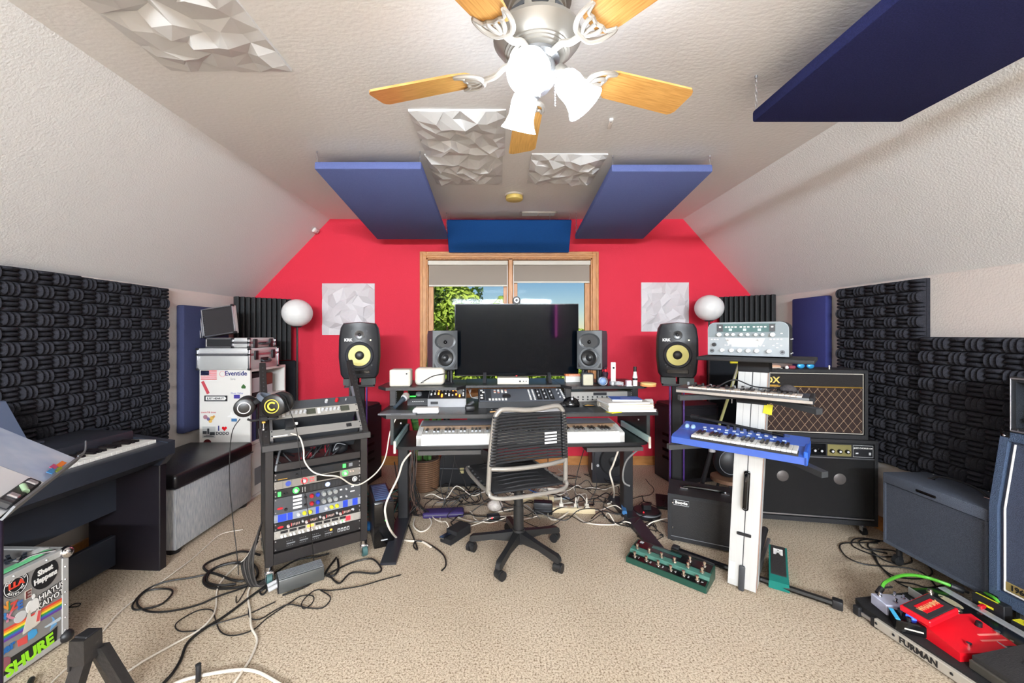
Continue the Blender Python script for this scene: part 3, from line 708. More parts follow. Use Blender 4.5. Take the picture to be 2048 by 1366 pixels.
onstand('sheet_music', 'white printed pages on the near half of the music stand', 'sheet music', [
  ('page', lambda M: B().box(-.03,.262,.004,.325,.001,.006,M=M), M_PAGE),
  ('printed_lines', lambda M: [b:=B(), [b.box(.02+.0*k,.02+L_,.10+.028*k,.104+.028*k,.006,.0064,M=M) for k,L_ in enumerate((.17,.15,.19,.16,.18,.11,.17))]][0], mat('faint_print', (170,172,180), .7))])
onstand('plastic_sleeve', 'blue-tinted plastic page sleeve on the far half of the music stand', 'sleeve', [
  ('sleeve', lambda M: B().mesh([(.268,.004,.004),(.52,.004,.020),(.535,.34,.016),(.268,.335,.006),(.268,.004,.0),(.52,.004,.016),(.535,.34,.012),(.268,.335,.002)],[(0,1,2,3),(4,7,6,5),(0,4,5,1),(1,5,6,2),(2,6,7,3),(3,7,4,0)],M=M), mat('sleeve_paper', (214,220,230), .25, c2=(150,170,205), vs_=5, coat=.5))])
tabs = []
for k,(c,x0,x1,y0) in enumerate((((60,140,200),.30,.35,.012),((200,70,120),.345,.385,.02),((240,130,40),.38,.44,.012),((150,170,40),.33,.385,.0))):
    tabs.append(('page_tab', (lambda x0,x1,y0: lambda M: B().box(x0,x1,y0-.004,y0+.012,.021,.0225,M=M))(x0,x1,y0), mat('tab%d'%k, c, .5)))
onstand('index_tabs', 'row of blue, pink, orange and green index tabs at the foot of the plastic sleeve', 'tabs', tabs)
onstand('page_clip', 'black and chrome clip holding the white pages on the stand', 'clip', [
  ('clip_bar', lambda M: B().box(.0,.20,.004,.040,.010,.030,.004,M=M), BLK),
  ('chrome_spring', lambda M: B().box(.03,.055,.008,.034,.028,.036,.003,M=M).box(.15,.175,.008,.034,.028,.036,.003,M=M), CHROME),
  ('battery_slot', lambda M: B().cyl((.09,.010,.032),(.12,.030,.032),.008,M=M), mat('pale_green', (150,175,140), .4))])
# ---------------------------------------------------------------- sticker-covered flight case
FR = math.radians(90-1.5)
t = thing('flight_case', 'grey flight case covered with band stickers at the lower left', 'flight case', (-2.06,1.37,0), FR)
# local -y faces the room, local x runs away from the viewer
a, c, h = .365, .16, .415
M_FC = mat('grey_case_laminate', (140,137,134), .45)
part('case_shell', pbox(-a,a,-c,c,0.012,h-.004,.002), M_FC, t)
b = B(); e = .026
for y in (-c-.003,c-e+.003):
    for z in (.012,h-e): b.box(-a-.003,a+.003,y,y+e,z,z+e,.002)
for x in (-a-.003,a-e+.003):
    for y in (-c-.0032,c-e+.0032): b.box(x,x+e,y,y+e,.012,h-.0005,.002)
    for z in (.012,h-e): b.box(x,x+e,-c-.002,c+.002,z,z+e-.001,.002)
part('aluminium_edge', b, M_ALC, t)
b = B()
for k in range(6): b.sphere((a-.011,-c-.003,.06+k*.055),.0035,6,4); b.sphere((-a+.1+k*.11,-c-.003,h-.012),.0035,6,4)
part('rivet', b, CHROME, t, kind='stuff')
for (x,y) in ((a,-c),(-a,-c),(a,c),(-a,c)):
    for z in (.03,h-.02): part('ball_corner', B().sphere((x-.006*(1 if x>0 else -1),y,z),.026,14,10), CHROME if (x>0 and z>.1) else BLK, t)
part('chrome_bar', B().tube([(a-.03,-c+.02,h),(a-.09,-c+.05,h+.010),(a-.13,-c+.06,h)],.005), CHROME, t)
yf = -c-.0005
def Q(px, py):
    """point of the case face: x along it, z up"""
    Y = 1.90*FP/(CX-px); return (Y-1.37, EYE-(py-CY)*Y/FP)
def QP(pts, lift=0, th=.0008):
    return B().prism([(Q(*p)[0], yf-lift, Q(*p)[1]) for p in pts], (0,-th,0))
def QT(body, px, py, size, lift=0, bold=.001, rot=0, sx_=1.0):
    x, z = Q(px, py); return B().text(body, size, at(x, yf-.001-lift, z)@Matrix.Rotation(rot,4,'Z')@Matrix.Diagonal((sx_,1,1,1)), bold=bold)
def ell(px, py, rx, rz_, n=28): 
    x, z = Q(px, py); return [(x+rx*math.cos(2*PI*i/n), yf, z+rz_*math.sin(2*PI*i/n)) for i in range(n)]
rb = None
for k,cc in enumerate(((225,70,60),(240,150,50),(245,225,60),(60,160,80),(60,110,190),(110,60,160))):
    y0, y1 = 1262+k*4.4-.0, 1194+k*3.6
    b = QP([(0,y0),(122,y1),(122,y1+3.7),(0,y0+4.5)])
    o = part('rainbow_tape' if rb is None else 'tape_stripe', b, mat('rbs%d'%k,cc,.5), t if rb is None else rb, 'rainbow striped tape across the case' if rb is None else None, flat=True)
    rb = rb or o
o = part('oval_sticker', B().prism(ell(89,1147,.048,.056),(0,-.0008,0)), BLK, t, 'black oval sticker', flat=True)
part('lettering', QT('Sheet\nHappens',89,1146,.030,.001,.0014,.05,.78), WHT, o, flat=True)
o = part('round_sticker', B().prism(ell(32,1168,.041,.047),(0,-.0008,0)), BLK, t, 'round black badge sticker with a red centre', flat=True)
x_, z_ = Q(32,1168)
for rr_ in (.026,.043): part('badge_ring', B().tube([(x_+rr_*.87*math.cos(2*PI*k/24),yf-.001,z_+rr_*math.sin(2*PI*k/24)) for k in range(24)],.0009,n=4,closed=True,smooth=False), WHT, o)
part('lettering', QT('LLA',32,1167,.030,.001,.0014), mat('sticker_orange_red',(225,70,50),.5), o, flat=True)
b = B()
for word,a0,a1 in (('VERSAM ACENDI',2.75,.4),('AUSTIN, TX',-2.5,-.64)):
    for k,ch in enumerate(word):
        q_ = a0+(a1-a0)*k/(len(word)-1); b.text(ch,.012,at(x_+.030*math.cos(q_),yf-.0015,z_+.0345*math.sin(q_))@Matrix.Rotation(q_-PI/2 if a0 > 0 else q_+PI/2,4,'Z'))
part('lettering', b, WHT, o, flat=True)
part('lettering', QT('E',55,1188,.042,0,.003), CREAM, t, flat=True); part('lettering', QT('E',55,1188,.040,.001,.001), mat('maroon_print',(110,50,50),.5), t, flat=True)
part('lettering', QT('HIATUS\nKAIYOTE',102,1187,.032,0,.0032,.10,.85), BLK, t, flat=True)
part('lettering', QT('HIATUS\nKAIYOTE',102,1187,.032,.001,.0005,.10,.85), WHT, t, flat=True)
for ch,cc,px in (('N',(230,150,60),9),('I',(60,140,90),18),('Z',(220,80,70),27),('E',(60,110,190),39)):
    part('letter', QT(ch,px,1215-px*.15,.042,.001,.002,.05,.8), mat('lt'+ch,cc,.5), t, 'coloured letter %s'%ch, flat=True)
for ch,cc,px in (('R',(60,130,190),8),('K',(210,130,150),19)): part('letter', QT(ch,px,1236-px*.2,.044,.001,.002,.05,.85), mat('lt'+ch,cc,.5), t, flat=True)
part('oval_sticker', B().prism(ell(40,1232,.020,.021),(0,-.0018,0)), mat('sticker_pale',(205,205,205),.5), t, 'small pale oval sticker', flat=True)
x_, z_ = Q(64,1210); ap = []
for i in range(36):
    q_ = 2*PI*i/36; r = .026-(.006*math.exp(-((q_-PI/2)/.3)**2))-(.004*math.exp(-((q_-1.5*PI)/.22)**2)); ap.append((x_+r*.85*math.cos(q_), yf, z_+r*1.08*math.sin(q_)))
ap = [p for p in ap if (p[0]-x_-.030)**2+(p[2]-z_-.004)**2 > .011**2]
part('fruit_sticker', B().prism(ap,(0,-.0024,0)).prism([(x_+.002+.007*math.cos(q_), yf, z_+.036+.010*math.sin(q_)) for q_ in (-1.9,-1.2,-.2,.9,1.5,2.6)],(0,-.0024,0)), WHT, t, 'white bitten apple sticker', flat=True)
part('cutout_sticker', QP([(44,1263),(50,1240),(55,1220),(58,1218),(60,1232),(67,1228),(72,1218),(80,1216),(78,1242),(70,1250),(44,1268)],.0022), CREAM, t, 'cream cut-out sticker', flat=True)
part('stripe_sticker', QP([(70,1242),(74,1220),(79,1219),(76,1240)],.003), mat('lt_red',(215,85,85),.5), t, flat=True)
part('red_square_sticker', QP([(34,1280),(54,1268),(54,1284),(36,1292)]), mat('coral_red',(226,84,80),.5), t, flat=True)
part('blue_sticker', QP([(55,1264),(64,1257),(72,1256),(74,1264),(66,1274),(56,1279)]), mat('sky_blue_print',(70,160,215),.5), t, flat=True)
part('plane_sticker', QP([(86,1253),(118,1232),(120,1235),(116,1240),(90,1254)],.001), mat('white_blue_print',(200,215,225),.5), t, 'pale blue propeller plane sticker', flat=True)
part('plane_wing', QP([(98,1260),(104,1238),(101,1232),(106,1234),(112,1246),(106,1252)],0), mat('pale_blue_print',(110,170,220),.5), t, flat=True)
part('lettering', QT('ter',14,1295,.046,.001,.002,.10,.85), mat('lt_ter',(40,110,180),.5), t, flat=True)
part('round_sticker', B().prism(ell(7,1328,.022,.026),(0,-.0018,0)), mat('mauve_print',(150,90,100),.5), t, flat=True)
o = part('banner_sticker', QP([(0,1362),(110,1293),(113,1250),(100,1262),(0,1328)]), BLK, t, 'black banner sticker with lime lettering', flat=True)
part('lettering', QT('SHURE',60,1308,.062,.001,.0028,.12,.86), mat('lime_print',(160,235,40),.5), o, flat=True)
q = thing('sticker_sheet', 'crumpled black and silver sticker sheets with a green strip on the flight case lid', 'stickers', (-2.0,1.5,h+.0))
b = B(); rr = random.Random(4)
for k in range(14): 
    x,y,an = rr.uniform(-.10,.03), rr.uniform(-.05,.19), rr.uniform(0,3)
    b.box(-.035,.035,-.006,.006,.001+.0012*k,.004+.0012*k,M=Matrix.Translation((x,y,0))@Matrix.Rotation(an,4,'Z'))
part('sheet', b, mat('silver_black_print',(90,95,105),.25,c2=(25,28,34),vs_=60), q)
part('green_strip', pbox(.045,.075,-.16,.20,0,.004), mat('mint_strip',(120,215,150),.5), q)
part('white_strip', pbox(.0,.04,.12,.22,.0,.003), WHT, q)
# ---------------------------------------------------------------- black trestle in the foreground
t = thing('folding_trestle', 'top and two splayed legs of a black folding trestle, bottom left in the foreground', 'trestle', (-1.37,1.31,0), math.radians(-6))
MT = mat('trestle_black', (40,38,38), .4, bump=.2, bs=50)
part('head_block', B().prism([(-.034,-.025,.262),(-.030,-.025,.345),(.024,-.025,.350),(.026,-.025,.270)],(0,.055,.004)).box(-.036,-.028,-.027,.028,.245,.30,.002), MT, t)
part('top_plate', B().box(-.026,.020,-.015,.025,.347,.354,.003), BLK, t)
part('leg', B().prism([(-.034,-.015,.27),(.014,-.015,.27),(-.004,-.090,.0),(-.052,-.090,.0)],(0,.028,0)), MT, t)
part('leg', B().prism([(.0,.012,.29),(.040,.012,.30),(.150,.070,.0),(.112,.070,.0)],(0,.028,0)), MT, t)
part('leg', B().prism([(-.034,.030,.27),(.014,.030,.27),(-.014,.14,.0),(-.062,.14,.0)],(0,.028,0)), MT, t)
t = thing('cable_plug_end', 'short black capped tube end sticking up on the carpet at the lower edge', 'plug', tuple(F(396,1362)))
part('tube', B().tube([(0,0,0),(.002,.0,.03),(-.002,.004,.060)],.0095,n=12), BLK, t)
part('cap', B().sphere((-.002,.004,.060),.0105,12,8,sc=(1,1,.5)), BLKM, t)
# ---------------------------------------------------------------- studio rack (left of the desk)
RO = Vector((-1.256,2.12,0)); RZ = math.atan2(.298,.451); RW = .54; RD = .46
M_RK = mat('rack_black', (34,30,30), .5); M_RK2 = mat('rack_grey_black', (62,60,60), .55)
def RP(x, y, z): return RO + Matrix.Rotation(RZ,3,'Z') @ Vector((x,y,z))
t = thing('studio_rack', 'black studio rack on castors with a sloped top section, left of the desk', 'rack', RO, RZ)
for (x,y) in ((0,0),(RW-.04,0),(0,RD-.03),(RW-.04,RD-.03)): part('upright', xbox(x,x+.04,y,y+.03,.09,.715,.002), M_RK, t)
part('bottom_rail', xbox(.04,RW-.04,0,.03,.09,.15,.002), M_RK, t); part('bottom_rail', xbox(.04,RW-.04,RD-.03,RD,.09,.15,.002), M_RK, t)
part('base_tray', xbox(.04,RW-.04,.03,RD-.03,.09,.10), M_RK, t)
for x in (0,RW-.03): part('side_rail', xbox(x,x+.03,.03,RD-.03,.095,.135), M_RK, t)
part('side_panel', xbox(.002,.010,.03,RD-.03,.135,.71), M_RK, t); part('side_panel', xbox(RW-.010,RW-.002,.03,RD-.03,.135,.71), M_RK, t)
part('top_frame', xbox(-.015,RW+.015,-.02,.035,.715,.750,.003).box(-.015,.03,.035,RD,.715,.75,.003).box(RW-.03,RW+.015,.035,RD,.715,.75,.003).box(.03,RW-.03,RD-.03,RD,.715,.75,.003), M_RK2, t)
part('open_drawer', xbox(.045,RW-.045,-.012,.006,.600,.640,.002).box(.045,RW-.045,.006,RD-.05,.600,.606), M_RK, t)
part('drawer_bracket', B().tube([(.05,-.012,.605),(.055,.0,.64),(.09,.12,.70),(.15,.16,.705)],.006), GREY, t)
# sloping side arms and braces
S45 = Matrix.Translation((0,0,.75)) @ Matrix.Rotation(math.radians(45),4,'X')     # local y runs up the slope, z is its front normal
for x in (-.010,RW-.025):
    part('slope_arm', B().box(x,x+.035,0,.592,-.045,.0,.003,M=S45), M_RK, t)
b = B()
for x in (-.004,RW-.014):
    for k in range(18): b.box(x+.008,x+.014,.05+k*.029,.058+k*.029,-.0,.0012,M=S45)
part('rail_hole', b, DGREY, t, kind='stuff')
part('rear_stay', B().tube([(.0,RD-.02,.74),(.0,RD-.02,1.155)],.010,smooth=False,n=6).tube([(RW,RD-.02,.74),(RW,RD-.02,1.155)],.010,smooth=False,n=6), M_RK, t)
part('rack_ear_rail', B().box(.026,.040,.02,.36,-.02,-.002,M=S45).box(RW-.040,RW-.026,.02,.36,-.02,-.002,M=S45), STEEL, t, split=True)
for (x,y) in ((.02,.015),(RW-.02,.015),(.02,RD-.015),(RW-.02,RD-.015)):
    c_ = part('castor', B().cyl((x,y,.06),(x,y,.09),.022).box(x-.022,x+.022,y-.03,y+.012,.045,.065,.004).box(x-.022,x-.016,y-.035,y+.01,.02,.06,.002).box(x+.016,x+.022,y-.035,y+.01,.02,.06,.002), CHROME, t)
    part('wheel', B().cyl((x-.013,y-.02,.030),(x+.013,y-.02,.030),.030,n=20), mat('teal_grey_tyre', (60,95,95), .5), c_)
# rack units: z0 bottom, h height, front plane at y=-.004
def knob(q, x, z, r, m, y=-.006, ring=None, d=.014, nm='knob'):
    k = part(nm, B().lathe([(0,0),(r,0),(r*.9,d*.8),(r*.75,d),(0,d)],(x,y,z),(0,-1,0),12), m, q)
    if ring: part('lit_ring', B().lathe([(r*1.15,0),(r*1.5,0),(r*1.5,.002),(r*1.15,.002),(r*1.15,0)],(x,y,z),(0,-1,0),16), ring, k)
    return k
def unit(lab, z0, h, m, M=None):
    """front panel, ears screws, chassis; returns the thing"""
    q = thing('rack_unit', lab, 'rack unit', RO, RZ, 'rack units in the studio rack')
    part('face_plate', xbox(.042,RW-.042,-.006,-.001,z0,z0+h-.0015,.001), m, q)
    part('chassis', xbox(.052,RW-.052,-.001,.27,z0+.003,z0+h-.005), DGREY, q)
    b = B()
    for x in (.049,RW-.049):
        for z in (z0+.010,z0+h-.010): b.cyl((x,-.006,z),(x,-.009,z),.0035,n=8)
    part('screw', b, STEEL, q)
    return q
U = .0445
FACE_S = mat('rack_silver', (138,133,126), .4, .3); FACE_C = mat('rack_cream', (158,153,145), .45); FACE_G = mat('rack_charcoal', (66,68,72), .5)
FACE_B = mat('rack_face_black', (26,25,27), .45)
X0, X1 = .06, RW-.06; SP = X1-X0
q = unit('black rack unit with a small green display, highest in the lower rack', .545, U, FACE_B)
part('display', xbox(X0+SP*.80,X0+SP*.84,-.0075,-.006,.556,.578), GRNL, q); part('display_window', xbox(X0+SP*.88,X0+SP*.93,-.0075,-.006,.558,.578), GREY, q)
part('vent_slot', xbox(X0+SP*.14,X0+SP*.68,-.0068,-.006,.552,.582), BLKM, q); knob(q, X0+SP*.22, .566, .006, BLK)
part('name_strip', xbox(X0,X0+SP*.11,-.0070,-.006,.552,.556), GOLD, q)
q = unit('silver rack unit with a red-lit knob and a blue round emblem', .500, U, FACE_S)
knob(q, X0+SP*.31, .523, .011, LGREY, ring=REDL)
part('black_window', xbox(X0+SP*.46,X0+SP*.76,-.0072,-.006,.508,.538), BLKG, q)
knob(q, X0+SP*.83, .523, .011, LGREY, ring=GRNL)
for k in (.90,.935): knob(q, X0+SP*k, .530, .005, mat('pink_knob',(215,190,180),.4)); 
b = B()
for k in range(3): b.box(X0+SP*(.38+.02*k),X0+SP*(.388+.02*k),-.0075,-.006,.528,.534); b.box(X0+SP*(.38+.02*k),X0+SP*(.388+.02*k),-.0075,-.006,.512,.518)
part('led_button', b, REDL, q)
part('emblem', B().lathe([(0,0),(.014,0),(.014,.001),(0,.001)],(X0+SP*.12,-.006,.523),(0,-1,0),16), mat('emblem_blue',(60,80,170),.4), q)
part('seam', xbox(X0+SP*.055,X0+SP*.058,-.0068,-.006,.502,.542).box(X0+SP*.16,X0+SP*.163,-.0068,-.006,.502,.542), DGREY, q)
q = unit('black rack unit with a green-lit knob and blue emblem on a ribbed grille', .455, U, FACE_B)
part('green_display', xbox(X0,X0+SP*.035,-.0075,-.006,.462,.486), GRNL, q)
for k in (.07,.105): knob(q, X0+SP*k, .472, .005, BLK)
knob(q, X0+SP*.21, .478, .011, LGREY, ring=GRNL)
b = B()
for k in range(24): b.box(X0+SP*(.38+.017*k),X0+SP*(.386+.017*k),-.0085,-.006,.460,.494)
part('ribbed_grille', b, DGREY, q, kind='stuff')
part('emblem', B().lathe([(0,0),(.013,0),(.013,.001),(0,.001)],(X0+SP*.60,-.0085,.478),(0,-1,0),16), mat('emblem_light_blue',(150,170,230),.4,emit=.6), q)
knob(q, X0+SP*.82, .478, .010, BLK); knob(q, X0+SP*.90, .485, .005, BLK); knob(q, X0+SP*.96, .478, .010, LGREY, ring=WHT)
b = B()
for k in range(4): b.box(X0+SP*.285,X0+SP*.292,-.0075,-.006,.462+.007*k,.466+.007*k); b.box(X0+SP*.315,X0+SP*.322,-.0075,-.006,.462+.007*k,.466+.007*k)
part('level_led', b, WHT, q)
q = unit('two-space charcoal rack unit with red, blue and silver knobs and white label strips', .365, U*2, FACE_G)
for i in range(4): part('label_strip', xbox(X0+SP*.175,X0+SP*.28,-.007,-.006,.377+.020*i,.389+.020*i), WHT, q)
for zz in (.387,.430):
    knob(q, X0+SP*.40, zz, .012, mat('red_knob',(170,30,40),.35)); knob(q, X0+SP*.475, zz, .012, mat('blue_knob',(40,60,170),.35))
    for k in (.55,.625,.70): knob(q, X0+SP*k, zz, .014, mat('silver_knob',(165,168,168),.3,.4), d=.02)
    knob(q, X0+SP*.32, zz, .007, BLK); knob(q, X0+SP*.845, zz, .006, LGREY); part('label_strip', xbox(X0+SP*.76,X0+SP*.79,-.007,-.006,zz-.004,zz+.004), WHT, q)
knob(q, X0+SP*.09, .385, .008, BLK); part('red_emblem', B().lathe([(0,0),(1,0),(1,.001),(0,.001)],n=16,M=Matrix.Translation((X0+SP*.025,-.006,.395))@Matrix.Rotation(PI/2,4,'X')@Matrix.Diagonal((.015,.006,1,1))), RED, q)
part('label_strip', xbox(X0+SP*.91,X0+SP*.95,-.007,-.006,.432,.440).box(X0+SP*.90,X0+SP*.96,-.007,-.006,.405,.411), WHT, q)
q = unit('blue and grey rack unit with white and yellow knobs', .320, U, mat('rack_blue_grey',(132,138,150),.45))
for (a,b_) in ((0,.10),(.11,.17),(.45,.49),(.80,.865),(.93,1.0)): part('blue_block', xbox(X0+SP*a,X0+SP*b_,-.0072,-.006,.322,.362), mat('rack_blue',(36,66,190),.4), q)
for k,c in ((.24,0),(.31,1),(.38,1),(.58,0),(.65,1),(.72,1)): knob(q, X0+SP*k, .342, .011, YEL if c else LGREY)
q = unit('black rack unit with rows of red and white sliders', .275, U, FACE_B)
for j in range(4):
    x = .12+.215*j; b = B()
    for k in range(6): b.box(X0+SP*(x+.035+.018*k),X0+SP*(x+.042+.018*k),-.010,-.006,.286+.002*(k%3),.300)
    part('slider', b, REDL if j < 0 else mat('pale_slider',(215,180,170),.4), q); part('red_slider', xbox(X0+SP*(x+.03),X0+SP*(x+.037),-.011,-.006,.286,.304), RED, q)
    knob(q, X0+SP*x, .290, .008, mat('pinkish_knob',(200,180,175),.4)); knob(q, X0+SP*(x+.17), .300, .006, LGREY)
part('red_emblem', B().lathe([(0,0),(1,0),(1,.001),(0,.001)],n=16,M=Matrix.Translation((X0+SP*.03,-.006,.292))@Matrix.Rotation(PI/2,4,'X')@Matrix.Diagonal((.015,.006,1,1))), RED, q)
part('lettering', B().text('A7',.016,at(X0+SP*.93,-.007,.298)), WHT, q, flat=True)
q = unit('silver rack unit with a row of white buttons and orange lights', .230, U, FACE_C)
for j in range(8):
    part('black_legend', xbox(X0+SP*(.03+.104*j),X0+SP*(.115+.104*j),-.0070,-.006,.256,.270), ORGL if j == 3 else BLK, q)
    for k in (.045,.085): knob(q, X0+SP*(k+.104*j), .242, .0075, WHT)
part('red_light', xbox(X0+SP*.84,X0+SP*.90,-.010,-.006,.240,.266,.002), REDL, q); part('green_light', xbox(X0+SP*.79,X0+SP*.81,-.009,-.006,.240,.248,.001), GRNL, q)
q = unit('black rack unit with network sockets and two plugged patch leads', .165, U*1.45, FACE_B)
b = B()
for j in range(4):
    for k in range(4): b.box(X0+SP*(.10+.155*j+.022*k),X0+SP*(.108+.155*j+.022*k),-.0075,-.006,.180,.184); b.box(X0+SP*(.10+.155*j+.022*k),X0+SP*(.108+.155*j+.022*k),-.0075,-.006,.205,.209)
    b.box(X0+SP*(.10+.155*j),X0+SP*(.20+.155*j),-.0075,-.006,.191,.197)
part('legend_print', b, GREY, q, kind='stuff')
for k in range(4):
    s_ = part('network_socket', xbox(X0+SP*(.73+.042*k),X0+SP*(.76+.042*k),-.0085,-.006,.185,.205), LGREY, q); part('socket_hole', xbox(X0+SP*(.736+.042*k),X0+SP*(.754+.042*k),-.009,-.0084,.188,.200), BLK, s_)
part('orange_light', xbox(X0+SP*.63,X0+SP*.66,-.010,-.006,.205,.215,.002), ORGL, q)
# units on the slope: y up the slope, z out of it
def sunit(lab, s0, h, m):
    q = thing('rack_unit', lab, 'rack unit', RO, RZ, 'rack units in the studio rack')
    part('face_plate', B().box(.026,RW-.026,s0,s0+h-.002,.0,.005,.001,M=S45), m, q)
    part('chassis', B().box(.045,RW-.045,s0+.002,s0+h-.004,-.19,0,M=S45), DGREY, q)
    b = B()
    for x in (.034,RW-.034):
        for y in (s0+.010,s0+h-.012): b.cyl((x,y,.005),(x,y,.008),.004,n=8,M=S45)
    part('screw', b, DGREY, q)
    return q
def sknob(q, x, s, r, m, d=.016): return part('knob', B().lathe([(0,0),(r,0),(r*.9,d*.8),(r*.75,d),(0,d)],(x,s,.005),(0,0,1),14,M=S45), m, q)
q = sunit('blank silver panel with dark square button, lowest on the sloped rack top', .035, .052, mat('blank_panel_aluminium',(160,158,154),.35,.5,var=.05,vs_=4,stretch=(1,30,30)))
part('square_button', B().box(RW-.115,RW-.085,.048,.072,.004,.009,.002,M=S45), BLK, q)
part('name_strip', B().box(.04,.11,.040,.046,.005,.006,M=S45), WHT, q)
q = sunit('silver panel with two knob rows and two dark meters on the sloped rack top', .155, .060, FACE_C)
for k in (.17,.22,.27,.32,.37): sknob(q, .04+.46*k, .185, .0095, LGREY); 
for k in (.58,.63,.68,.73,.78): sknob(q, .04+.46*k, .185, .0095, LGREY)
for k in (.44,.86): part('meter', B().box(.04+.46*k-.026,.04+.46*k+.026,.165,.205,.004,.010,.003,M=S45), mat('dim_meter',(70,72,62),.3), q)
part('label_strip', B().box(.04+.46*.11,.04+.46*.14,.165,.205,.005,.006,M=S45).box(.04+.46*.52,.04+.46*.55,.165,.205,.005,.006,M=S45), WHT, q)
q = sunit('dark grey panel with one red and one white knob, highest on the sloped rack top', .216, .060, FACE_G)
sknob(q, .335, .245, .010, LGREY, .02); sknob(q, .395, .245, .011, RED, .022); sknob(q, .45, .245, .004, LGREY); sknob(q, .09, .24, .004, LGREY); sknob(q, .15, .24, .004, LGREY)
q = thing('power_adapter', 'black plug-in adapter on the sloped rack top with a white lead', 'adapter', RO, RZ, None)
part('body', B().box(.10,.145,.075,.125,-.005,.035,.004,2,M=S45), BLK, q); part('plug', B().box(.145,.165,.095,.110,.012,.026,.003,M=S45), WHT, q)
# stuff in the open bay
b = B(); rr = random.Random(2)
q = thing('cable_bundle', 'tangle of dark and red leads inside the open bay of the rack', 'cables', RO, RZ)
for k in range(9):
    x = rr.uniform(.08,.34); b.tube([(x,.05,.61),(x+rr.uniform(-.05,.08),.08,.66+rr.uniform(0,.03)),(x+rr.uniform(0,.10),.14,.63)],.005,n=6)
part('dark_lead', b, BLK, q, kind='stuff'); b = B()
for k in range(7):
    x = rr.uniform(.16,.34); b.tube([(x,.12,.61),(x+rr.uniform(-.05,.05),.14,.67),(x+rr.uniform(0,.08),.2,.64)],.004,n=6)
part('red_lead', b, mat('dark_red_lead',(140,25,40),.5), q, kind='stuff')
q = thing('small_black_case', 'small black bag lying in the open bay of the rack on the right', 'bag', RP(.40,.12,.607), RZ)
part('body', B().sphere((0,0,.035),.055,14,8,sc=(1,.7,.62)), BLK, q); part('strap', B().tube([(-.04,-.03,.03),(-.02,-.04,.075),(.03,-.035,.06)],.003), GREY, q)
# headphones on clamps
def headphones(lab, P, rz, r, m_ring, roll, tiltx=0):
    q = thing('headphones', lab, 'headphones', P, rz, 'headphones hung at the top left of the rack')
    R = Matrix.Rotation(roll,4,'Y') @ Matrix.Rotation(tiltx,4,'X')
    for s in (-1,1):
        y = s*.035
        e = part('ear_cup', B().lathe([(0,0),(r*.5,0),(r*.82,.004),(r,.014),(r,.030),(r*.85,.034),(0,.034)],(0,y-(.034 if s<0 else 0)*0,0),(0,s,0),24,M=R), mat('cup_gloss',(18,15,15),.35), q)
        part('ring', B().lathe([(r*.54,-.001),(r*.60,-.002),(r*.62,.002),(r*.54,.002),(r*.54,-.001)],(0,s*.071,0),(0,s,0),24,M=R), m_ring, e)
        part('ear_pad', B().lathe([(r*.5,0),(r*.9,.0),(r*1.0,.010),(r*.9,.020),(r*.5,.020),(r*.5,0)],(0,y-s*.004,0),(0,-s,0),24,M=R), BLKM, q)
    hb = [(-.00+math.sin(a)*.0, math.cos(a)*.055, .02+math.sin(a)*r*1.5) for a in [PI*k/10 for k in range(11)]]
    part('headband', B().tube(hb, .009, n=8, sub=2, M=R@Matrix.Diagonal((1.6,1,1,1))), mat('headband_silver',(120,130,145),.3,.4) if m_ring is not STEEL else BLK, q)
    return q, R
Pp = W(492,812,2.26); headphones('black headphones with a silver ring on the cup, farther left', Pp, math.radians(25), .052, STEEL, math.radians(65), 0)
Pp = W(556,808,2.20)
q, R = headphones('black headphones with a yellow ring and emblem on the cup', Pp, math.radians(5), .062, mat('yellow_ring',(215,190,70),.4), math.radians(-62), 0)
arc = [(.020*math.cos(a), -.069, .020*math.sin(a)) for a in [PI*(.25+1.5*k/8) for k in range(9)]]
part('emblem', B().tube(arc,.0045,n=6,sub=2), mat('emblem_yellow',(240,230,60),.4,emit=.4), q)
q = thing('headphone_clamp', 'small clamp with a steel thumbscrew below the headphones on the rack edge', 'clamp', W(527,838,2.16), RZ)
part('jaw', xbox(-.02,.02,-.012,.03,-.012,.012,.003).box(-.02,-.012,-.012,.03,-.04,.012,.002), BLKM, q)
part('thumb_screw', B().cyl((0,-.005,-.055),(0,-.005,.0),.003,n=8).sphere((0,-.005,-.057),.008,10,6), STEEL, q); part('brass_nut', xbox(-.009,.009,-.014,.006,-.022,-.010,.002), GOLD, q)
part('hook', B().tube([(-.02,-.01,.0),(-.05,-.02,.0),(-.075,-.02,.012)],.006).tube([(.02,-.01,.0),(.05,-.02,.0),(.068,-.03,.010)],.006), BLK, q, split=True)
# ---------------------------------------------------------------- metal power brick, tower, patch leads
P = F(592,1178); t = thing('metal_power_supply', 'ribbed grey aluminium power supply on the carpet in front of the rack', 'power supply', (P.x,P.y+.05,0), math.radians(35))
b = B(); b.box(-.11,.11,-.05,.05,.004,.075,.006,2)
part('case', b, mat('grey_extrusion',(105,108,108),.35,.6), t)
b = B()
for k in range(7): b.box(-.108,.108,-.040+k*.012,-.034+k*.012,.075,.078)
part('cooling_fin', b, GREY, t); part('end_plate', xbox(-.114,-.109,-.048,.048,.006,.073,.002), BLK, t)
for k in (-.022,.018): part('plug', B().cyl((-.112,k,.04),(-.155,k-.004,.032),.011,n=10), LGREY, t)
TR = math.radians(24)
P = F(768,1093); t = thing('battery_backup_tower', 'slim black tower with blue-grey top and green light between rack and desk', 'computer', (P.x+.0,P.y,0), TR)
part('case', xbox(-.062,.062,0,.33,0,.285,.008,2), mat('tower_black',(40,44,50),.3), t)
part('front_bezel', xbox(-.062,.062,-.012,0,.0,.283,.006,2), BLKG, t)
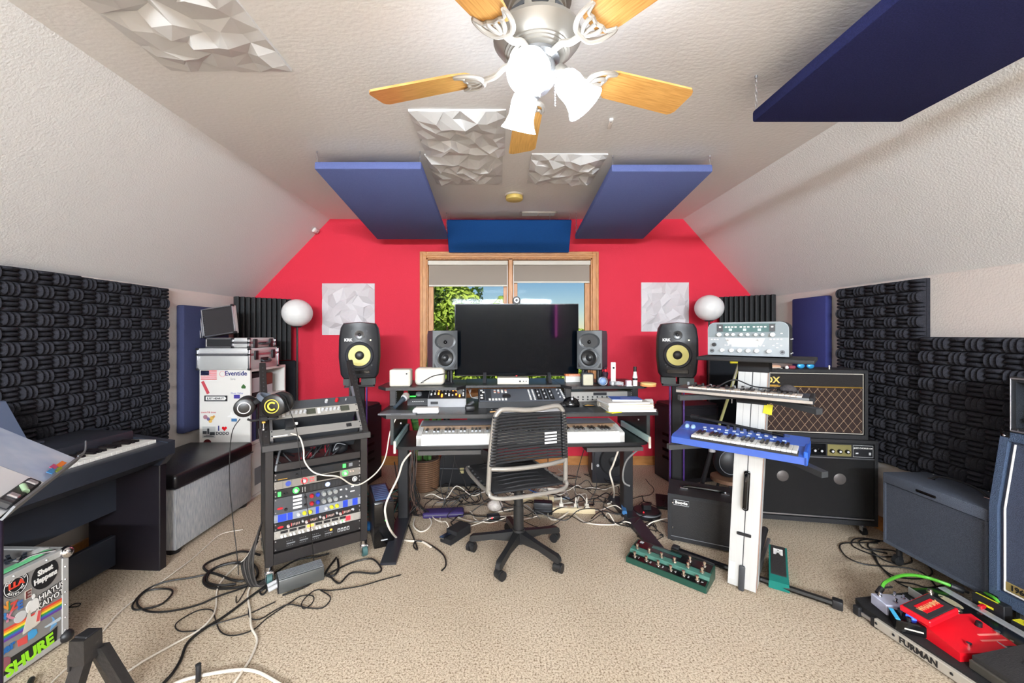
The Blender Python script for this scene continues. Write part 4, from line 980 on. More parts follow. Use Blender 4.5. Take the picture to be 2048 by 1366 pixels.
part('top_grille', xbox(-.05,.05,.03,.30,.285,.289,.002), mat('blue_grey_plastic',(82,110,150),.4), t)  # plain blue-grey grille plate
b = B()
for k in range(8): b.box(-.046,.046,.045+k*.031,.062+k*.031,.289,.2905)
part('grille_rib', b, mat('blue_grey_rib',(70,95,135),.4), t)
part('green_light', B().lathe([(0,0),(.006,0),(.006,.002),(0,.002)],(.01,-.012,.17),(0,-1,0),12), GRNL, t); part('orange_light', xbox(-.0,.008,-.014,-.012,.215,.235,.001), ORGL, t)
part('port', xbox(-.02,.02,-.0135,-.012,.045,.052), LGREY, t)
# ---------------------------------------------------------------- desk
DO = Vector((.145,2.48,0)); DR = math.atan2(.11,1.62); DZ = .848; SZ_ = .980
def DP(x, y, z=0): return DO + Matrix.Rotation(DR,3,'Z') @ Vector((x,y,z))
M_DESK = mat('desk_black', (38,38,40), .38, bump=.08, bs=200)
t = thing('studio_desk', 'wide black studio desk with raised shelves, keyboard tray and two T-shaped legs', 'desk', DO, DR)
part('desktop', B().prism([(-.90,.10,DZ-.024),(-.84,.0,DZ-.024),(-.50,-.01,DZ-.024),(.55,-.01,DZ-.024),(.88,.0,DZ-.024),(.92,.10,DZ-.024),(.90,.62,DZ-.024),(-.88,.62,DZ-.024)],(0,0,.024)), M_DESK, t)
part('shelf_left', B().prism([(-.97,.36,SZ_-.020),(-.90,.27,SZ_-.020),(-.42,.26,SZ_-.020),(-.36,.36,SZ_-.020),(-.36,.72,SZ_-.020),(-.94,.70,SZ_-.020)],(0,0,.020)), M_DESK, t)
part('shelf_right', B().prism([(.97,.34,SZ_-.020),(.90,.25,SZ_-.020),(.38,.25,SZ_-.020),(.33,.34,SZ_-.020),(.33,.72,SZ_-.020),(.94,.70,SZ_-.020)],(0,0,.020)), M_DESK, t)
part('shelf_centre', B().box(-.36,.33,.36,.78,SZ_-.020,SZ_,.003), M_DESK, t)
for x in (-.86,-.40,.37,.86):
    s_ = part('rack_support', xbox(x-.022,x+.022,.31,.62,DZ,SZ_-.020,.003), M_DESK, t)
    b = B(); sgn = 1 if x < 0 else -1
    for k in range(7): b.box(x+sgn*.022,x+sgn*.0235,.32,.326,DZ+.012+k*.015,DZ+.018+k*.015)
    part('rack_hole_strip', b, STEEL, s_)
for x in (-.80,.83):
    part('leg_column', xbox(x-.035,x+.035,.36,.44,.03,DZ-.15,.004), BLK, t)
    part('foot', B().prism([(x-.045,-.13,0.004),(x-.045,.66,0.004),(x-.045,.66,.035),(x-.045,.44,.05),(x-.045,.36,.05),(x-.045,-.13,.018)],(.09,0,0)), mat('foot_navy_black',(36,38,46),.4), t)
for x in (-.81,.83): part('side_panel', xbox(x-.012,x+.012,.03,.55,.655,DZ-.024,.003), mat('panel_green_black',(40,46,48),.35), t)
part('back_panel', xbox(-.35,.18,.50,.515,.56,DZ-.024), mat('back_panel_black',(40,42,44),.5), t)
part('keyboard_tray', B().prism([(-.79,.0,.640),(-.74,-.03,.640),(.76,-.03,.640),(.81,.0,.640),(.81,.38,.640),(-.79,.38,.640)],(0,0,.020)), M_DESK, t)
for x0,x1 in ((-.64,-.26),(.40,.76)): part('tray_lip', B().prism([(x0,-.05,.612),(x0,.20,.612),(x1+.0,.20,.612),(x1,-.05,.612)],(0,0,.024)), mat('lip_charcoal',(62,60,60),.4), t)
M_SL = mat('slide_steel', (200,228,226), .3, .3)
for s_,x in ((-1,-.775),(1,.795)):
    part('tray_slide', xbox(x-.008,x+.008,-.06,.40,.665,.705,.002), M_SL, t)
    part('slide_stop', xbox(x-.007,x+.007,-.070,-.058,.632,.705,.002), CREAM, t)
    for y in (.08,.30): part('panel_bolt', B().cyl((x+s_*.02-s_*.035,y,.78),(x+s_*.02-s_*.028,y,.78),.007,n=10), STEEL, t)
part('cable_tray', xbox(-.60,.62,.40,.48,.52,.53).box(-.60,.62,.40,.404,.53,.57), BLK, t)
for x in (-.62,.63): part('rear_socket_strip', xbox(x,x+.09,.20,.24,.575,.612,.004), CREAM, t)
# keyboard on the tray
t = thing('keyboard_controller', 'long white piano keyboard with walnut-topped key slot on the desk tray', 'keyboard', DP(0.0,.02,.660), DR)
KX0, KX1 = -.655, .655
part('case', B().prism([(KX0,-.03,.0),(KX0,-.03,.045),(KX0,-.015,.058),(KX0,.10,.058),(KX0,.10,.0)],(KX1-KX0,0,0)), WHT, t)
part('rear_deck', B().prism([(KX0+.01,.105,.0),(KX0+.01,.105,.088),(KX0+.01,.125,.092),(KX0+.01,.26,.092),(KX0+.01,.26,.0)],(KX1-KX0-.02,0,0)), mat('deck_silver',(176,176,186),.3,.4), t)
part('key_slip', xbox(KX0+.012,KX1-.012,.098,.112,.060,.090), mat('walnut_strip',(128,100,72),.4,c2=(98,72,50),vs_=10,stretch=(1,9,9)), t)
for x in (KX0,KX1-.03): part('end_block', B().prism([(x,-.03,0),(x,-.03,.06),(x,.10,.085),(x,.26,.092),(x,.26,0)],(.03,0,0)), WHT, t)
keys(t, KX0+.032, 52, (KX1-KX0-.064)/52, -.028, .098, .058, .068, 5)
# ---------------------------------------------------------------- screen and speakers
t = thing('flat_screen', 'large black flat screen standing on the desk shelf in front of the window', 'screen', (0,3.05,0))
TX0,TX1,TZ0,TZ1 = -.342,.614,1.020,1.580
part('screen_panel', xbox(TX0+.006,TX1-.006,-.0015,.0,TZ0+.012,TZ1-.006), mat('screen_black',(4,8,14),.05,spec=.09), t)
b = B(); b.box(TX0,TX1,-.004,.03,TZ0,TZ0+.012,.002); b.box(TX0,TX1,-.003,.03,TZ1-.006,TZ1,.002); b.box(TX0,TX0+.006,-.003,.03,TZ0,TZ1,.002); b.box(TX1-.006,TX1,-.003,.03,TZ0,TZ1,.002)
part('bezel', b, BLKG, t); part('back_shell', xbox(TX0+.01,TX1-.01,.0,.05,TZ0+.02,TZ1-.02,.01), BLK, t)
for x in (-.11,.385): part('foot', B().prism([(x-.012,-.10,SZ_+.001),(x-.012,.0,TZ0+.03),(x-.012,.02,TZ0+.03),(x-.012,.12,SZ_+.001)],(.024,0,0)), DGREY, t)
part('brand_plate', xbox(.13,.14,-.006,-.004,TZ0+.002,TZ0+.006), REDL, t)
t = thing('webcam', 'round black webcam clipped on top of the screen', 'webcam', (.135,3.04,1.583))
part('body', B().lathe([(0,0),(.028,0),(.032,.006),(.030,.03),(0,.034)],(0,.02,.022),(0,-1,0),24), BLK, t)
part('lens_ring', B().lathe([(.012,.0),(.018,.0),(.018,.003),(.012,.003),(.012,0)],(0,-.014,.022),(0,-1,0),20), STEEL, t); part('mount', xbox(-.028,.028,-.008,.035,-.004,.012,.004), BLK, t)
M_NEU = mat('anthracite_speaker', (76,79,82), .5)
def monitor(lab, px, D, rz, z0):
    P = W(px,700,D); t = thing('studio_monitor', lab, 'speaker', (P.x,P.y,z0), rz, 'small grey speakers beside the screen')
    w2, h = .092, .283
    part('cabinet', B().prism([(-w2,.0,0),(-w2,.0,h),(-w2,.16,h),(-w2,.20,h-.03),(-w2,.20,0)],(2*w2,0,0)), mat('speaker_side_grey',(72,70,82),.5), t)
    # front baffle with an elliptical waveguide and a round woofer
    part('front_baffle', B().prism([(-w2,-.022,.004),(-w2+.006,-.026,.0),(w2-.006,-.026,.0),(w2,-.022,.004),(w2,0,0),(-w2,0,0)],(0,0,h)), M_NEU, t)
    wg = part('waveguide', B().lathe([(1,.0),(.97,.004),(.82,.0),(.6,-.004),(.38,-.010),(.26,-.014),(.26,-.016)],n=32,M=Matrix.Translation((0,-.0285,.205))@Matrix.Rotation(PI/2,4,'X')@Matrix.Diagonal((.078,.060,1,1))@Matrix.Translation((0,0,.0))), mat('waveguide_grey',(60,63,66),.35), t)
    part('recess_disc', B().lathe([(0,0),(1,0),(1,.002),(0,.002)],n=32,M=Matrix.Translation((0,-.026,.205))@Matrix.Rotation(PI/2,4,'X')@Matrix.Diagonal((.072,.055,1,1))), mat('recess_dark',(42,44,47),.4), t)
    part('tweeter', B().sphere((0,-.028,.200),.014,14,10), BLKG, t)
    wf = part('woofer_ring', B().lathe([(.060,.0),(.066,.001),(.070,.006),(.074,.006),(.077,.0),(.060,0)],(0,-.026,.085),(0,-1,0),36), mat('ring_grey',(98,102,106),.35), t)
    part('cone', B().lathe([(.060,.005),(.052,.008),(.046,.004),(.026,-.002),(.022,.0),(.020,.006),(.012,.011),(0,.013)],(0,-.028,.085),(0,-1,0),32), mat('cone_black',(30,31,33),.35), wf)
    part('port_corner', B().prism([(-w2+.008,-.0268,.012),(-w2+.008,-.0268,.052),(-w2+.030,-.0268,.012)],(0,-.001,0)).prism([(w2-.008,-.0268,.012),(w2-.030,-.0268,.012),(w2-.008,-.0268,.052)],(0,-.001,0)), BLK, t)
    part('diamond_badge', B().box(-.009,.009,-.001,0,-.009,.009,M=Matrix.Translation((-.052,-.027,.172))@Matrix.Rotation(PI/4,4,'Y')), WHT, t)
    s = thing('speaker_stand', lab.split(' speaker')[0]+' speaker\'s low black post stand', 'stand', (P.x,P.y,SZ_), rz, 'low stands under the small speakers')
    s['label'] = ('low black four-post stand under the small speaker left of the screen' if px < 1000 else 'low black four-post stand under the small speaker right of the screen')
    part('base_ring', xbox(-.075,.075,.0,.14,.0,.008,.003), BLK, s); part('top_ring', xbox(-.075,.075,.0,.14,z0-SZ_-.010,z0-SZ_-.001,.003), BLK, s)
    for x in (-.055,.055):
        for y in (.02,.12): part('post', B().cyl((x,y,.006),(x,y,z0-SZ_-.008),.013,n=12), BLK, s)
    return t
monitor('small grey speaker left of the screen', 889, 2.90, math.radians(20), 1.087)
monitor('small grey speaker right of the screen', 1180, 2.93, math.radians(-25), 1.087)
M_KRK = mat('big_speaker_black', (38,39,43), .38, bump=.1, bs=300)
def krk(lab, px, D, rz, z0, sc=1.0, pole_lab=None):
    P = W(px,700,D); t = thing('large_studio_monitor', lab, 'speaker', (P.x,P.y,z0), rz, 'big speakers with yellow cones')
    h = .43*sc
    # barrel-sided cabinet: outline in xz swept in y with a rounded front
    def outline(g, y):
        o = []
        for (x, z) in ((-.118,0),(-.138,.03),(-.152,.16),(-.150,.30),(-.138,.385),(-.118,.420),(0,.432),(.118,.420),(.138,.385),(.150,.30),(.152,.16),(.138,.03),(.118,0)):
            o.append((x*g*sc, y, (z-.215)*(g*.2+.8)*sc+.215*sc))
        return o
    V = []; fs = []; ys = ((0.0,.86),(.012,.94),(.04,1.0),(.16,1.0),(.24,.93))
    for y, g in ys: V += outline(g, y)
    n = 13
    for k in range(len(ys)-1):
        for i in range(n): fs.append((k*n+i,k*n+(i+1)%n,(k+1)*n+(i+1)%n,(k+1)*n+i))
    fs.append(tuple(range(n))); fs.append(tuple((len(ys)-1)*n+i for i in range(n)))
    part('cabinet', B().mesh(V,fs), M_KRK, t, ang=50)
    part('surround', B().lathe([(.076*sc,.0),(.080*sc,.006),(.095*sc,.012),(.102*sc,.006),(.105*sc,0),(.076*sc,0)],(0,0,.175*sc),(0,-1,0),36), mat('surround_grey',(50,52,58),.4), t)
    c_ = part('yellow_cone', B().lathe([(.080*sc,.006),(.074*sc,.008),(.036*sc,-.0+.001),(0,.001)],(0,-.001,.175*sc),(0,-1,0),36), mat('yellow_kevlar',(222,212,130),.5,bump=.2,bs=300), t)
    part('dust_cap', B().sphere((0,-.002,.175*sc),.034*sc,20,12,sc=(1,.5,1)), BLK, c_)
    part('tweeter_plate', B().lathe([(.036*sc,0),(.036*sc,.003),(.020*sc,.003),(.012*sc,-.0+.002),(0,.002)],(0,-.001,.330*sc),(0,-1,0),28), BLKG, t)
    part('tweeter_dome', B().sphere((0,-.004,.330*sc),.012*sc,14,8,sc=(1,.6,1)), BLK, t)
    part('port_slot', B().box(-.075*sc,.075*sc,-.002,.0,.035*sc,.062*sc,.001), BLKG, t)
    part('port_lip', B().tube([(-.08*sc,-.002,.064*sc),(-.082*sc,-.002,.035*sc),(-.06*sc,-.002,.026*sc),(.06*sc,-.002,.026*sc),(.082*sc,-.002,.035*sc),(.08*sc,-.002,.064*sc)],.003), M_KRK, t)
    part('emblem', B().text('KRK',.030*sc,at(-.080*sc,-.003,.292*sc),bold=.001), WHT, t, flat=True)
    part('status_light', B().lathe([(0,0),(.005,0),(.005,.002),(0,.002)],(.080*sc,-.001,.292*sc),(0,-1,0),10), mat('warm_led',(255,250,190),.4,emit=1.5), t)
    b = B()
    for (x,z) in ((-.052,.362),(.052,.362),(-.085,.10),(.088,.10),(-.072,.085)): b.cyl((x*sc,-.002,z*sc),(x*sc,.001,z*sc),.006*sc,n=10)
    part('screw_hole', b, BLK, t)
    p_ = thing('speaker_pad', ('left' if px<1000 else 'right')+' dark rubber pad holding the big yellow-coned speaker', 'pad', (P.x,P.y,z0), rz, 'pads under the big speakers')
    for x0,x1 in ((-.115,-.012),(.012,.115)): part('foam_block', B().prism([(x0,-.01,-.048),(x0,-.01,.0),(x0,.20,-.006),(x0,.20,-.048)],(x1-x0,0,0)), mat('pad_grey',(66,70,68),.7), p_)
    part('base_strip', xbox(-.10,.10,.0,.18,-.056,-.048), BLK, p_)
    s = thing('speaker_stand', 'tall black column stand with violet edges under the '+('left' if px<1000 else 'right')+' big speaker', 'stand', (P.x,P.y,0), rz, 'column stands of the big speakers')
    part('top_plate', xbox(-.11,.11,-.01,.20,z0-.066,z0-.057,.002), BLK, s)
    part('column', xbox(-.035,.035,.06,.12,.02,z0-.066,.003), BLKM, s)
    for x in (-.055,.043): part('side_tube', xbox(x,x+.012,.05,.11,.02,z0-.066,.003), mat('violet_tube',(92,62,140),.3,.2), s)
    part('floor_plate', xbox(-.15,.15,-.03,.23,.0,.02,.004), BLK, s)
krk('big black speaker with yellow cone left of the desk', 719, 3.0, math.radians(16), 1.008)
krk('big black speaker with yellow cone right of the desk', 1355, 3.02, math.radians(-20), 1.012, .985)
# ---------------------------------------------------------------- things on the desk shelves
def deskthing(name, lab, cat, P, rz=DR, group=None): return thing(name, lab, cat, P, rz, group)
P = DP(-.815,.32,SZ_); q = deskthing('white_box_speaker','small white square box with a black button at the left end of the desk shelf','speaker',P)
part('body', xbox(-.072,.072,0,.12,0,.118,.012,3), CREAM, q); part('front_panel', xbox(-.064,.064,-.003,.0,.008,.102,.003), mat('grille_cream',(208,200,188),.6), q); part('button', B().cyl((.048,-.005,.090),(.048,0,.090),.006,n=10), BLK, q)
P = DP(-.615,.36,SZ_); q = deskthing('white_rounded_case','rounded white case with a thin black lead across its front on the desk shelf','case',P)
part('body', xbox(-.105,.105,0,.13,0,.125,.030,4), CREAM, q); part('lead', B().tube([(-.06,-.004,.02),(-.02,-.006,.045),(.03,-.006,.07),(.108,-.003,.085)],.0035,n=6), BLK, q); part('clasp', B().sphere((-.045,-.004,.03),.008,8,6), STEEL, q)
q = deskthing('audio_interface','flat cream audio interface box in front of the screen','interface',W(1026,757,2.90)*1, 0); q.location = (.103,2.88,SZ_)
part('case', xbox(-.115,.115,0,.12,0,.045,.004,2), CREAM, q)
for k,x in enumerate((.05,.075,.095)): part('knob', B().cyl((x,-.008,.022),(x,0,.022),.007 if k==0 else .004,n=10), DGREY, q)
part('red_light', B().cyl((-.0,-.003,.036),(0,0,.036),.003,n=8), REDL, q)
# right shelf bits
def onshelf(px, D): p = W(px,700,D); return Vector((p.x,p.y,SZ_))
q = deskthing('mini_speaker','small beige-fronted speaker box under the right small speaker','speaker',onshelf(1176,2.76),0)
part('case', xbox(-.042,.042,0,.05,0,.093,.010,3), DGREY, q); part('grille', xbox(-.034,.034,-.004,.0,.008,.085,.006,2), mat('grille_beige',(190,185,165),.7,bump=.4,bs=400), q)
q = deskthing('glass_ornament','clear blue-grey glass ball ornament on the right shelf','ornament',onshelf(1204,2.80))
part('ball', B().sphere((0,0,.032),.032,18,12), mat('blue_glass',(120,150,190),.1,coat=1), q); part('ring', B().tube([(.030*math.cos(a),.0-.024,.034+.030*math.sin(a)) for a in [k*PI/5 for k in range(10)]],.003,n=6,closed=True), STEEL, q)
q = deskthing('dark_figurine','small dark figurine behind the glass ball on the right shelf','figurine',onshelf(1210,2.88)+Vector((0,0,0)))
part('body', B().lathe([(0,0),(.022,0),(.018,.05),(.024,.08),(.010,.10),(.013,.12),(0,.135)],n=14), mat('dark_wine',(50,30,45),.4), q); part('bow', B().sphere((0,-.012,.10),.012,8,6), RED, q)
q = deskthing('upright_phone_dock','tall white dock with a round black button on the right shelf','dock',onshelf(1227,2.82))
part('back', xbox(-.018,.018,.0,.012,.02,.165,.005,2), WHT, q); part('button', B().cyl((0,-.003,.125),(0,0,.125),.008,n=12), BLK, q); part('foot', xbox(-.026,.030,-.03,.03,0,.03,.010,2), LGREY, q)
q = deskthing('spiral_cable','coiled grey charging lead at the foot of the white dock','cable',onshelf(1238,2.76))
part('coil', B().tube([(.028*math.cos(a*1.1),.028*math.sin(a*1.1),.008+.0016*a) for a in [k*.6 for k in range(26)]],.004,n=6,sub=2), LGREY, q)
q = deskthing('trophy_bottle','slim white bottle with a dark cap on the right shelf','bottle',onshelf(1270,2.80))
part('bottle', B().lathe([(0,0),(.016,0),(.017,.06),(.012,.085),(.011,.10),(0,.10)],n=16), WHT, q); part('cap', B().cyl((0,0,.10),(0,0,.135),.011,n=12), BLK, q); part('band', B().cyl((0,0,.04),(0,0,.055),.0175,n=16), BLK, q)
q = deskthing('crystal_cube','small clear glass block beside the white bottle','ornament',onshelf(1257,2.78))
part('block', xbox(-.018,.018,-.018,.018,0,.042,.005), mat('clear_pinkish',(220,195,205),.1,coat=1), q); part('base', xbox(-.021,.021,-.021,.021,0,.006), LGREY, q)
q = deskthing('cork_coaster_stack','short stack of round orange coasters at the right end of the shelf','coasters',onshelf(1296,2.78))
for k in range(2): part('coaster', B().lathe([(0,.0),(.052,.0),(.054,.006),(.052,.012),(0,.012)],(0.002*k,0,.0125*k),n=24), mat('coaster_orange%d'%k,((225,150,90),(235,190,120))[k],.6), q)
q = deskthing('orange_card_box','orange and white card box at the foot of the screen on the right shelf','box',onshelf(1146,3.0))
part('box', xbox(-.055,.055,0,.05,0,.045,.002), WHT, q); part('orange_lid', xbox(-.057,.057,-.002,.052,.045,.060,.002), mat('orange_card',(235,130,80),.5), q); part('lettering', B().text('PURE INDIGO',.013,at(.01,-.003,.053)), WHT, q, flat=True)
# ---------------------------------------------------------------- on the desktop
def ond(px, py): return F(px,py,DZ)
q = deskthing('monitor_controller','small black box with a big grey knob and green lights, far left of the desktop','controller',DP(-.69,.34,DZ),DR+.05)
part('case', B().prism([(-.075,0,0),(-.075,0,.045),(-.075,.10,.085),(-.075,.10,0)],(.15,0,0)), BLK, q)
b = B()
for k in range(6): b.box(-.04+.014*k,-.034+.014*k,-.0015,.0,.022,.028)
part('button_row', b, WHT, q); part('big_knob', B().lathe([(0,.0),(.022,0),(.020,.016),(0,.018)],(0,.05,.063),(0,-.37,.93),20), GREY, q); part('green_screen', B().box(-.06,-.02,.02,.05,.056,.060,M=Matrix.Rotation(.0,4,'X')), GRNL, q)
q = deskthing('analogue_mixer','black and silver mixer glowing with orange lights under the left shelf','mixer',DP(-.485,.25,DZ),DR)
part('case', B().prism([(-.13,0,0),(-.13,0,.055),(-.13,.16,.105),(-.13,.16,0)],(.26,0,0)), mat('mixer_silver',(150,150,152),.4,.3), q)
SL = Matrix.Translation((0,0,.055))@Matrix.Rotation(math.atan2(.05,.16),4,'X')
part('panel', B().box(-.125,.125,.008,.158,.0,.003,M=SL), BLKM, q)
rr = random.Random(5)
for k in range(10):
    x = -.11+.0245*k
    part('slider_cap', B().box(x-.005,x+.005,.02+rr.random()*.05,.034+rr.random()*.05,.003,.012,.001,M=SL), ORGL if k in (2,3,7,8) else WHT, q)
    part('knob', B().lathe([(0,0),(.006,0),(.005,.01),(0,.01)],(x,.12,.003),(0,0,1),10,M=SL), ORGL if k in (2,6,7) else LGREY, q)
part('name_badge', B().box(-.11,-.06,-.002,0,.020,.038,.0008), BLK, q)
q = deskthing('control_surface','wide grey mixing control surface sloping up in the centre of the desk','mixing console',DP(.035,.20,DZ),DR)
part('chassis', B().prism([(-.305,0,.0),(-.305,0,.040),(-.305,.20,.098),(-.305,.20,0)],(.61,0,0)), BLK, q)
SL = Matrix.Translation((0,0,.041))@Matrix.Rotation(math.atan2(.058,.20),4,'X')
part('panel', B().box(-.300,.300,.002,.205,.0,.003,M=SL), mat('console_grey',(92,96,104),.45), q)
for (a,b_) in ((-.295,-.262),(.10,.135),(.145,.18),(.19,.222)): part('dark_strip', B().box(a,b_,.02,.19,.003,.004,M=SL), BLKM, q)
part('dark_strip', B().box(-.255,-.215,.01,.195,.003,.004,M=SL), DGREY, q)
part('jog_wheel', B().lathe([(0,0),(.030,0),(.028,.010),(.012,.012),(0,.012)],(-.110,.075,.003),(0,0,1),24,M=SL), BLK, q)
for i in range(6):
    for j in range(2): part('white_key', B().box(-.235+.022*i,-.220+.022*i,.012+.016*j,.024+.016*j,.003,.007,.001,M=SL), WHT, q)
for (x,y) in ((-.285,.05),(-.285,.09),(-.272,.14),(-.285,.17)): part('white_key', B().box(x-.006,x+.012,y-.008,y+.010,.004,.008,.001,M=SL), WHT, q)
for i in range(4):
    for j in range(3): part('colour_key', B().box(-.195+.026*i,-.180+.026*i,.13+.02*j,.142+.02*j,.003,.007,.001,M=SL), (CREAM, mat('salmon_key',(200,130,110),.4), LGREY, WHT)[(i+j)%4], q)
for x in (.055,.083):
    for j in range(8): part('channel_button', B().box(x-.006,x+.006,.015+.022*j,.027+.022*j,.003,.007,.001,M=SL), WHT, q)
for k,x in enumerate((.118,.162,.206,.262)):
    for j in range(5): part('channel_knob', B().lathe([(0,0),(.006,0),(.005,.009),(0,.009)],(x,.05+.03*j,.004),(0,0,1),8,M=SL), LGREY if (j+k)%2 else DGREY, q)
for j in range(7): part('channel_button', B().box(.283,.295,.012+.026*j,.026+.026*j,.003,.007,.001,M=SL), WHT, q)
q = deskthing('white_cable_loop','loose white earphone lead looped on the desk between mixer and console','cable',ond(945,797)+Vector((0,0,.0)),0)
part('loop', B().tube([(-.04,.06,.09),(-.02,.02,.03),(.0,.0,.006),(.06,-.03,.004),(.11,-.045,.004)],.003,n=6).tube([(-.02,.03,.04),(.0,.06,.11),(.06,.07,.11),(.08,.06,.02)],.003,n=6).tube([(.0,.0,.006),(.05,.02,.01),(.10,.03,.004),(.02,-.02,.004)],.003,n=6), WHT, q)
q = deskthing('glasses_case','black gadget with a grey lens beside the white lead on the desk','gadget',ond(940,822),0.2)
part('body', xbox(-.03,.03,-.02,.03,0,.035,.010,2), BLK, q); part('hinge', B().cyl((-.02,.04,.02),(.03,.05,.05),.012,n=10), DGREY, q)
q = deskthing('grey_tablet','thin grey tablet lying at the left end of the desktop','tablet',DP(-.83,.0,DZ),DR-.03)
part('slab', B().prism([(-.06,.0,0),(.17,.0,0),(.19,.10,0),(-.03,.12,0)],(0,0,.010)), mat('slate_plastic',(88,90,96),.4), q); part('port', xbox(.02,.08,-.001,.0,.003,.006), BLK, q)
q = deskthing('white_cloth_pouch','soft white folded pouch beside the microphone on the desktop','pouch',DP(-.60,.055,DZ),DR)
part('body', xbox(-.085,.080,-.035,.04,0,.030,.012,3), mat('soft_white',(222,220,222),.8), q); part('flap', xbox(-.07,.076,-.030,.035,.028,.036,.004,2), WHT, q)
q = deskthing('handheld_microphone','handheld microphone with a pale grille lying on the grey tablet','microphone',ond(795,822)+Vector((0,.02,.012)),0)
part('body', B().lathe([(0,0),(.011,.0),(.013,.06),(.019,.105),(0,.105)],(-.015,-.035,.012),(.30,.65,.35),18), mat('mic_body',(80,92,104),.3,.5), q)
Pm = Vector((-.015,-.035,.012))+Vector((.30,.65,.35)).normalized()*.128
part('grille', B().sphere(Pm,.026,18,12), mat('mic_grille',(190,180,172),.4,.5,bump=.8,bs=500), q); part('collar', B().lathe([(.0,.100),(.021,.100),(.024,.108),(.021,.116),(0,.116)],(-.015,-.035,.012),(.30,.65,.35),18), LGREY, q)
q = deskthing('printed_sheet','white printed sheet and pen on the desktop behind the chair','paper',DP(-.02,.075,DZ),DR)
part('sheet', xbox(-.10,.30,-.05,.09,.003,.005), M_PAGE, q); part('red_marks', xbox(.02,.08,-.02,.02,.005,.0056).box(.12,.16,.03,.06,.005,.0056), mat('pink_print',(220,150,150),.6), q); part('pen', B().cyl((-.18,-.045,.006),(-.11,-.02,.006),.004,n=8), mat('pen_orange',(230,180,120),.5), q)
q = deskthing('dark_desk_mat','dark grey desk mat with worn print on the centre of the desktop','mat',DP(-.16,.09,DZ),DR)
part('mat', xbox(-.06,.62,-.085,.085,.0,.0025), mat('mat_print',(62,66,70),.7,c2=(36,38,42),vs_=18), q); part('mat_icon', xbox(-.04,-.02,-.05,-.03,.0025,.0032).box(-.03,-.02,.02,.04,.0025,.0032).box(.0,.02,.03,.036,.0025,.0032), LGREY, q)
q = deskthing('black_trackball','shiny black ergonomic mouse right of the console','mouse',ond(1143,815)+Vector((0,.03,.003)),DR)
part('body', B().sphere((0,.0,.012),.062,20,12,sc=(1,.85,.85)), BLKG, q); part('left_wing', B().sphere((-.05,-.005,.010),.035,14,8,sc=(1,1,.6)), BLK, q); part('wheel', B().cyl((-.006,-.03,.055),(.006,-.03,.055),.010,n=12), LGREY, q)
q = deskthing('flame_card','small card with a yellow and orange flame picture on the right of the mat','card',ond(1177,812)+Vector((0,0,.003)),.1)
part('card', xbox(-.035,.045,-.02,.03,0,.002), mat('card_black',(40,36,34),.6), q); part('flame', B().prism([(-.03,-.01,.002),(-.01,-.014,.002),(.035,-.012,.002),(.02,.008,.002),(.0,.020,.002),(-.015,.012,.002)],(0,0,.001)), mat('flame_orange',(240,150,60),.5,c2=(225,200,80),vs_=40), q)
q = deskthing('patch_box','one-space silver box with two rows of black sockets under the right shelf','rack unit',DP(.64,.40,DZ),DR)
part('case', xbox(-.24,.24,0,.15,0.0,.072,.002), mat('patch_silver',(170,166,160),.4,.4), q); part('dark_window', xbox(-.06,.04,-.003,.0,.045,.066), BLK, q)
for i in range(9):
    for z in (.016,.034):
        if i < 8: part('socket', B().cyl((-.21+.036*i,-.004,z),(-.21+.036*i,0,z),.006,n=8), BLK, q)
q = deskthing('rolled_poster','white rolled tube lying behind the papers on the right of the desk','tube',DP(.73,.20,DZ+.021),DR)
part('tube', B().cyl((-.17,0,0),(.21,.03,0),.018,n=16), WHT, q); part('end_cap', B().cyl((-.18,0,0),(-.13,.003,0),.021,n=16), CREAM, q); part('end_cap', B().cyl((.17,.026,0),(.215,.031,0),.023,n=16), WHT, q)
# stack of notebooks
zz = DZ; nb = []
for k,(w_,d,h,c,rz,dx,lab) in enumerate(((.31,.20,.016,(225,222,214),-.05,.0,'white pad at the bottom of the paper stack'),(.30,.19,.016,(222,200,150),-.02,-.01,'cream folder second in the paper stack'),(.30,.20,.014,(228,210,165),.03,-.015,'pale yellow folder third in the paper stack'),(.29,.19,.012,(214,208,200),.09,-.03,'grey white pad fourth in the paper stack'))):
    P = DP(.715+dx,.095,zz); q = thing('paper_pad', lab+' on the right of the desk', 'notepad', P, DR+rz, 'pads and folders stacked on the right of the desk')
    part('pages', xbox(-w_/2+.003,w_/2-.003,-d/2+.003,d/2-.003,.001,h-.001), M_PAGE, q); part('cover', xbox(-w_/2,w_/2,-d/2,d/2,h-.0015,h,.0005), mat('cover%d'%k,c,.7), q); part('cover', xbox(-w_/2,w_/2,-d/2,d/2,0,.0012), mat('cover%d'%k,c,.7), q)
    zz += h+.0005
q = thing('blue_notebook', 'blue notebook with a white label on top of the paper stack', 'notebook', DP(.70,.10,zz), DR-.12, None)
part('pages', xbox(-.095,.095,-.06,.06,.001,.012), M_PAGE, q); part('cover', xbox(-.098,.098,-.063,.063,.012,.0145,.0008), mat('notebook_blue',(36,84,170),.45), q); part('title_label', xbox(-.03,.035,-.012,-.002,.0145,.0150), LGREY, q)
q = thing('yellow_note', 'yellow sticky note tucked under the front corner of the paper stack', 'note', DP(.585,-.005,DZ+.001), DR+.4); part('note', xbox(-.04,.04,-.03,.03,0,.001), YEL, q); part('curl', xbox(-.04,.04,-.032,-.03,.0,.006), YEL, q)
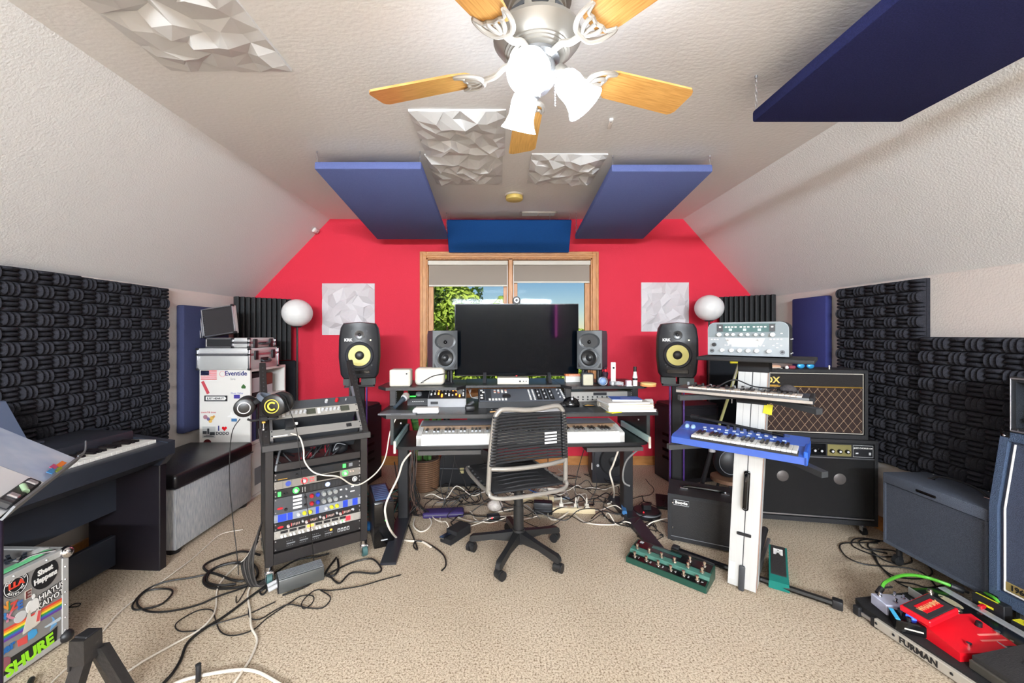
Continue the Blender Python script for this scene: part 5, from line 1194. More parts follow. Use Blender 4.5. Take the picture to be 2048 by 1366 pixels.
# ---------------------------------------------------------------- office chair
CO = Vector((.12,2.424,0)); CR_ = math.radians(20)
t = thing('office_chair', 'grey-framed office chair with black bungee-cord back, seen from behind at the desk', 'chair', CO, CR_)
M_CF = mat('chair_silver_grey', (152,147,140), .38, .35)
M_CB = mat('chair_black', (34,34,35), .4, bump=.08, bs=200)
for k in range(5):
    a = math.radians(29-20+72*k); R = Matrix.Rotation(a,4,'Z')
    arm = B().mesh([(.02,-.026,.085),(.02,.026,.085),(.02,.022,.145),(.02,-.022,.145),(.16,-.019,.085),(.16,.019,.085),(.16,.015,.118),(.16,-.015,.118),(.285,-.020,.062),(.285,.020,.062),(.285,.016,.100),(.285,-.016,.100),(.305,-.016,.066),(.305,.016,.066),(.303,.012,.088),(.303,-.012,.088)],
      [(0,1,2,3)]+[q for j in range(3) for q in ((4*j,4*j+1,4*j+5,4*j+4),(4*j+1,4*j+2,4*j+6,4*j+5),(4*j+2,4*j+3,4*j+7,4*j+6),(4*j+3,4*j,4*j+4,4*j+7))]+[(12,13,14,15)], M=R)
    leg = part('base_arm', arm, M_CB, t, ang=60)
    sw = Matrix.Rotation(a+(.5,2.2,-.4,1.1,.2)[k],4,'Z')
    cx = Matrix.Translation((.288*math.cos(a), .288*math.sin(a), 0))@sw
    cs = part('castor_wheel', B().cyl((-.026,.010,.026),(-.006,.010,.026),.026,n=18,M=cx).cyl((.006,.010,.026),(.026,.010,.026),.026,n=18,M=cx), BLK, leg)
    part('castor_hood', B().cyl((-.020,.004,.034),(.020,.004,.034),.024,n=14,M=cx).cyl((0,0,.04),(0,0,.075),.008,n=8,M=cx), M_CB, leg)
part('hub', B().cyl((0,0,.075),(0,0,.155),.045,.038,n=20), M_CB, t)
part('column_cover', B().cyl((0,0,.15),(0,0,.30),.032,.031,n=20).cyl((0,0,.30),(0,0,.46),.028,.027,n=20), M_CB, t)
part('seat_mechanism', xbox(-.07,.07,-.08,.10,.452,.480,.006), BLK, t)
part('lever', B().tube([(.05,.02,.465),(.20,.03,.455),(.24,.03,.45)],.006), BLK, t)
xc = -.042
ts, bs_ = .205, .232
zt, zb, zseat = .945, .545, .487
back = [(xc-bs_,-.235,zseat+.01),(xc-bs_,-.240,zb),(xc-bs_+.006,-.250,.70),(xc-ts-.004,-.262,.88),(xc-ts+.02,-.266,zt-.012),(xc-ts+.06,-.268,zt),(xc,-.272,zt-.012),(xc+ts-.06,-.268,zt),(xc+ts-.02,-.266,zt-.012),(xc+ts+.004,-.262,.88),(xc+bs_-.006,-.250,.70),(xc+bs_,-.240,zb),(xc+bs_,-.235,zseat+.01)]
part('back_frame', B().tube(back,.0135,n=12), M_CF, t)
part('lower_cross_tube', B().tube([(xc-bs_+.004,-.243,.628),(xc-.1,-.268,.622),(xc+.1,-.268,.622),(xc+bs_-.004,-.243,.628)],.0125,n=12), M_CF, t)
part('seat_frame', B().tube([(xc-bs_,-.237,zseat+.02),(xc-bs_+.008,-.262,zseat-.002),(xc-bs_+.07,-.285,zseat-.010),(xc,-.292,zseat-.012),(xc+bs_-.07,-.285,zseat-.010),(xc+bs_-.008,-.262,zseat-.002),(xc+bs_,-.237,zseat+.02),(xc+bs_,-.10,zseat),(xc+bs_,.18,zseat),(xc+bs_-.06,.225,zseat),(xc-bs_+.06,.225,zseat),(xc-bs_,.18,zseat),(xc-bs_,-.10,zseat)],.011,n=10,closed=True,sub=4), M_CF, t)
for k in range(16):
    z = .652+k*.0168; wx = bs_-.010-(bs_-ts)*(z-.55)/.4
    if k == 0:
        c0 = part('back_cord', B().tube([(xc-wx,-.250,z),(xc-wx*.6,-.236,z),(xc,-.230,z),(xc+wx*.6,-.236,z),(xc+wx,-.250,z)],.0076,n=8,sub=3), BLKM, t); z0_ = z
        l0 = part('cord_loop', B().box(xc-wx-.020,xc-wx+.014,-.268,-.238,z-.0075,z+.0075,.005,2).box(xc+wx-.014,xc+wx+.020,-.268,-.238,z-.0075,z+.0075,.005,2), BLK, t); w0_ = wx
    else:
        for s0 in (c0,l0):
            o = inst(s0, t, (xc*(1-wx/w0_),-.0008*k,z-z0_)); o.scale = (wx/w0_,1,1)
part('care_label', B().box(xc+.09,xc+.165,-.262,-.258,.735,.80), mat('label_white',(210,210,212),.5), t, 'white label with black bars behind the cords')
b = B()
for k in range(3): b.box(xc+.088,xc+.167,-.2635,-.262,.747+k*.0175,.754+k*.0175)
part('label_bars', b, BLK, t, flat=True)
part('seat_pad', xbox(xc-.21,xc+.21,-.255,.215,zseat+.004,zseat+.018,.006,2), BLKM, t)
for k in range(8): part('seat_cord', B().tube([(xc-.222,-.22+k*.058,zseat+.006),(xc,-.22+k*.058,zseat+.022),(xc+.222,-.22+k*.058,zseat+.006)],.0062,n=6), BLK, t)
# ---------------------------------------------------------------- under and behind the desk
P = Vector((-.66,3.46,0)); q = thing('rattan_basket', 'round brown rattan basket under the left of the desk', 'basket', P, 0)
part('liner', B().lathe([(0,.005),(.118,.005),(.128,.27),(.118,.27),(.110,.24),(0,.23)],n=28), mat('rattan_dark',(60,44,36),.8), q)
for k in range(15): 
    if k == 0: rg = part('rattan_ring', B().tube([(math.cos(a)*.126,math.sin(a)*.126,.012) for a in [2*PI*j/24 for j in range(24)]],.0088,n=6,closed=True,sub=1), mat('rattan',(118,86,62),.6,var=.3,vs_=40), q)
    else: o = inst(rg, q, (0,0,.0172*k)); o.scale = (1+.006*k,1+.006*k,1)
q = thing('snake_plant', 'tall striped green snake plant standing in the rattan basket', 'plant', P+Vector((0,0,.24)), 0)
M_LF = mat('snake_leaf', (96,140,60), .45, c2=(34,78,44), vs_=10, stretch=(1,1,9)); rr = random.Random(3)
part('soil', B().lathe([(0,0),(.105,0),(.105,.006),(0,.008)],n=20), mat('soil',(60,44,34),.9), q)
for k in range(17):
    a = rr.uniform(0,2*PI); r0 = rr.uniform(.01,.07); h = rr.uniform(.38,.86) if k else .90; w_ = rr.uniform(.018,.028); ln = rr.uniform(.02,.15); tw = rr.uniform(0,PI)
    ca, sa = math.cos(a), math.sin(a); V = []; fs = []
    for j in range(8):
        u = j/7; ww = w_*math.sin(PI*min(.97,.12+u*.85))**.6*(1-.25*u)+.001; cx, cy, z = ca*(r0+ln*u*u), sa*(r0+ln*u*u), h*u
        d = Vector((math.cos(tw+u*.8),math.sin(tw+u*.8),0)); e_ = Vector((-d.y,d.x,0))
        c_ = Vector((cx,cy,z)); V += [c_-d*ww, c_+e_*ww*.3, c_+d*ww, c_+e_*(ww*.3-.004)]
        if j: o = 4*(j-1); fs += [(o+m,o+(m+1)%4,o+4+(m+1)%4,o+4+m) for m in range(4)]
    part('leaf', B().mesh(V,fs), M_LF, q, ang=60)
q = thing('leafy_plant', 'pale green bushy houseplant on the window side behind the left small speaker', 'plant', (-.48,3.62,.0), 0)
part('plant_stand', B().cyl((0,0,0),(0,0,.72),.03,n=12).cyl((0,0,.72),(0,0,.735),.12,n=20).cyl((0,0,0),(0,0,.015),.13,n=20), BLK, q)
part('pot', B().lathe([(0,.736),(.07,.736),(.095,.86),(.088,.86),(.07,.80),(0,.80)],n=20), WHT, q)
lf = None; rr = random.Random(9)
for k in range(60):
    if lf is None:
        lf = part('leaf', B().mesh([(0,0,0),(.022,.03,.006),(.016,.065,.002),(0,.085,-.008),(-.016,.065,.002),(-.022,.03,.006),(0,.04,-.004)],[(0,1,6),(1,2,6),(2,3,6),(3,4,6),(4,5,6),(5,0,6)]), mat('variegated_leaf',(200,220,140),.5,c2=(70,130,60),vs_=30), q, flat=True); o = lf
    else: o = inst(lf, q)
    a = rr.uniform(0,2*PI); rad = rr.uniform(.03,.15); o.location = (math.cos(a)*rad, math.sin(a)*rad, .86+rr.uniform(0,.22)-rad*.3); o.rotation_euler = (rr.uniform(-.8,.5), rr.uniform(-.5,.5), a-PI/2)
q = thing('round_black_case', 'rounded black instrument case with a brass latch standing under the desk', 'case', (-.30,3.60,0), .05)
b = B(); pts = [(-.215,0),(-.245,.06),(-.245,.18),(-.20,.30),(-.13,.335),(.13,.335),(.20,.30),(.245,.18),(.245,.06),(.215,0)]
part('shell', B().prism([(x,-.12,z+.002) for x,z in pts],(0,.26,0)), mat('case_black',(20,21,25),.35), q)
part('seam', B().tube([(-.245,-.122,.165),(0,-.126,.16),(.245,-.122,.165)],.004), DGREY, q)
part('latch', xbox(-.05,-.015,-.132,-.12,.12,.145,.002).box(-.05,-.015,-.134,-.12,.155,.168,.002), mat('latch_brass',(200,190,140),.35,.6), q)
part('hinge', xbox(.05,.08,-.128,-.12,.285,.293,.001), STEEL, q)
def subw(lab, x, y, rz, w_, d, h):
    q = thing('subwoofer_cabinet', lab, 'speaker', (x,y,0), rz, 'large black cabinets behind the desk')
    V=[]; o_=[(-w_/2+.06,0),(w_/2-.06,0),(w_/2,.05),(w_/2,d-.05),(w_/2-.05,d),(-w_/2+.05,d),(-w_/2,d-.05),(-w_/2,.05)]
    part('cabinet', B().prism([(a,b_,.006) for a,b_ in o_],(0,0,h-.03)).prism([(a*.96,b_*.92+.01,h-.03) for a,b_ in o_],(0,0,.03)), mat('sub_black',(34,32,38),.5,bump=.2,bs=200), q)
    part('front_grille', xbox(-w_/2+.07,w_/2-.07,-.010,.0,.05,h-.09,.008,2), mat('grille_black',(26,26,28),.7,bump=.8,bs=500), q)
    for s in (-1,1):
        for k in range(4): part('side_slot', xbox(s*(w_/2-.004)-.004,s*(w_/2-.004)+.004,.06,d*.5,.20+k*.07,.225+k*.07), BLKG, q)
    part('power_light', B().cyl((w_*.36,-.012,h*.55),(w_*.36,-.008,h*.55),.004,n=8), LGREY, q)
    return q
subw('large black bass cabinet on the floor behind the right column stand', 1.80, 3.56, math.radians(12), .50, .34, .70)
subw('large black bass cabinet on the floor behind the left column stand', -1.42, 3.50, math.radians(-14), .50, .34, .70)
q = thing('floor_speaker', 'square black speaker with a round cone on the floor under the right of the desk', 'speaker', (1.00,3.55,0), math.radians(-6))
part('cabinet', xbox(-.16,.16,0,.30,0.0,.40,.006,2), mat('floor_spk_black',(38,38,44),.5), q)
part('cone_ring', B().lathe([(.118,0),(.128,.006),(.134,0),(.118,0)],(.035,-.0,.20),(0,-1,0),32), BLKM, q)
part('cone', B().lathe([(.118,.002),(.05,-.0+.0015),(.045,.006),(0,.014)],(.035,-.001,.20),(0,-1,0),32), BLK, q)
part('socket', B().lathe([(0,0),(.012,0),(.012,.003),(0,.003)],(-.11,0,.16),(0,-1,0),14), LGREY, q); part('tape_piece', xbox(-.165,-.159,-.005,.02,.12,.18,.001), WHT, q)
# ---------------------------------------------------------------- column keyboard stand, right
SO = Vector((1.31,2.12,0)); SR = math.atan2(-.65,.76)
def SP(x,y,z=0): return SO + Matrix.Rotation(SR,3,'Z') @ Vector((x,y,z))
t = thing('column_keyboard_stand', 'tall silver column stand with black arms and floor legs, right of the desk', 'keyboard stand', SO, SR)
SH = Matrix(((1,0,.045,0),(0,1,.0,0),(0,0,1,0),(0,0,0,1)))
M_COL = mat('column_silver', (200,200,198), .38, .15, var=.03, vs_=5, stretch=(50,50,1))
b = B(); 
for x0,x1 in ((-.0645,-.002),(.002,.0645)): b.box(x0,x1,-.055,-.050,.012,1.20,.001,M=SH)
b.box(-.066,.066,-.050,.045,.012,1.20,.006,M=SH)
part('column', b, M_COL, t)
part('column_groove', B().box(-.0022,.0022,-.0515,-.050,.02,1.19,M=SH).box(-.0345,-.0337,-.0553,-.054,.84,1.19,M=SH).box(.0337,.0345,-.0553,-.054,.84,1.19,M=SH), DGREY, t)
part('copper_edge', B().box(.0655,.0675,-.052,-.046,.012,1.20,M=SH), mat('copper_line',(190,150,130),.4,.5), t)
part('carry_handle', B().tube([(.0,-.055,.62),(.0,-.082,.60),(.0,-.082,.46),(.0,-.055,.44)],.010,n=10,M=SH).box(-.014,.014,-.060,-.053,.425,.635,.010,2,M=SH), BLKG, t)
part('clip', B().box(-.032,.032,-.064,-.054,.290,.306,.003,M=SH), BLK, t)
part('foot_latch', B().box(-.014,.014,-.070,-.054,.0,.135,.008,2,M=SH), DGREY, t)
part('info_sticker', B().box(-.060,-.034,-.0560,-.0552,.045,.135,M=SH), WHT, t)
def leg(p, q, r=.016):
    return B().tube([p,q], r, n=8, smooth=False)
part('leg', leg((-.36,.09,.022),(.0,.08,.022)), BLKG, t); part('leg', leg((.0,.08,.022),(.394,.087,.022)), BLKG, t)
part('leg', leg((.03,.04,.05),(.05,.42,.16),.018), BLK, t); part('leg', leg((.05,.10,.03),(.05,.60,.022),.012), mat('leg_chrome',(150,150,150),.3,.6), t)
for x in (-.36,.394): part('leg_cap', B().box(x-.03,x+.012,.068,.108,.002,.046,.006,2), BLK, t)
tiers = ((.785,.30,.37,.018),(1.035,.27,.33,.012))
for z,xx,yy,h in tiers:
    xo = .045*z
    part('arm_bracket', B().box(xo-.07,xo+.07,-.062,.05,z-.05,z+.01,.006,2), BLKM, t)
    for s in (-1,1): part('support_arm', B().prism([(xo+s*.03,-.05,z-.026),(xo+s*.07,-.03,z-.026),(xo+s*(xx+.02),-yy+.02,z-.026),(xo+s*xx,-yy-.01,z-.026)],(0,0,.024)), mat('arm_charcoal',(54,56,58),.45), t)
part('arm_bracket', B().box(-.015,.125,-.062,.05,1.15,1.213,.006,2), BLKM, t)
part('top_shelf', B().box(-.17,.31,-.25,.10,1.213,1.232,.006,2), BLKM, t)
# blue synthesiser
t = thing('blue_synthesiser', 'blue compact synthesiser keyboard on the lower arms of the column stand', 'keyboard', SP(.012,-.216,.787), SR)
M_BLU = mat('synth_blue', (58,88,168), .35, bump=.05, bs=200)
part('case', B().prism([(-.275,-.13,.004),(-.275,-.13,.035),(-.275,-.11,.045),(-.275,-.02,.050),(-.275,.125,.072),(-.275,.13,.004)],(.55,0,0)), M_BLU, t)
part('side_cheek', B().box(.262,.277,-.13,.13,.0,.06,.004), mat('synth_blue_edge',(40,92,200),.3), t); part('key_slot', B().box(-.185,.245,-.129,-.012,.036,.047), BLK, t)
keys(t, -.182, 22, .4235/22, -.128, -.018, .047, .058, 0)
part('control_panel', B().box(-.268,.268,.004,.122,0,.003,M=Matrix.Translation((0,0,.0505))@Matrix.Rotation(.151,4,'X')), mat('synth_panel_blue',(56,92,180),.4), t)
PM = Matrix.Translation((0,0,.0535))@Matrix.Rotation(.151,4,'X')
for k,x in enumerate((-.06,-.03,.0,.03,.06,.09)): part('knob', B().lathe([(0,0),(.008,0),(.007,.020),(0,.020)],(x,.095,.0),(0,0,1),12,M=PM), BLK, t)
for x in (-.245,-.215): part('wheel', B().sphere((x,.04,.002),.020,14,8,sc=(.6,1,.7),M=PM), mat('milky_blue',(150,180,215),.3), t)
for k in range(10): part('button', B().box(-.17+.034*k,-.155+.034*k,.055,.065,0,.005,.001,M=PM), LGREY, t)
for k in range(8): part('button', B().box(-.16+.048*k,-.145+.048*k,.025,.032,0,.005,.001,M=PM), mat('pale_blue_button',(170,190,225),.4), t)
part('display', B().box(.12,.20,.08,.11,0,.002,M=PM), mat('display_blue',(60,90,150),.2), t)
# grey mini keyboard
t = thing('slim_step_keyboard', 'slim grey keyboard with small controls on the upper arms of the column stand', 'keyboard', SP(.020,-.18,1.037), SR)
part('case', xbox(-.285,.285,-.088,.085,.002,.030,.005,2), mat('slim_grey',(62,62,64),.4), t); part('front_strip', xbox(-.283,.283,-.091,-.086,.004,.018,.001), mat('strip_chrome',(170,165,160),.3,.6), t)
keys(t, -.225, 22, .470/22, -.085, -.005, .026, .036, 0, mw=mat('key_ivory',(222,205,190),.35))
rr = random.Random(6)
for k in range(14): part('control', B().cyl((-.26+.037*k,.05,.03),(-.26+.037*k,.05,.042+.006*rr.random()),.008,.006,n=10), BLK if k%3 else GREY, t)
for k in range(12): part('button', xbox(-.25+.040*k,-.228+.040*k,.020,.030,.03,.034,.001), DGREY, t)
part('cheek', xbox(.270,.287,-.09,.087,.0,.033,.003), BLKM, t)
t = thing('lapel_boom_microphone', 'boom microphone with a grey foam ball lying across the slim keyboard', 'microphone', SP(.15,-.14,1.085), SR)
part('foam_ball', B().sphere((.055,-.005,-.0),.026,18,12,sc=(1.35,1,.85)), mat('foam_ball',(66,62,64),.95,bump=.4,bs=200), t); part('boom', B().tube([(.03,0,0),(-.08,.005,.0),(-.16,-.02,.03),(-.22,-.04,.0),(-.235,-.07,-.02),(-.235,-.088,-.03)],.0035,n=6), BLK, t); part('clip', B().sphere((-.236,-.085,-.02),.009,8,6,sc=(.7,.7,1.6)), BLK, t)
t = thing('stick_microphone', 'long thin black stick microphone lying across the back of the blue synthesiser', 'microphone', SP(-.02,-.135,.872), SR-.08)
part('tube', B().cyl((-.215,.05,.012),(.21,-.02,-.004),.0075,n=12), BLK, t); part('head', B().cyl((-.225,.052,.012),(-.18,.044,.011),.012,n=12), BLK, t); part('end_cap', B().cyl((.17,-.0135,-.003),(.215,-.021,-.004),.0095,n=12), BLKG, t)
t = thing('yellow_tag', 'yellow paper tag hanging from a lead in front of the diamond-cloth amplifier', 'tag', SP(.115,-.06,.99), SR)
part('tag', B().mesh([(-.020,0,-.045),(.018,.0,-.052),(.024,0,0),(-.012,0,.004),(-.020,.002,-.045),(.018,.002,-.052),(.024,.002,0),(-.012,.002,.004)],[(0,1,2,3),(7,6,5,4),(0,4,5,1),(1,5,6,2),(2,6,7,3),(3,7,4,0)]), YEL, t); part('string', B().tube([(.005,0,.0),(.0,.0,.03),(-.01,.01,.05)],.0015,n=5), BLK, t)
# profiling amplifier head on the shelf
t = thing('amplifier_head_silver', 'silver-fronted amplifier head with white knobs on the top shelf of the column stand', 'amplifier', SP(.038,-.15,1.2325), SR)
M_KMP = mat('kemper_silver', (150,157,162), .38, .2); hw, hh = .175, .176
def rr_pts(x0,x1,z0,z1,r,y,n=5):
    o = [(x0,y,z0),(x1,y,z0)]
    for k in range(n+1): a = PI/2*k/n; o.append((x1-r+r*math.cos(a), y, z1-r+r*math.sin(a)))
    for k in range(n+1): a = PI/2+PI/2*k/n; o.append((x0+r+r*math.cos(a), y, z1-r+r*math.sin(a)))
    return o
part('body', B().prism(rr_pts(-hw,hw,.004,hh,.035,.0),(0,.15,0)), TOLEX, t, ang=50)
part('front_panel', B().prism(rr_pts(-hw+.002,hw-.002,.006,hh-.002,.034,-.012),(0,.012,0)), M_KMP, t, ang=50)
part('upper_band', B().prism(rr_pts(-hw+.004,hw-.004,.098,hh-.004,.033,-.0130),(0,.001,0)), mat('band_grey',(118,128,133),.38,.2), t)
part('green_display_bar', B().prism([(-.132,-.0145,.166),(-.122,-.0145,.125),(.112,-.0145,.125),(.122,-.0145,.166)],(0,.0015,0)), mat('teal_grey_display',(66,96,96),.3), t)
for x0,x1 in ((-.132,-.100),(.094,.122)): part('display_end', xbox(x0+.002,x1-.002,-.0155,-.0145,.127,.164), DGREY, t)
for k,x in enumerate((-.115,-.088,-.074,-.060,-.045,-.022,-.006,.010,.034,.050,.064,.080,.108)): part('small_button', xbox(x-.005,x+.005,-.0172,-.0145,.147,.154,.001), WHT, t)
for x in (-.068,-.006,.056): part('square_button', xbox(x-.007,x+.007,-.0175,-.0145,.130,.142,.001), mat('pale_teal',(180,215,215),.4), t)
def kn(x,z,r): part('knob', B().lathe([(0,0),(r,0),(r,.006),(r*.85,.018),(0,.019)],(x,-.013,z),(0,-1,0),18), WHT, t)
for k,x in enumerate((-.118,-.082,-.055,-.020,.008,.042,.070,.110)): kn(x,.112,.0105 if k in (0,7) else .0075)
for x in (-.104,-.062,-.026,.010,.046,.096): kn(x,.032,.010)
for x in (-.070,.058): kn(x,.086,.006)
part('lit_screen', xbox(-.062,.050,-.0150,-.013,.052,.080), mat('screen_glow',(235,236,238),.4,emit=.55), t)
part('screen_surround', B().prism([(-.092,-.0136,.094),(-.078,-.0136,.062),(.066,-.0136,.062),(.080,-.0136,.094)],(0,.0006,0)), LGREY, t)
part('black_knob', B().lathe([(0,0),(.010,0),(.009,.016),(0,.017)],(-.142,-.013,.060),(0,-1,0),14), BLK, t)
for x in (-.153,.148): part('corner_screw', B().lathe([(0,0),(.006,0),(.006,.002),(0,.002)],(x,-.012,.028),(0,-1,0),12).lathe([(.008,0),(.010,0),(.010,.0015),(.008,.0015),(.008,0)],(x,-.012,.028),(0,-1,0),14), DGREY, t)
for k in range(4): part('small_button', xbox(.098+.014*k,.106+.014*k,-.0150,-.013,.087,.092), WHT, t); 
for k in range(3): part('small_button', xbox(-.158+.014*k,-.150+.014*k,-.0150,-.013,.084,.089), WHT, t)
for x,z in ((.128,.070),(.143,.060),(.128,.050),(.113,.060),(-.090,.058),(-.078,.058),(.060,.058),(.074,.058),(.145,.118)): part('small_button', xbox(x-.004,x+.004,-.0150,-.013,z-.002,z+.002), WHT, t)
b = B()
for y in (.05,.14):
    for z in (.02,.09): b.sphere((hw+.001,y,z),.004,8,6)
part('side_screw', b, STEEL, t)
# ---------------------------------------------------------------- teal pedal, green floor controller
P = F(1558,1182); t = thing('teal_expression_pedal', 'teal rocker pedal with a black tread on the carpet right of the column stand', 'pedal', (P.x,P.y,0), math.radians(-34))
M_TEAL = mat('teal_paint', (14,110,100), .35); 
part('base', B().prism([(-.045,0,.004),(.045,0,.004),(.045,.26,.004),(-.045,.26,.004)],(0,0,.030)), M_TEAL, t)
part('rocker', B().prism([(-.043,-.003,.034),(-.043,-.003,.046),(-.043,.05,.060),(-.043,.262,.118),(-.043,.262,.104),(-.043,.05,.036)],(.086,0,0)), M_TEAL, t)
part('tread', B().prism([(-.034,.045,.0588),(-.034,.048,.0625),(-.034,.258,.1205),(-.034,.258,.1165)],(.068,0,0)), mat('rubber_tread',(38,34,34),.9,bump=.4,bs=200), t)
EMB = Matrix.Translation((0,.205,.1098))@Matrix.Rotation(.27,4,'X')
part('emblem', B().text('M', .062, EMB, bold=.002).box(-.022,.022,.018,.024,0,.001,M=EMB), WHT, t, flat=True)
P = F(1252,1125); Q = F(1413,1190); gr = math.atan2(Q.y-P.y,Q.x-P.x); gw = (Q-P).length
t = thing('green_foot_controller', 'green stage foot controller with two rows of chrome switches on the carpet', 'foot controller', (P.x,P.y,0), gr)
M_GRN2 = mat('foot_green', (28,70,58), .35); M_GRN3 = mat('foot_green_light', (62,112,100), .35)
part('body', B().prism([(0,0,.004),(0,.0,.035),(0,.055,.042),(0,.062,.058),(0,.115,.066),(0,.175,.072),(0,.175,.004)],(gw,0,0)), M_GRN2, t)
part('lower_black_strip', B().prism([(.008,.006,.0358),(.008,.006,.0372),(.008,.052,.0430),(.008,.052,.0415)],(gw-.016,0,0)), BLKG, t)
part('step_band', B().prism([(.0,.0555,.042),(.0,.0545,.044),(.0,.0615,.060),(.0,.095,.0650),(.0,.095,.062)],(gw,0,0)), M_GRN3, t)
part('upper_black_strip', B().prism([(.008,.100,.0635),(.008,.100,.0655),(.008,.170,.0728),(.008,.170,.070)],(gw-.016,0,0)), BLKG, t)
part('display', B().prism([(.10,.135,.0675),(.10,.135,.0705),(.10,.160,.0730),(.10,.160,.070)],(gw*.38,0,0)), mat('display_green',(40,80,74),.15), t)
sw_ = None
def fswitch(x,y,z):
    global sw_
    if sw_ is None:
        sw_ = part('foot_switch', B().lathe([(0,0),(.012,0),(.012,.004),(.007,.006),(.006,.016),(.009,.018),(.008,.026),(0,.028)],(0,0,0),(0,0,1),12), mat('chrome_warm',(225,210,195),.18,.95), t); sw_.location = (x,y,z)
    else: inst(sw_, t, (x,y,z))
for k in range(6):
    fswitch(.042+k*(gw-.08)/5.2,.028,.040)
    part('number_print', B().text(str(k+1) if k < 5 else '>', .022, Matrix.Translation((.066+k*(gw-.08)/5.2,.028,.0402))@Matrix.Rotation(.12,4,'X')), LGREY, t, flat=True)
    fswitch(.035+k*(gw-.07)/5.1,.082,.063)
for x in (gw-.12,gw-.045): fswitch(x,.140,.069)
part('corner_emblem', B().box(.025,.045,.140,.160,.0715,.0735,M=Matrix()), LGREY, t)
P = F(1350,1108); t = thing('black_plug_bar', 'black plug and lead lying behind the green foot controller', 'plug', (P.x,P.y,0), gr+.05)
part('body', B().cyl((0,0,.018),(.22,.0,.018),.014,n=12), BLK, t); part('head', B().cyl((-.02,0,.018),(.02,0,.018),.018,n=12), BLKG, t)
# ---------------------------------------------------------------- amplifiers
M_GRILLE = mat('black_grille', (24,24,26), .8, bump=.9, bs=520)
P = Vector((1.10,2.576,0)); t = thing('small_black_cabinet', 'small black speaker cabinet with white script badge standing left of the column stand', 'amplifier', P, math.radians(-26))
w_, d_, h_ = .43, .28, .31
part('shell', B().box(0,w_,0,.03,.012,.035).box(0,w_,0,.03,h_-.022,h_).box(0,.02,0,.03,.035,h_-.022).box(w_-.02,w_,0,.03,.035,h_-.022).box(0,w_,.03,d_,.012,h_), TOLEX, t)
part('front_grille', xbox(.02,w_-.02,.008,.03,.035,h_-.022), mat('grille_leather',(28,26,27),.6,bump=.3,bs=300), t)
part('grille_piping', B().tube([(.02,.004,.036),(w_-.02,.004,.036)],.002,n=6,smooth=False), GREY, t)
bd = part('badge', xbox(.035,.125,.004,.008,h_-.068,h_-.036,.003), BLK, t)
part('badge_frame', B().tube([(.035,.003,h_-.068),(.125,.003,h_-.068),(.125,.003,h_-.036),(.035,.003,h_-.036)],.0016,n=6,closed=True,smooth=False), LGREY, bd); part('lettering', B().text('Boogie',.026,at(.080,.003,h_-.052),bold=.0010), WHT, bd, flat=True)
part('handle', B().tube([(.09,.13,h_+.004),(.12,.13,h_+.016),(.31,.13,h_+.016),(.34,.13,h_+.004)],.010,n=8), BLKG, t)
for x in (.095,.335): part('handle_bracket', xbox(x-.025,x+.025,.115,.145,h_,h_+.008,.002), CHROME, t)
for x,z in ((.030,h_-.06),(.030,.09),(w_-.03,h_-.07)): part('corner_screw', B().lathe([(0,0),(.006,0),(.005,.004),(0,.005)],(x,.008,z),(0,-1,0),10), CHROME, t)
for x in (.03,w_-.03):
    for y in (.03,d_-.03): part('foot', B().cyl((x,y,0),(x,y,.013),.016,n=12), RUB, t)
# wide two-speaker combo
JA = math.radians(-10); JO = Vector((1.745,2.735,0)); t = thing('wide_combo_amplifier', 'wide black combo amplifier on castors with two silver speaker domes behind its grille', 'amplifier', JO, JA)
w_, d_, z0, z1 = .765, .27, .075, .64
part('shell', B().box(0,w_,0,d_,z0,z0+.03).box(0,w_,0,d_,z1-.022,z1).box(0,.02,0,d_,z0+.03,z1-.022).box(w_-.02,w_,0,d_,z0+.03,z1-.022).box(.02,w_-.02,.03,d_,z0+.03,z1-.022), TOLEX, t)
part('front_grille', xbox(.024,w_-.024,.004,.012,z0+.050,z1-.130), mat('mesh_grille',(30,29,31),.7,bump=1,bs=650), t)
part('chrome_trim', xbox(.02,w_-.02,.0,.008,z0+.036,z0+.046,.002), STEEL, t); part('chrome_trim', xbox(.02,w_-.02,.0,.008,z1-.128,z1-.120,.002), STEEL, t)
for x in (.20,.545): part('speaker_dome', B().lathe([(0,.006),(.020,.005),(.036,.001),(.038,.0)],(x,.0045,z0+.30),(0,-1,0),24), mat('veiled_silver',(92,86,84),.45,.3), t)
cp = part('control_panel', xbox(.024,w_-.024,.004,.02,z1-.118,z1-.026,.002), BLKM, t)
for (a,b_,m) in ((.24,.46,BLKG),(.47,.61,mat('olive_panel',(120,112,70),.4)),(.62,.735,BLK)): part('panel_section', xbox(a,b_,.001,.004,z1-.110,z1-.034), m, cp)
part('section_frame', B().tube([(.62,.0,z1-.110),(.735,.0,z1-.110),(.735,.0,z1-.034),(.62,.0,z1-.034)],.0015,n=5,closed=True,smooth=False), LGREY, cp)
for x in (.27,.31,.35,.39,.43,.495,.54,.585): part('knob', B().lathe([(0,0),(.014,0),(.013,.012),(0,.013)],(x,.001,z1-.078),(0,-1,0),16), BLKG, t); part('knob_cap', B().lathe([(0,0),(.008,0),(.007,.002),(0,.002)],(x,-.012,z1-.078),(0,-1,0),12), LGREY, t)
part('lettering', B().text('JAZZ CHORUS-120',.013,at(.678,.0,z1-.052),bold=.0004), WHT, t, flat=True); part('red_switch', xbox(.71,.722,-.004,.001,z1-.095,z1-.078,.001), LGREY, t); part('pilot', xbox(.635,.65,-.001,.001,z1-.09,z1-.082), LGREY, t)
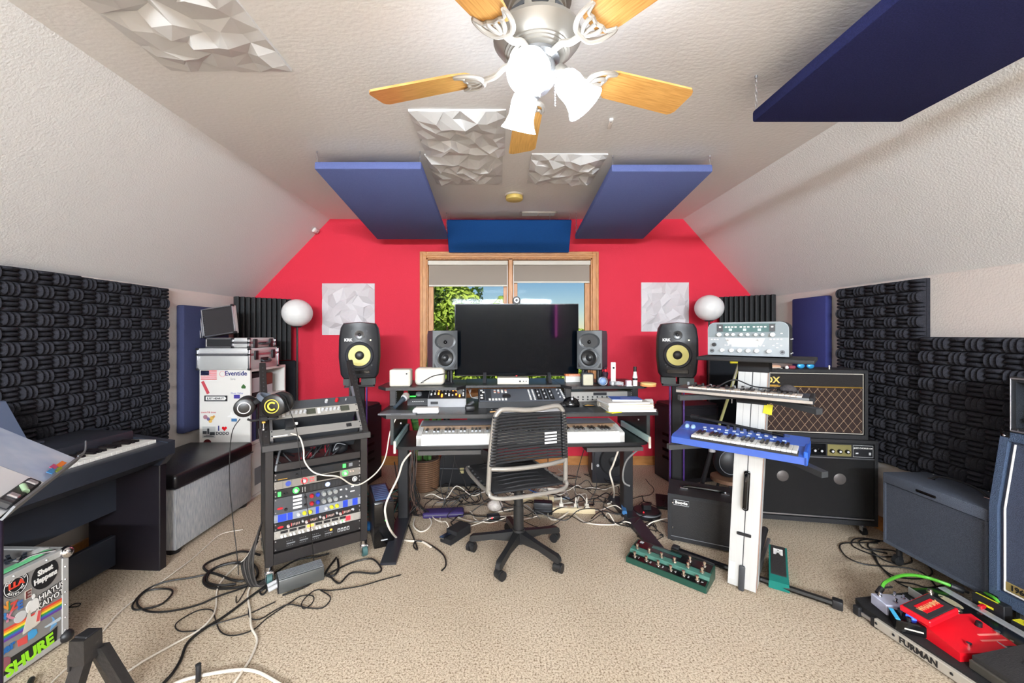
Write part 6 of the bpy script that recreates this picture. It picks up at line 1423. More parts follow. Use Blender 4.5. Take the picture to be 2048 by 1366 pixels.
for x in (.06,w_-.06):
    for y in (.05,d_-.04):
        c_ = part('castor', B().cyl((x,y,.05),(x,y,z0),.012,n=10).box(x-.014,x+.014,y-.02,y+.008,.025,.055,.002), STEEL, t); part('wheel', B().cyl((x-.010,y-.012,.025),(x+.010,y-.012,.025),.025,n=16), RUB, c_)
# valve combo with diamond cloth on top
VO = JO+Matrix.Rotation(JA,3,'Z')@Vector((.020,.02,.6415)); t = thing('diamond_grille_amplifier', 'black combo amplifier with brown diamond cloth and gold lettering, on the wide combo', 'amplifier', VO, JA)
w_, d_, h_ = .700, .235, .462
part('shell', B().box(0,w_,0,d_,0,.028).box(0,w_,0,d_,h_-.020,h_).box(0,.02,0,d_,.028,h_-.02).box(w_-.02,w_,0,d_,.028,h_-.02).box(.02,w_-.02,.03,d_,.028,h_-.02), TOLEX, t)
part('upper_panel', xbox(.03,w_-.03,.006,.03,h_-.115,h_-.03), mat('upper_black_cloth',(30,26,26),.8,bump=.5,bs=400), t)
M_DIA = mat('brown_cloth', (48,32,28), .85, bump=.6, bs=400)
part('diamond_cloth', xbox(.03,w_-.03,.006,.03,.040,h_-.120), M_DIA, t)
b = B(); x0,x1,za,zb_ = .034,w_-.034,.044,h_-.124; px_, pz_ = .052,.070; k = pz_/px_
for s in (1,-1):
    n = -20
    while n < 40:
        # line z = za + s*k*(x - xs)
        xs = x0+n*px_; pts = []
        for X_ in (x0,x1):
            z = (za if s > 0 else zb_)+s*k*(X_-xs)
            if za <= z <= zb_: pts.append((X_,z))
        for Z_ in (za,zb_):
            X_ = xs+(Z_-(za if s > 0 else zb_))/(s*k)
            if x0 < X_ < x1: pts.append((X_,Z_))
        if len(pts) >= 2: b.tube([(pts[0][0],.0045,pts[0][1]),(pts[1][0],.0045,pts[1][1])],.0014,n=4,smooth=False)
        n += 1
part('diamond_stitching', b, mat('tan_thread',(158,132,108),.6), t, kind='stuff')
part('gold_trim', xbox(.03,w_-.03,.0,.010,h_-.121,h_-.113,.002), GOLD, t)
part('white_piping', B().tube([(.028,.002,.036),(w_-.028,.002,.036),(w_-.028,.002,h_-.026),(.028,.002,h_-.026)],.003,n=6,closed=True,smooth=False), CREAM, t)
part('lettering', B().text('VOX',.060,at(.105,.003,h_-.076),ext=.003,bold=.0015), mat('gold_letters',(222,196,110),.3,.5), t, flat=True); part('gold_bar', xbox(.06,.16,.0,.006,h_-.112,h_-.107), GOLD, t)
for x in (.05,w_-.05): part('foot', B().cyl((x,.05,-.0),(x,.05,.004),.012,n=10), RUB, t)
def onvox(x,y): return VO+Matrix.Rotation(JA,3,'Z')@Vector((x,y,h_+.0005))
q = thing('sunglasses','blue mirrored sunglasses on top of the diamond-cloth amplifier','sunglasses',onvox(.36,.06),JA)
part('lens', B().sphere((-.03,0,.020),.024,14,8,sc=(1,.35,.75)), mat('blue_mirror',(60,160,215),.12,.3), q); part('lens', B().sphere((.03,0,.020),.024,14,8,sc=(1,.35,.75)), MATS['blue_mirror'], q); part('frame', B().tube([(-.055,0,.038),(0,-.006,.040),(.055,0,.038),(.065,.04,.030),(.07,.11,.006)],.004,n=6), BLK, q)
q = thing('cream_trinket','small tan cloth lying behind the column on the diamond-cloth amplifier','cloth',onvox(.16,.05),JA); part('fold', B().sphere((0,0,.014),.034,12,8,sc=(1.2,.8,.42)), mat('tan_cloth',(200,160,135),.8,bump=.5,bs=60), q); part('edge', B().tube([(-.04,-.02,.004),(.0,-.028,.008),(.04,-.018,.004)],.003,n=6), CREAM, q)
q = thing('red_capo','small dark red and white gadget on the diamond-cloth amplifier beside the sunglasses','gadget',onvox(.255,.05),JA); part('red_part', xbox(-.005,.035,-.01,.02,0,.022,.005), mat('dark_red_cloth',(130,45,60),.6), q); part('white_part', B().sphere((-.018,0,.009),.012,10,6), WHT, q)
q = thing('chess_knob','tiny cream peg standing on the diamond-cloth amplifier','peg',onvox(.50,.05),JA); part('stem', B().cyl((0,0,0),(0,0,.022),.004,n=8), CREAM, q); part('head', B().sphere((0,0,.022),.006,8,6), CREAM, q)
# grey cabinet along the right wall
GR = -PI/2
t = thing('grey_textured_cabinet', 'low grey textured speaker cabinet with a top handle along the right wall', 'amplifier', (2.285,2.355,0), GR)
w_, d_, z0, z1 = .505, .28, .11, .527
M_TWD = mat('slate_tolex', (88,96,112), .65, bump=.8, bs=320, var=.3, vs_=300); M_TWG = mat('slate_grille', (78,84,98), .8, bump=.9, bs=420, var=.35, vs_=350)
part('shell', B().box(0,w_,.006,d_,z0,z0+.02).box(0,w_,.0,d_,z1-.06,z1,.008,2).box(0,.014,.006,d_,z0+.02,z1-.06).box(w_-.014,w_,.006,d_,z0+.02,z1-.06).box(.014,w_-.014,.03,d_,z0+.02,z1-.06), M_TWD, t)
part('front_grille', xbox(.014,w_-.014,.010,.03,z0+.02,z1-.063), M_TWG, t); part('nameplate_slot', xbox(.19,.29,-.003,.002,z1-.042,z1-.028,.004), BLKG, t)
part('handle', B().tube([(.13,.15,z1+.002),(.17,.15,z1+.030),(.26,.15,z1+.042),(.35,.15,z1+.030),(.39,.15,z1+.002)],.006,n=8), BLK, t)
for x in (.13,.39): part('handle_bracket', xbox(x-.014,x+.014,.14,.16,z1,z1+.006,.002), CHROME, t)
b = B()
for x,y in ((.05,.25),(.12,.26),(.20,.262),(.30,.262),(.42,.262),(.47,.26)): b.sphere((x,y,z1),.004,6,4)
part('top_screw', b, STEEL, t)
for x in (.05,w_-.05):
    for y in (.05,d_-.05):
        c_ = part('castor', B().cyl((x,y,.05),(x,y,z0),.014,n=10).box(x-.016,x+.016,y-.02,y+.01,.03,.055,.002), BLK, t); part('wheel', B().cyl((x-.012,y-.01,.026),(x+.012,y-.01,.026),.026,n=16), RUB, c_)
# big slant cabinet and the head on it
t = thing('tall_slant_cabinet', 'tall blue-black slant-front speaker cabinet with white piping at the right edge', 'amplifier', (2.27,1.83,0), GR)
w_, z0, zb_, z1 = .76, .13, .56, .90
pr = [(0,z0),(0,zb_),(.055,z1),(.34,z1),(.34,z0)]
b = B()
for x in (0,w_-.03): b.prism([(x,y,z) for y,z in pr],(.03,0,0))
b.prism([(.03,.0,z0),(.03,.0,z0+.05),(.03,.34,z0+.05),(.03,.34,z0)],(w_-.06,0,0)); b.prism([(.03,.051,z1-.04),(.03,.055,z1),(.03,.34,z1),(.03,.34,z1-.04)],(w_-.06,0,0)); b.box(.03,w_-.03,.10,.34,z0+.05,z1-.04)
part('shell', b, mat('blue_black_tolex',(70,88,116),.55,bump=.7,bs=260), t)
part('front_grille', B().prism([(.032,.016,z0+.052),(.032,.016,zb_),(.032,.066,z1-.042),(.032,.10,z1-.042),(.032,.10,z0+.052)],(w_-.064,0,0)), mat('blue_black_grille',(70,80,104),.85,bump=.9,bs=420,var=.35,vs_=350), t)
part('white_piping', B().tube([(.048,.012,z0+.062),(.048,.012,zb_),(.048,.060,z1-.052)],.004,n=6,smooth=False).tube([(.048,.012,z0+.062),(w_-.04,.012,z0+.062)],.004,n=6,smooth=False), WHT, t)
bd = part('gold_badge', xbox(.052,.16,.010,.015,z0+.068,z0+.105,.001), mat('gold_plate',(190,165,105),.35,.5), t, 'gold badge with black numerals'); part('lettering', B().text('1960',.032,at(.10,.009,z0+.087),bold=.0012), BLK, bd, flat=True)
for z,y in ((z1-.0,.055),(z0+.02,.0)): part('corner_guard', xbox(-.003,.035,y-.004,y+.035,z-.035,z+.003,.006,2), BLKG, t)
part('corner_stud', B().sphere((.016,.050,z1-.018),.006,10,6), CHROME, t)
for x in (.07,w_-.07):
    for y in (.06,.28):
        c_ = part('castor', B().cyl((x,y,.06),(x,y,z0),.016,n=10), STEEL, t); part('wheel', B().cyl((x-.014,y,.035),(x+.014,y,.035),.035,n=16), RUB, c_)
t = thing('amplifier_head_black', 'black amplifier head with silver edging on the tall slant cabinet at the right edge', 'amplifier', (2.33,1.80,.905), GR)
part('shell', B().box(0,.68,.0,.24,0,.02).box(0,.68,0,.24,.225,.245).box(0,.02,0,.24,.02,.225).box(.66,.68,0,.24,.02,.225).box(.02,.66,.09,.24,.02,.225), mat('head_black',(30,34,40),.5,bump=.4,bs=260), t)
part('silver_piping', B().tube([(.004,-.002,.004),(.676,-.002,.004),(.676,-.002,.241),(.004,-.002,.241)],.004,n=6,closed=True,smooth=False), STEEL, t)
part('panel', xbox(.03,.65,.03,.09,.022,.105,.002), BLKG, t); part('blue_plate', xbox(.05,.63,.05,.09,.125,.215,.004), mat('blue_haze_plate',(110,140,165),.4), t)
for k in range(7): part('gold_knob', B().lathe([(0,0),(.012,0),(.011,.02),(0,.021)],(.06+.08*k,.03,.060),(0,-1,0),14), GOLD, t)
for z in (.0,.245): part('corner_guard', xbox(-.004,.03,-.004,.03,z-.012 if z else -.003,z+.004 if z else .016,.004), BLK, t)
# ---------------------------------------------------------------- pedalboards
t = thing('flat_pedalboard', 'flat black pedalboard with a beige edge strip at the lower right', 'pedalboard', (1.715,1.93,0), math.radians(-90+8))
# local x runs towards the viewer, local y to the right wall
part('deck', B().prism([(0,.03,.030),(.06,.0,.030),(1.0,.0,.030),(1.0,.50,.030),(0,.50,.030)],(0,0,.026)), mat('board_black',(28,28,30),.7,bump=.3,bs=200), t)
part('edge_strip', xbox(.12,1.0,-.016,.004,.008,.048,.003), mat('board_beige_edge',(178,170,158),.5), t)
part('lettering', B().text('FURMAN',.034,at(.29,-.017,.028),bold=.0012), BLK, t, flat=True)
for x in (.13,.20,.40,.62,.86): part('rivet', B().lathe([(0,0),(.006,0),(.005,.002),(0,.003)],(x,-.016,.030),(0,-1,0),10), BLK, t)
for x in (.02,.10): part('hinge_block', xbox(x,x+.035,-.014,.02,.0,.045,.006), BLK, t)
part('steel_hinge', xbox(.055,.10,-.006,.002,.012,.030,.002), STEEL, t)
for x in (.15,.9):
    for y in (.08,.42): part('foot', B().cyl((x,y,0),(x,y,.031),.018,n=12), RUB, t)
def pedal(name, lab, x, y, rz, z=.0565): return thing(name, lab, 'pedal', (x,y,z), rz, 'effects pedals on the flat pedalboard')
q = pedal('white_switch_pedal','pale lilac pedal with five metal toggle switches at the far end of the flat pedalboard',1.855,1.845,math.radians(-6))
part('box', xbox(-.075,.065,-.042,.045,.0,.048,.003), mat('lilac_white',(198,200,222),.4), q)
for x,y in ((-.055,.02),(-.02,-.022),(.015,.03),(.04,.012),(.050,-.018)): part('toggle', B().cyl((x,y,.048),(x,y,.054),.009,n=12).cyl((x,y,.054),(x+.002,y-.002,.070),.005,n=8), CHROME, q)
part('amber_light', B().sphere((.058,-.034,.050),.010,8,6), mat('amber',(240,130,70),.4,emit=.8), q)
q = pedal('blue_light_pedal','black pedal glowing blue with teal edge, second on the flat pedalboard',1.80,1.735,math.radians(-28))
part('box', xbox(-.055,.055,-.05,.04,.0,.048,.004), BLKG, q); part('teal_edge', xbox(-.056,-.040,-.045,.035,.048,.051,.001), mat('teal_light',(60,150,190),.3,emit=.3), q); part('blue_dome', B().sphere((.010,.0,.050),.020,14,8,sc=(1,1,.7)), mat('blue_glow',(50,90,240),.2,emit=1.0), q)
for x,y in ((-.02,.025),(.03,.028),(.04,-.01),(-.01,-.03)): part('knob', B().cyl((x,y,.048),(x,y,.062),.009,n=10), BLK, q)
part('print', xbox(-.03,.03,-.0512,-.050,.018,.024), CREAM, q)
q = pedal('grey_dial_pedal','flat grey pedal with black dials and a yellow tie, beside the silver switch strip',1.935,1.765,math.radians(-22))
part('box', xbox(-.045,.07,-.045,.04,.0,.035,.004), mat('warm_grey_pedal',(150,146,146),.4,.2), q)
for k in range(4): part('dial', B().cyl((.030+.010*k,.030-.02*k,.035),(.030+.010*k,.030-.02*k,.052),.008,n=10), BLK if k < 3 else CHROME, q)
part('foot_button', B().cyl((-.02,-.01,.035),(-.02,-.01,.044),.009,n=12), CHROME, q); part('yellow_tie', B().tube([(-.02,-.01,.046),(-.01,-.04,.036),(-.005,-.055,.012),(.02,-.058,.010)],.005,n=6), YEL, q); part('label_plate', xbox(-.002,.028,-.01,.02,.035,.0356), LGREY, q)
q = pedal('red_pitch_pedal','large bright red pitch pedal with a tilted black-rimmed rocker on the flat pedalboard',1.815,1.555,math.radians(2))
M_RP = mat('red_pedal_paint',(222,20,36),.35)
part('base', B().prism([(0,0,0),(0,0,.034),(0,.175,.060),(0,.175,0)],(.27,0,0)), M_RP, q)
RM = Matrix.Translation((-.01,.095,.062))@Matrix.Rotation(.22,4,'Z')@Matrix.Rotation(-.14,4,'Y')@Matrix.Rotation(.05,4,'X')
rk = part('rocker', B().box(0,.18,0,.105,.0,.026,.004,M=RM), M_RP, q); part('rubber_tread', B().box(.008,.172,.008,.097,.026,.030,.003,M=RM), mat('tread_black',(40,36,38),.9), rk); part('red_inset', B().box(.038,.142,.030,.075,.030,.0315,M=RM), M_RP, rk)
part('lettering', B().text('WHAMMY',.026,RM@Matrix.Translation((.090,.052,.032)),bold=.001), mat('gold_print',(225,160,110),.5), rk, flat=True)
part('dial', B().lathe([(0,0),(.012,0),(.010,.018),(0,.019)],(.225,.115,.053),(0,-.15,1),14), BLK, q); part('foot_button', B().cyl((.075,.030,.038),(.075,.030,.050),.009,n=12), CHROME, q)
part('print_lines', B().prism([(.15,.045+.0,.0413),(.15,.052,.0424),(.26,.052,.0424),(.26,.045,.0413)],(0,0,.0006)).prism([(.17,.07,.0451),(.17,.078,.0463),(.26,.078,.0463),(.26,.07,.0451)],(0,0,.0006)), mat('salmon_print',(235,130,120),.5), q)
q = pedal('black_volume_pedal','black rocker volume pedal at the near end of the flat pedalboard',1.825,1.375,math.radians(3))
part('base', xbox(0,.28,0,.155,0,.035,.004), mat('dark_bronze',(72,68,62),.45), q); part('rocker', B().prism([(.01,.005,.037),(.01,.005,.052),(.29,.005,.095),(.29,.005,.075)],(0,.145,0)), mat('pedal_rubber',(46,44,44),.7,bump=.3,bs=200), q); part('tread_rib', B().tube([(.08,.03,.064),(.15,.04,.075),(.12,.08,.071),(.20,.09,.083)],.0018,n=5), DGREY, q)
# long switch strip on risers
t = thing('switching_pedalboard', 'long black and silver footswitch unit running towards the viewer beside the red pedal', 'foot controller', (2.03,1.955,.0572), -PI/2)
L_ = 1.0
part('chassis', xbox(0,L_,.0,.14,0,.034,.002), BLK, t); part('silver_edge', xbox(.0,L_,-.006,.0,.004,.040,.001), ALU, t); part('silver_rail', xbox(.0,L_,.140,.178,.0,.040,.003), ALU, t)
part('top_plate', xbox(.006,L_-.006,.004,.136,.034,.037), BLKG, t)
part('gold_badge', B().lathe([(0,0),(1,0),(1,.001),(0,.001)],n=18,M=Matrix.Translation((.105,.085,.037))@Matrix.Diagonal((.050,.020,1,1))), mat('pale_gold_badge',(215,205,170),.4,.3), t)
fs0 = None
for k,x in enumerate((.04,.17,.31,.45,.59,.73)):
    f_ = B().cyl((0,0,0),(0,0,.006),.014,n=14).cyl((0,0,.006),(0,0,.016),.009,n=12).cyl((.035,.015,0),(.035,.015,.004),.006,n=10)
    if k == 0: fs0 = part('foot_switch', f_, mat('chrome_warm',(225,210,195),.18,.95), t); fs0.location = (x,.04 if k else .06,.037)
    else: f_.bm.free(); inst(fs0, t, (x,.045,.037))
t = thing('rear_riser_board', 'grey riser rail carrying the wireless boxes beside the tall slant cabinet', 'pedalboard', (2.215,1.955,0), -PI/2)
part('plate', xbox(.0,1.0,.0,.052,.06,.066,.001), mat('riser_grey',(130,134,142),.45,.3), t)
for x in (.05,.5,.95): part('riser_leg', xbox(x-.01,x+.01,.01,.045,.0,.06,.001), BLK, t)
def wbox(lab,x,y,h,top=None):
    q = thing('wireless_receiver', lab, 'receiver', (x,y,.0665), -PI/2+.12, 'black boxes with yellow print on the riser rail')
    part('box', xbox(-.055,.055,-.02,.026,0,h,.003), BLK, q)
    if top: part('yellow_top', xbox(-.05,.05,-.018,.024,h,h+.002), YEL, q); part('scrawl', B().tube([(-.03,.01,h+.003),(-.01,-.01,h+.003),(.01,.012,h+.003),(.03,-.005,h+.003)],.002,n=5), BLK, q)
    else: part('yellow_print', xbox(-.045,.03,-.016,-.008,h,h+.001).box(-.03,.02,-.0212,-.02,h*.5,h*.62), YEL, q)
    part('socket', B().cyl((-.06,0,h*.4),(-.055,0,h*.4),.008,n=10), STEEL, q)
wbox('tall black box with yellow stripes on the riser rail below the gold badge',2.243,1.80,.075)
wbox('black box with a bright yellow top and black scrawl on the riser rail',2.243,1.66,.045,True)
wbox('black box with yellow print on the riser rail, nearest the viewer',2.243,1.52,.065)
q = thing('red_plug_cap','small red plug on the silver rail in front of the tall black box','plug',(2.20,1.80,.0975),0.3); part('cap', xbox(-.018,.018,-.008,.008,0,.016,.003), RED, q); part('tip', B().cyl((-.03,0,.008),(-.018,0,.008),.004,n=8), STEEL, q)
# mic stand behind, bag
t = thing('boom_stand', 'slanting thin metal microphone stand wrapped in yellow tape behind the column stand', 'microphone stand', W(1398,962,2.95)+Vector((0,0,0)), 0)
b0 = Vector(t.location); t.location = (b0.x,b0.y,0); z_ = b0.z
top = W(1482,716,2.55)-Vector((b0.x,b0.y,0)); mid = W(1424,895,2.85)-Vector((b0.x,b0.y,0))
part('lower_tube', B().cyl((-.02,.02,.02),mid,.015,n=12), BLK, t); part('upper_tube', B().cyl(mid,top,.009,n=10), mat('tape_greenish',(176,176,120),.5), t); part('clutch', B().cyl(mid-Vector((.0,0,.03)),mid+Vector((.0,0,.03)),.022,n=12), LGREY, t)
part('yellow_tape', B().box(-.07,.01,-.006,.006,-.035,.0,.003,M=Matrix.Translation(top)), YEL, t); part('side_lead', B().tube([top,top+Vector((-.05,0,-.15)),top+Vector((-.03,.05,-.30))],.003,n=6), LGREY, t)
for a in (.3,2.4,4.5): part('tripod_leg', B().cyl((-.02,.02,.06),(-.02+.22*math.cos(a),.02+.22*math.sin(a),.012),.009,n=8), BLK, t)
P = W(1456,922,3.0); t = thing('round_headphone_bag', 'rounded black zip bag propped on a stool behind the column stand', 'bag', (P.x,P.y,0), -.2)
part('bag', B().sphere((0,0,.38),.105,20,14,sc=(1,.6,1.15)), BLK, t); part('zip', B().tube([(.08*math.cos(a),-.062,.39+.09*math.sin(a)) for a in [k*PI/6 for k in range(12)]],.0025,n=5,closed=True), GREY, t); part('carry_loop', B().tube([(-.04,0,.49),(-.03,0,.53),(.03,0,.53),(.04,0,.49)],.006,n=6), BLK, t)
part('stool_top', B().cyl((0,0,.235),(0,0,.262),.12,n=24), mat('stool_brown',(110,80,60),.5), t)
for a in (.4,2.5,4.6): part('stool_leg', B().cyl((.06*math.cos(a),.06*math.sin(a),.235),(.11*math.cos(a),.11*math.sin(a),0),.010,n=8), BLK, t)
# ---------------------------------------------------------------- leads on the floor
def cable(name, lab, pts, r, m, group='leads lying on the carpet', cat='cable', ends=None):
    P0 = Vector(pts[0]); b = B().tube([Vector(p)-P0 for p in pts], r, n=7, sub=5)
    t = part(name, b, m, None, lab, cat, group, loc=P0)
    if ends is not None:
        d = (Vector(pts[-1])-Vector(pts[-2])).normalized(); e_ = Vector(pts[-1])-P0
        part('plug', B().cyl(e_-d*.01, e_+d*.035, r*2.0, n=10).cyl(e_+d*.035, e_+d*.055, r*.9, n=8), ends, t)
    return t
CBK = mat('cable_black', (24,22,22), .5); CWH = mat('cable_white', (226,216,202), .5); CGY = mat('cable_grey', (120,118,116), .5); CGN = mat('cable_green', (84,170,50), .45)
CNT = [0]
def floor_pts(pts, ox, oy, s, r):
    out = []
    for i,p in enumerate(pts):
        z = r+.002+(.006 if (i+CNT[0]) % 3 == 0 else 0)+ (p[2] if len(p) > 2 else 0)
        out.append(F(ox+p[0]/s, oy+p[1]/s, z))
    CNT[0] += 1
    return out
def fc(lab, pts, r, m, ox=240, oy=980, s=3.538, name='audio_cable', ends=None, group='leads lying on the carpet'):
    return cable(name, lab, floor_pts(pts, ox, oy, s, r), r, m, group, ends=ends)
fc('thick black lead coiled in a tight ring left of the rack', [(990,460),(860,435),(700,480),(600,530),(610,570),(700,600),(790,635),(880,640),(930,590),(890,530),(760,520),(640,570),(590,640),(640,690),(780,695),(920,660),(975,590),(930,520),(800,515),(660,560),(610,640),(690,675),(820,665)], .0065, CBK)
fc('black lead making a long flat loop far left on the carpet', [(1000,640),(850,700),(700,750),(560,810),(400,850),(250,865),(160,845),(120,790),(180,720),(280,700),(360,705),(365,740),(290,810),(180,840),(100,845),(95,800),(180,710),(320,650),(500,620),(600,600)], .0045, CBK)
fc('heavy black lead running to the bottom edge of the picture', [(1180,590),(1000,700),(800,850),(700,920),(600,980),(480,1080),(430,1200),(370,1300),(310,1366),(270,1430)], .006, CBK)
fc('thin black lead in a wide loop in front of the rack', [(1230,780),(1050,900),(940,990),(800,1030),(710,1000),(670,900),(650,850),(560,850),(440,910),(390,960),(430,1000),(560,990),(700,940),(900,880),(1100,790)], .0028, CBK)
fc('thin black lead with two small loops right of the power supply', [(1990,600),(1840,640),(1700,680),(1500,710),(1380,710),(1290,790),(1300,840),(1360,800),(1365,750),(1280,750),(1200,800),(1150,830)], .0028, CBK)
fc('thin black lead curling in front of the metal power supply', [(1420,710),(1490,760),(1440,830),(1340,835),(1200,810),(1100,850),(1000,910),(930,912),(910,870),(915,820)], .0030, CBK)
fc('black lead running from the power supply towards the desk', [(1150,745),(1300,690),(1400,630),(1500,580),(1600,530),(1700,497),(1790,490),(1850,560),(1800,590),(1640,585),(1550,660),(1480,600)], .0048, CBK)
fc('black looped lead below the rack bottom rail', [(1190,640),(1100,650),(1020,700),(990,720),(1010,740),(1040,700),(1000,650),(1080,600),(1240,500),(1400,470),(1480,450)], .0045, CBK)
fc('black lead with a cable tie under the right of the rack', [(1530,480),(1470,560),(1455,600),(1510,605),(1545,560),(1540,490)], .006, CBK)
fc('white lead sweeping from the rack to the lower left corner', [(975,330,.10),(900,470,.03),(820,540),(720,640),(685,720),(680,820),(650,900),(560,990),(400,1080),(200,1190),(60,1280),(-60,1360)], .0042, CWH)
fc('white lead running straight down to the bottom edge', [(985,330,.08),(935,500,.02),(930,650),(905,740),(920,850),(930,970),(970,1060),(930,1180),(860,1290),(800,1380)], .0048, CWH)
fc('long thin white lead crossing the carpet past the ottoman', [(870,280),(720,310),(620,390),(520,480),(400,570),(250,680),(100,780),(-20,880),(-120,1000),(-280,1180),(-420,1300),(-520,1400)], .0028, CWH)
fc('pale lead arching along the bottom edge of the picture', [(330,1400),(450,1345),(640,1300),(850,1272),(980,1290),(1120,1366),(1180,1400)], .006, CWH)
fc('short black loop of lead beside the flight case', [(620,690),(700,680),(715,655),(660,660),(615,690)], .0025, CBK, 0, 1060, 4.465)
# bundle hanging at the left side of the rack
for k in range(6):
    pts = [RP(-.01-.004*k,.10,.30-.02*k),RP(-.035-.008*k,.04,.25-.02*k),RP(-.055-.010*k,.0,.14),RP(-.04-.006*k,-.02,.03),RP(-.0,-.03+.01*k,.02),RP(.02,.08,.02)]
    cable('hanging_cable', '%s lead bundled with others at the left side of the rack' % ('black' if k % 2 else 'dark grey'), pts, .005, CBK if k % 2 else mat('cable_dark_grey',(58,54,52),.5), 'leads bundled at the left side of the rack')
pts = [W(480,838,2.22),W(463,870,2.24),W(459,960,2.24),W(466,1040,2.24),W(474,1110,2.22),W(477,1155,2.2),F(472,1204,.006),F(485,1190,.006),F(496,1168,.006)]
cable('headphone_cable','thin black lead hanging from the left headphones down to the floor',pts,.0024,CBK,'headphone leads')
pts = [W(570,795,2.18),W(583,830,2.16),W(594,865,2.16),W(600,930,2.13),W(612,1000,2.13),W(622,1060,2.12),F(632,1140,.006),F(660,1155,.006),F(678,1166,.006)]
cable('headphone_cable','thin black lead hanging from the yellow-ringed headphones over the rack front',pts,.0022,CBK,'headphone leads')
pts = [W(582,867,2.20),W(599,874,2.17),W(607,899,2.14),W(609,922,2.14),W(624,942,2.15),W(644,950,2.16),W(671,952,2.20),W(684,957,2.24),W(704,969,2.30),W(724,967,2.34),W(754,944,2.42),W(771,914,2.46),W(780,865,2.46),W(792,836,2.47),W(793,830,2.50)]
cable('white_lead','white lead looping across the front of the rack and up to the microphone',pts,.0040,CWH,None)
pts = [W(822,905,2.62),W(806,925,2.58),W(796,955,2.56),W(779,990,2.5),W(771,1012,2.46),W(771,1030,2.44),W(779,1057,2.40),F(797,1078,.008),F(822,1082,.006),F(843,1083,.006),F(862,1094,.006)]
cable('white_power_lead','thick white power lead hanging from the socket strip left of the desk leg',pts,.0065,CWH,'white power leads under the desk')
pts = [W(1237,900,2.68),W(1226,930,2.72),W(1220,946,2.75),W(1226,970,2.75),F(1228,992,.06),F(1222,1005,.02),F(1214,1008,.01)]
cable('white_power_lead','white power lead hanging from the right socket strip under the desk',pts,.0062,CWH,'white power leads under the desk')
pts = [W(1275,900,2.68),W(1254,920,2.66),W(1246,945,2.64),W(1248,965,2.62),W(1260,972,2.60)]
cable('grey_power_lead','grey lead curving down in front of the right desk leg',pts,.006,CGY,'white power leads under the desk')
fc('thick white lead looped in front of the power strip', [(520,680,.05),(470,790,.01),(340,910),(240,945),(190,890),(230,800),(390,770),(470,760)], .0058, CWH, 1060, 860, 5.253, 'white_power_lead', group='white power leads under the desk')
fc('white lead drawing a wide curve right of the chair base', [(390,790),(450,870),(560,960),(700,992),(900,992),(975,950),(980,870)], .0050, CWH, 1060, 860, 5.253, 'white_power_lead', group='white power leads under the desk')
fc('cream extension lead waving across the carpet left of the chair', [(545,1020),(560,965),(620,945),(700,1000),(820,1028),(900,1010),(980,960),(1110,930),(1200,915)], .0062, CWH, 740, 780, 3.903, 'white_power_lead', group='white power leads under the desk')
fc('cream lead plugged beside the left desk foot', [(350,1000),(340,1060),(390,1105),(450,1085),(480,1030),(440,970),(380,900)], .0050, CWH, 740, 780, 3.903, 'white_power_lead', group='white power leads under the desk')
fc('black lead curling past the left desk foot', [(190,560,.3),(220,750,.15),(260,950,.03),(320,1100),(370,1240),(340,1220),(360,1180),(430,1190),(520,1240),(580,1300),(592,1370),(560,1410)], .0045, CBK, 740, 780, 3.903)
# random tangle beneath the desk
rr = random.Random(12)
for k in range(46):
    x, y = rr.uniform(-.62,1.15), rr.uniform(2.80,3.55); a = rr.uniform(0,2*PI); pts = []; n = rr.randint(7,12)
    for j in range(n):
        pts.append((x,y,.008+abs(rr.gauss(0,.022))+(.05 if rr.random() < .12 else 0)))
        a += rr.gauss(0,.55); st = rr.uniform(.05,.15); x = min(1.3,max(-.72,x+math.cos(a)*st)); y = min(3.72,max(2.72,y+math.sin(a)*st*.7))
    c_ = rr.random(); m = CBK if c_ < .78 else (CGY if c_ < .86 else (CWH if c_ < .93 else mat('cable_blue',(40,80,140),.5)))
    cable('tangled_cable', {CBK:'thin black lead in the tangle on the carpet under the desk',CGY:'thin grey lead in the tangle on the carpet under the desk',CWH:'thin white lead in the tangle on the carpet under the desk'}.get(m,'thin blue lead in the tangle on the carpet under the desk'), pts, rr.uniform(.0025,.0045), m, 'leads tangled under the desk')
for k in range(9):
    x = rr.uniform(-.5,.95); pts = [(x,3.0,.60),(x+rr.uniform(-.08,.08),3.02,.40),(x+rr.uniform(-.15,.15),3.0,.18),(x+rr.uniform(-.2,.2),2.95,.02)]
    cable('hanging_cable','thin black lead hanging from the desk into the tangle',pts,.0030,CBK,'leads hanging behind the desk')
for k in range(12):
    pts = [(-.62+rr.uniform(-.03,.03),2.86,.55),(-.62+rr.uniform(-.03,.03),2.84,.35),(-.60+rr.uniform(-.04,.04),2.86,.15),(-.55+rr.uniform(-.1,.1),2.9,.015),(-.45+rr.uniform(-.1,.25),2.95,.012)]
    cable('leg_cable',('black' if k % 3 else 'brown')+' lead running down the left desk leg',pts,.0038,CBK if k % 3 else mat('cable_brown',(84,64,56),.5),'leads along the left desk leg')
for k in range(10):
    x0_, y0_ = -.98, 2.75; pts = []
    for j in range(6): pts.append((x0_+rr.uniform(-.18,.28), y0_+rr.uniform(.0,.55), .01+abs(rr.gauss(0,.03))))
    cable('teal_cable',('teal' if k % 2 else 'black')+' lead heaped between the rack and the desk',pts,.0035,mat('cable_teal',(40,140,130),.5) if k % 2 else CBK,'leads heaped between rack and desk')
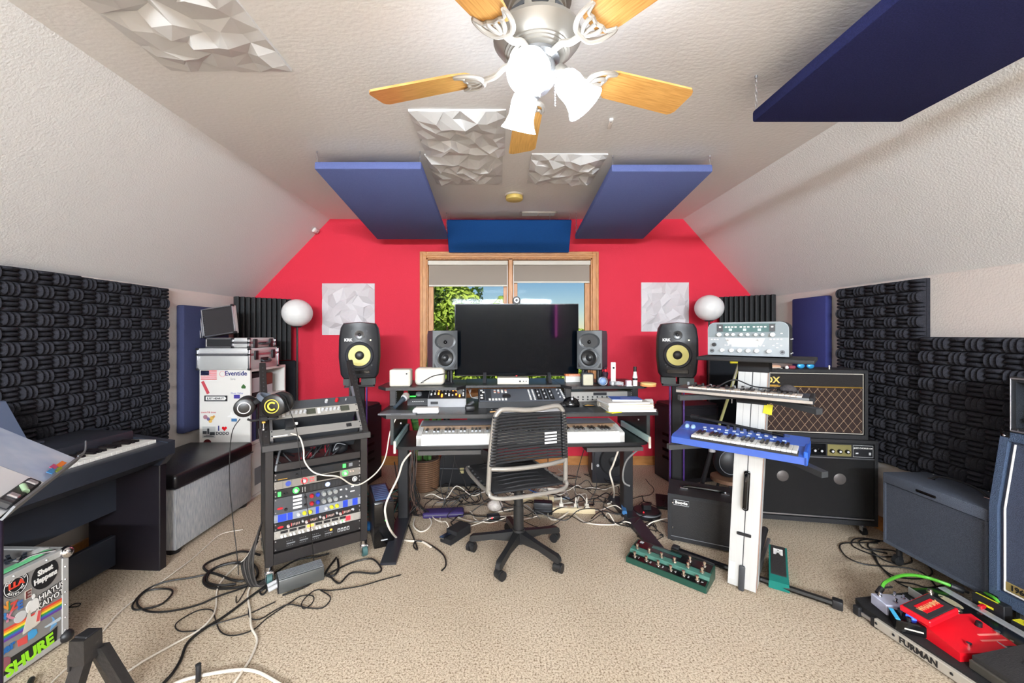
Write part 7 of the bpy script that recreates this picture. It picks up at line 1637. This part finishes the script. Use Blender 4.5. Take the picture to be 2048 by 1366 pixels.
for k in range(9):
    pts = []; x, y = 1.02+rr.uniform(-.1,.1), 2.62+rr.uniform(-.05,.15); a = rr.uniform(-1,1)
    for j in range(7): pts.append((x,y,.008+abs(rr.gauss(0,.012)))); a += rr.gauss(0,.9); x = min(1.08, x+math.cos(a)*.07) if y < 2.8 else x+math.cos(a)*.07; y = max(2.60, y+math.sin(a)*.06)
    cable('tangled_cable','thin black lead coiled between the right desk foot and the small cabinet',pts,.0026,CBK,'leads beside the small cabinet')
# right-hand coil and green lead
Z7 = dict(ox=1500, oy=860, s=2.699)
fc('black lead coiled on the carpet below the wide combo', [(720,600),(620,585),(560,590),(550,620),(600,650),(700,682),(780,680),(785,655),(720,645),(650,640),(640,610),(700,600),(640,590),(590,600),(620,640),(740,665)], .0040, CBK, **Z7)
fc('black lead looping out left of the coil near the grey cabinet', [(690,610),(600,608),(500,612),(487,640),(530,690),(620,725),(740,735),(850,745),(930,770),(985,820),(1000,850),(960,862),(860,850),(780,810),(700,730),(670,670),(640,630)], .0038, CBK, **Z7)
fc('black lead crossing under the green lead', [(870,690),(870,715),(800,725),(720,700),(660,660),(690,720),(760,780),(840,800),(940,800),(985,770),(960,730)], .0038, CBK, **Z7)
fc('black lead running from the coil to the pedalboard', [(800,820),(880,830),(950,850),(1010,845),(1080,830),(1130,850)], .0040, CBK, **Z7)
pl = [(712,852,.11),(730,822,.13),(800,790,.13),(870,783,.13),(950,795,.12),(1030,820,.12),(1095,845,.11)]
cable('green_instrument_lead','bright green lead arching from the white pedal to the black boxes',[F(1500+x/2.699,860+y/2.699,z) for x,y,z in pl],.0075,CGN,'green leads',ends=BLK)
q = part('plug', B().cyl((0,0,0),(-.03,-.01,-.02),.012,n=10).cyl((0,0,0),(.05,.0,.004),.004,n=8), BLK, bpy.data.objects['green_instrument_lead'])
cable('green_instrument_lead','green lead dipping from the tall black box to the yellow-topped box',[F(1500+x/2.699,860+y/2.699,z) for x,y,z in ((1270,880,.14),(1300,895,.15),(1330,915,.15),(1348,945,.125))],.0065,CGN,'green leads')
cable('green_instrument_lead','green lead rising from the yellow-topped box towards the right edge',[F(1500+x/2.699,860+y/2.699,z) for x,y,z in ((1395,948,.125),(1415,930,.15),(1450,925,.15),(1500,935,.14))],.0065,CGN,'green leads')
# power strips and small things under the desk
def pstrip(lab, x, y, rz, plugs):
    q = thing('power_strip', lab, 'power strip', (x,y,0), rz, 'beige power strips under the desk')
    part('case', xbox(-.16,.16,-.028,.028,.002,.042,.006,2), mat('strip_beige',(214,196,160),.5), q)
    for k in range(5): part('socket', xbox(-.13+.055*k,-.10+.055*k,-.014,.014,.042,.0430), CREAM, q)
    for x_ in plugs: part('plug', B().box(x_-.016,x_+.016,-.014,.014,.043,.070,.004).cyl((x_,0,.068),(x_,0,.115),.008,.005,n=8), CREAM, q)
pstrip('beige power strip with three upright plugs right of the chair column', .56, 2.98, math.radians(-4), (-.09,.02,.10))
pstrip('beige power strip partly behind the chair column', .28, 3.18, math.radians(2), ())
P = F(893,1092); q = thing('sustain_pedal','black sustain pedal with a chrome lever on the carpet left of the chair','pedal',(P.x-.01,P.y+.02,0),math.radians(-35))
part('body', B().prism([(-.045,0,.004),(.045,0,.004),(.045,.20,.004),(-.045,.20,.004)],(0,0,.035)).prism([(-.045,.06,.039),(.045,.06,.039),(.045,.20,.039),(-.045,.20,.039)],(0,0,.025)), BLKM, q); part('lever', xbox(-.030,.010,-.03,.07,.045,.052,.003), CHROME, q)
P = F(1296,1042); q = thing('round_black_hub','round black cable hub with grey rim behind the right desk foot','hub',(P.x+.02,P.y+.08,0),0)
part('body', B().lathe([(0,.002),(.095,.002),(.10,.03),(.09,.045),(0,.05)],n=28), BLK, q); part('rim', B().lathe([(.098,.030),(.104,.034),(.098,.040)],n=28), GREY, q); part('adapter', xbox(-.03,.03,-.02,.03,.05,.085,.004), BLK, q); part('red_light', B().sphere((-.04,-.05,.048),.005,8,6), REDL, q)
q = thing('purple_pouch','flat dark purple pouch among the leads under the left of the desk','pouch',(-.42,2.92,0),.1); part('body', xbox(-.14,.16,-.05,.05,.004,.045,.015,3), mat('purple_cloth',(52,38,92),.7), q); part('zip', B().tube([(-.13,-.052,.03),(.15,-.052,.03)],.002,n=5), GREY, q)
q = thing('black_adapter','black mains adapter with a red light among the leads under the desk','adapter',(-.04,2.86,0),.3); part('body', xbox(-.045,.045,-.03,.03,.003,.04,.006,2), BLK, q); part('red_light', B().sphere((-.02,-.032,.03),.006,8,6), REDL, q)
q = thing('black_adapter_block','black mains adapter block behind the chair column','adapter',(.33,2.96,0),-.1); part('body', xbox(-.07,.07,-.03,.04,.003,.09,.008,2), BLK, q); part('rib', xbox(-.06,.06,-.034,-.03,.03,.035).box(-.06,.06,-.034,-.03,.05,.055), DGREY, q)
q = thing('crumpled_plastic_bag','small crumpled clear plastic bag beside the chair leg','bag',(-.03,3.00,0),0); part('bag', B().sphere((0,0,.045),.055,10,7,sc=(1.1,.9,.8)), mat('milky_plastic',(196,186,178),.35,bump=1,bs=40), q); part('twist', B().cyl((0,0,.08),(.01,0,.11),.012,.02,n=8), LGREY, q)
q = thing('coiled_cream_lead','coil of thin cream leads on the carpet seen under the chair seat','cable',(.42,3.28,0),0)
b = B()
for k in range(7): b.tube([((.13-.008*k)*math.cos(a+k)+.02*(k%3),(.10-.007*k)*math.sin(a+k),.008+.006*k) for a in [j*PI/5 for j in range(10)]],.003,n=5,closed=True)
part('coil', b, CWH, q); part('end_plug', B().cyl((.10,-.08,.02),(.15,-.10,.016),.010,n=8), mat('pale_blue_plug',(170,190,215),.4), q)
q = thing('blue_duct_tape_roll','blue plastic wrap on the right desk foot','wrap',DP(.83,.42,.0),DR); part('wrap', B().tube([(-.045,-.10,.055),(-.02,-.02,.07),(-.01,.0,.12)],.018,n=8), mat('blue_wrap',(60,110,160),.4), q); part('band', B().tube([(-.02,.0,.10),(.0,-.02,.12)],.006,n=6), GREY, q)
q = thing('blue_power_cap','blue round cap on the carpet between the rack and the tower','cap',F(742,1052,.03)+Vector((0,0,0)),0); part('cap', B().cyl((-.03,0,0),(.03,0,0),.03,n=18), mat('cap_blue',(40,130,210),.4), q); part('face', B().cyl((-.034,0,0),(-.03,0,0),.018,n=14), DGREY, q)
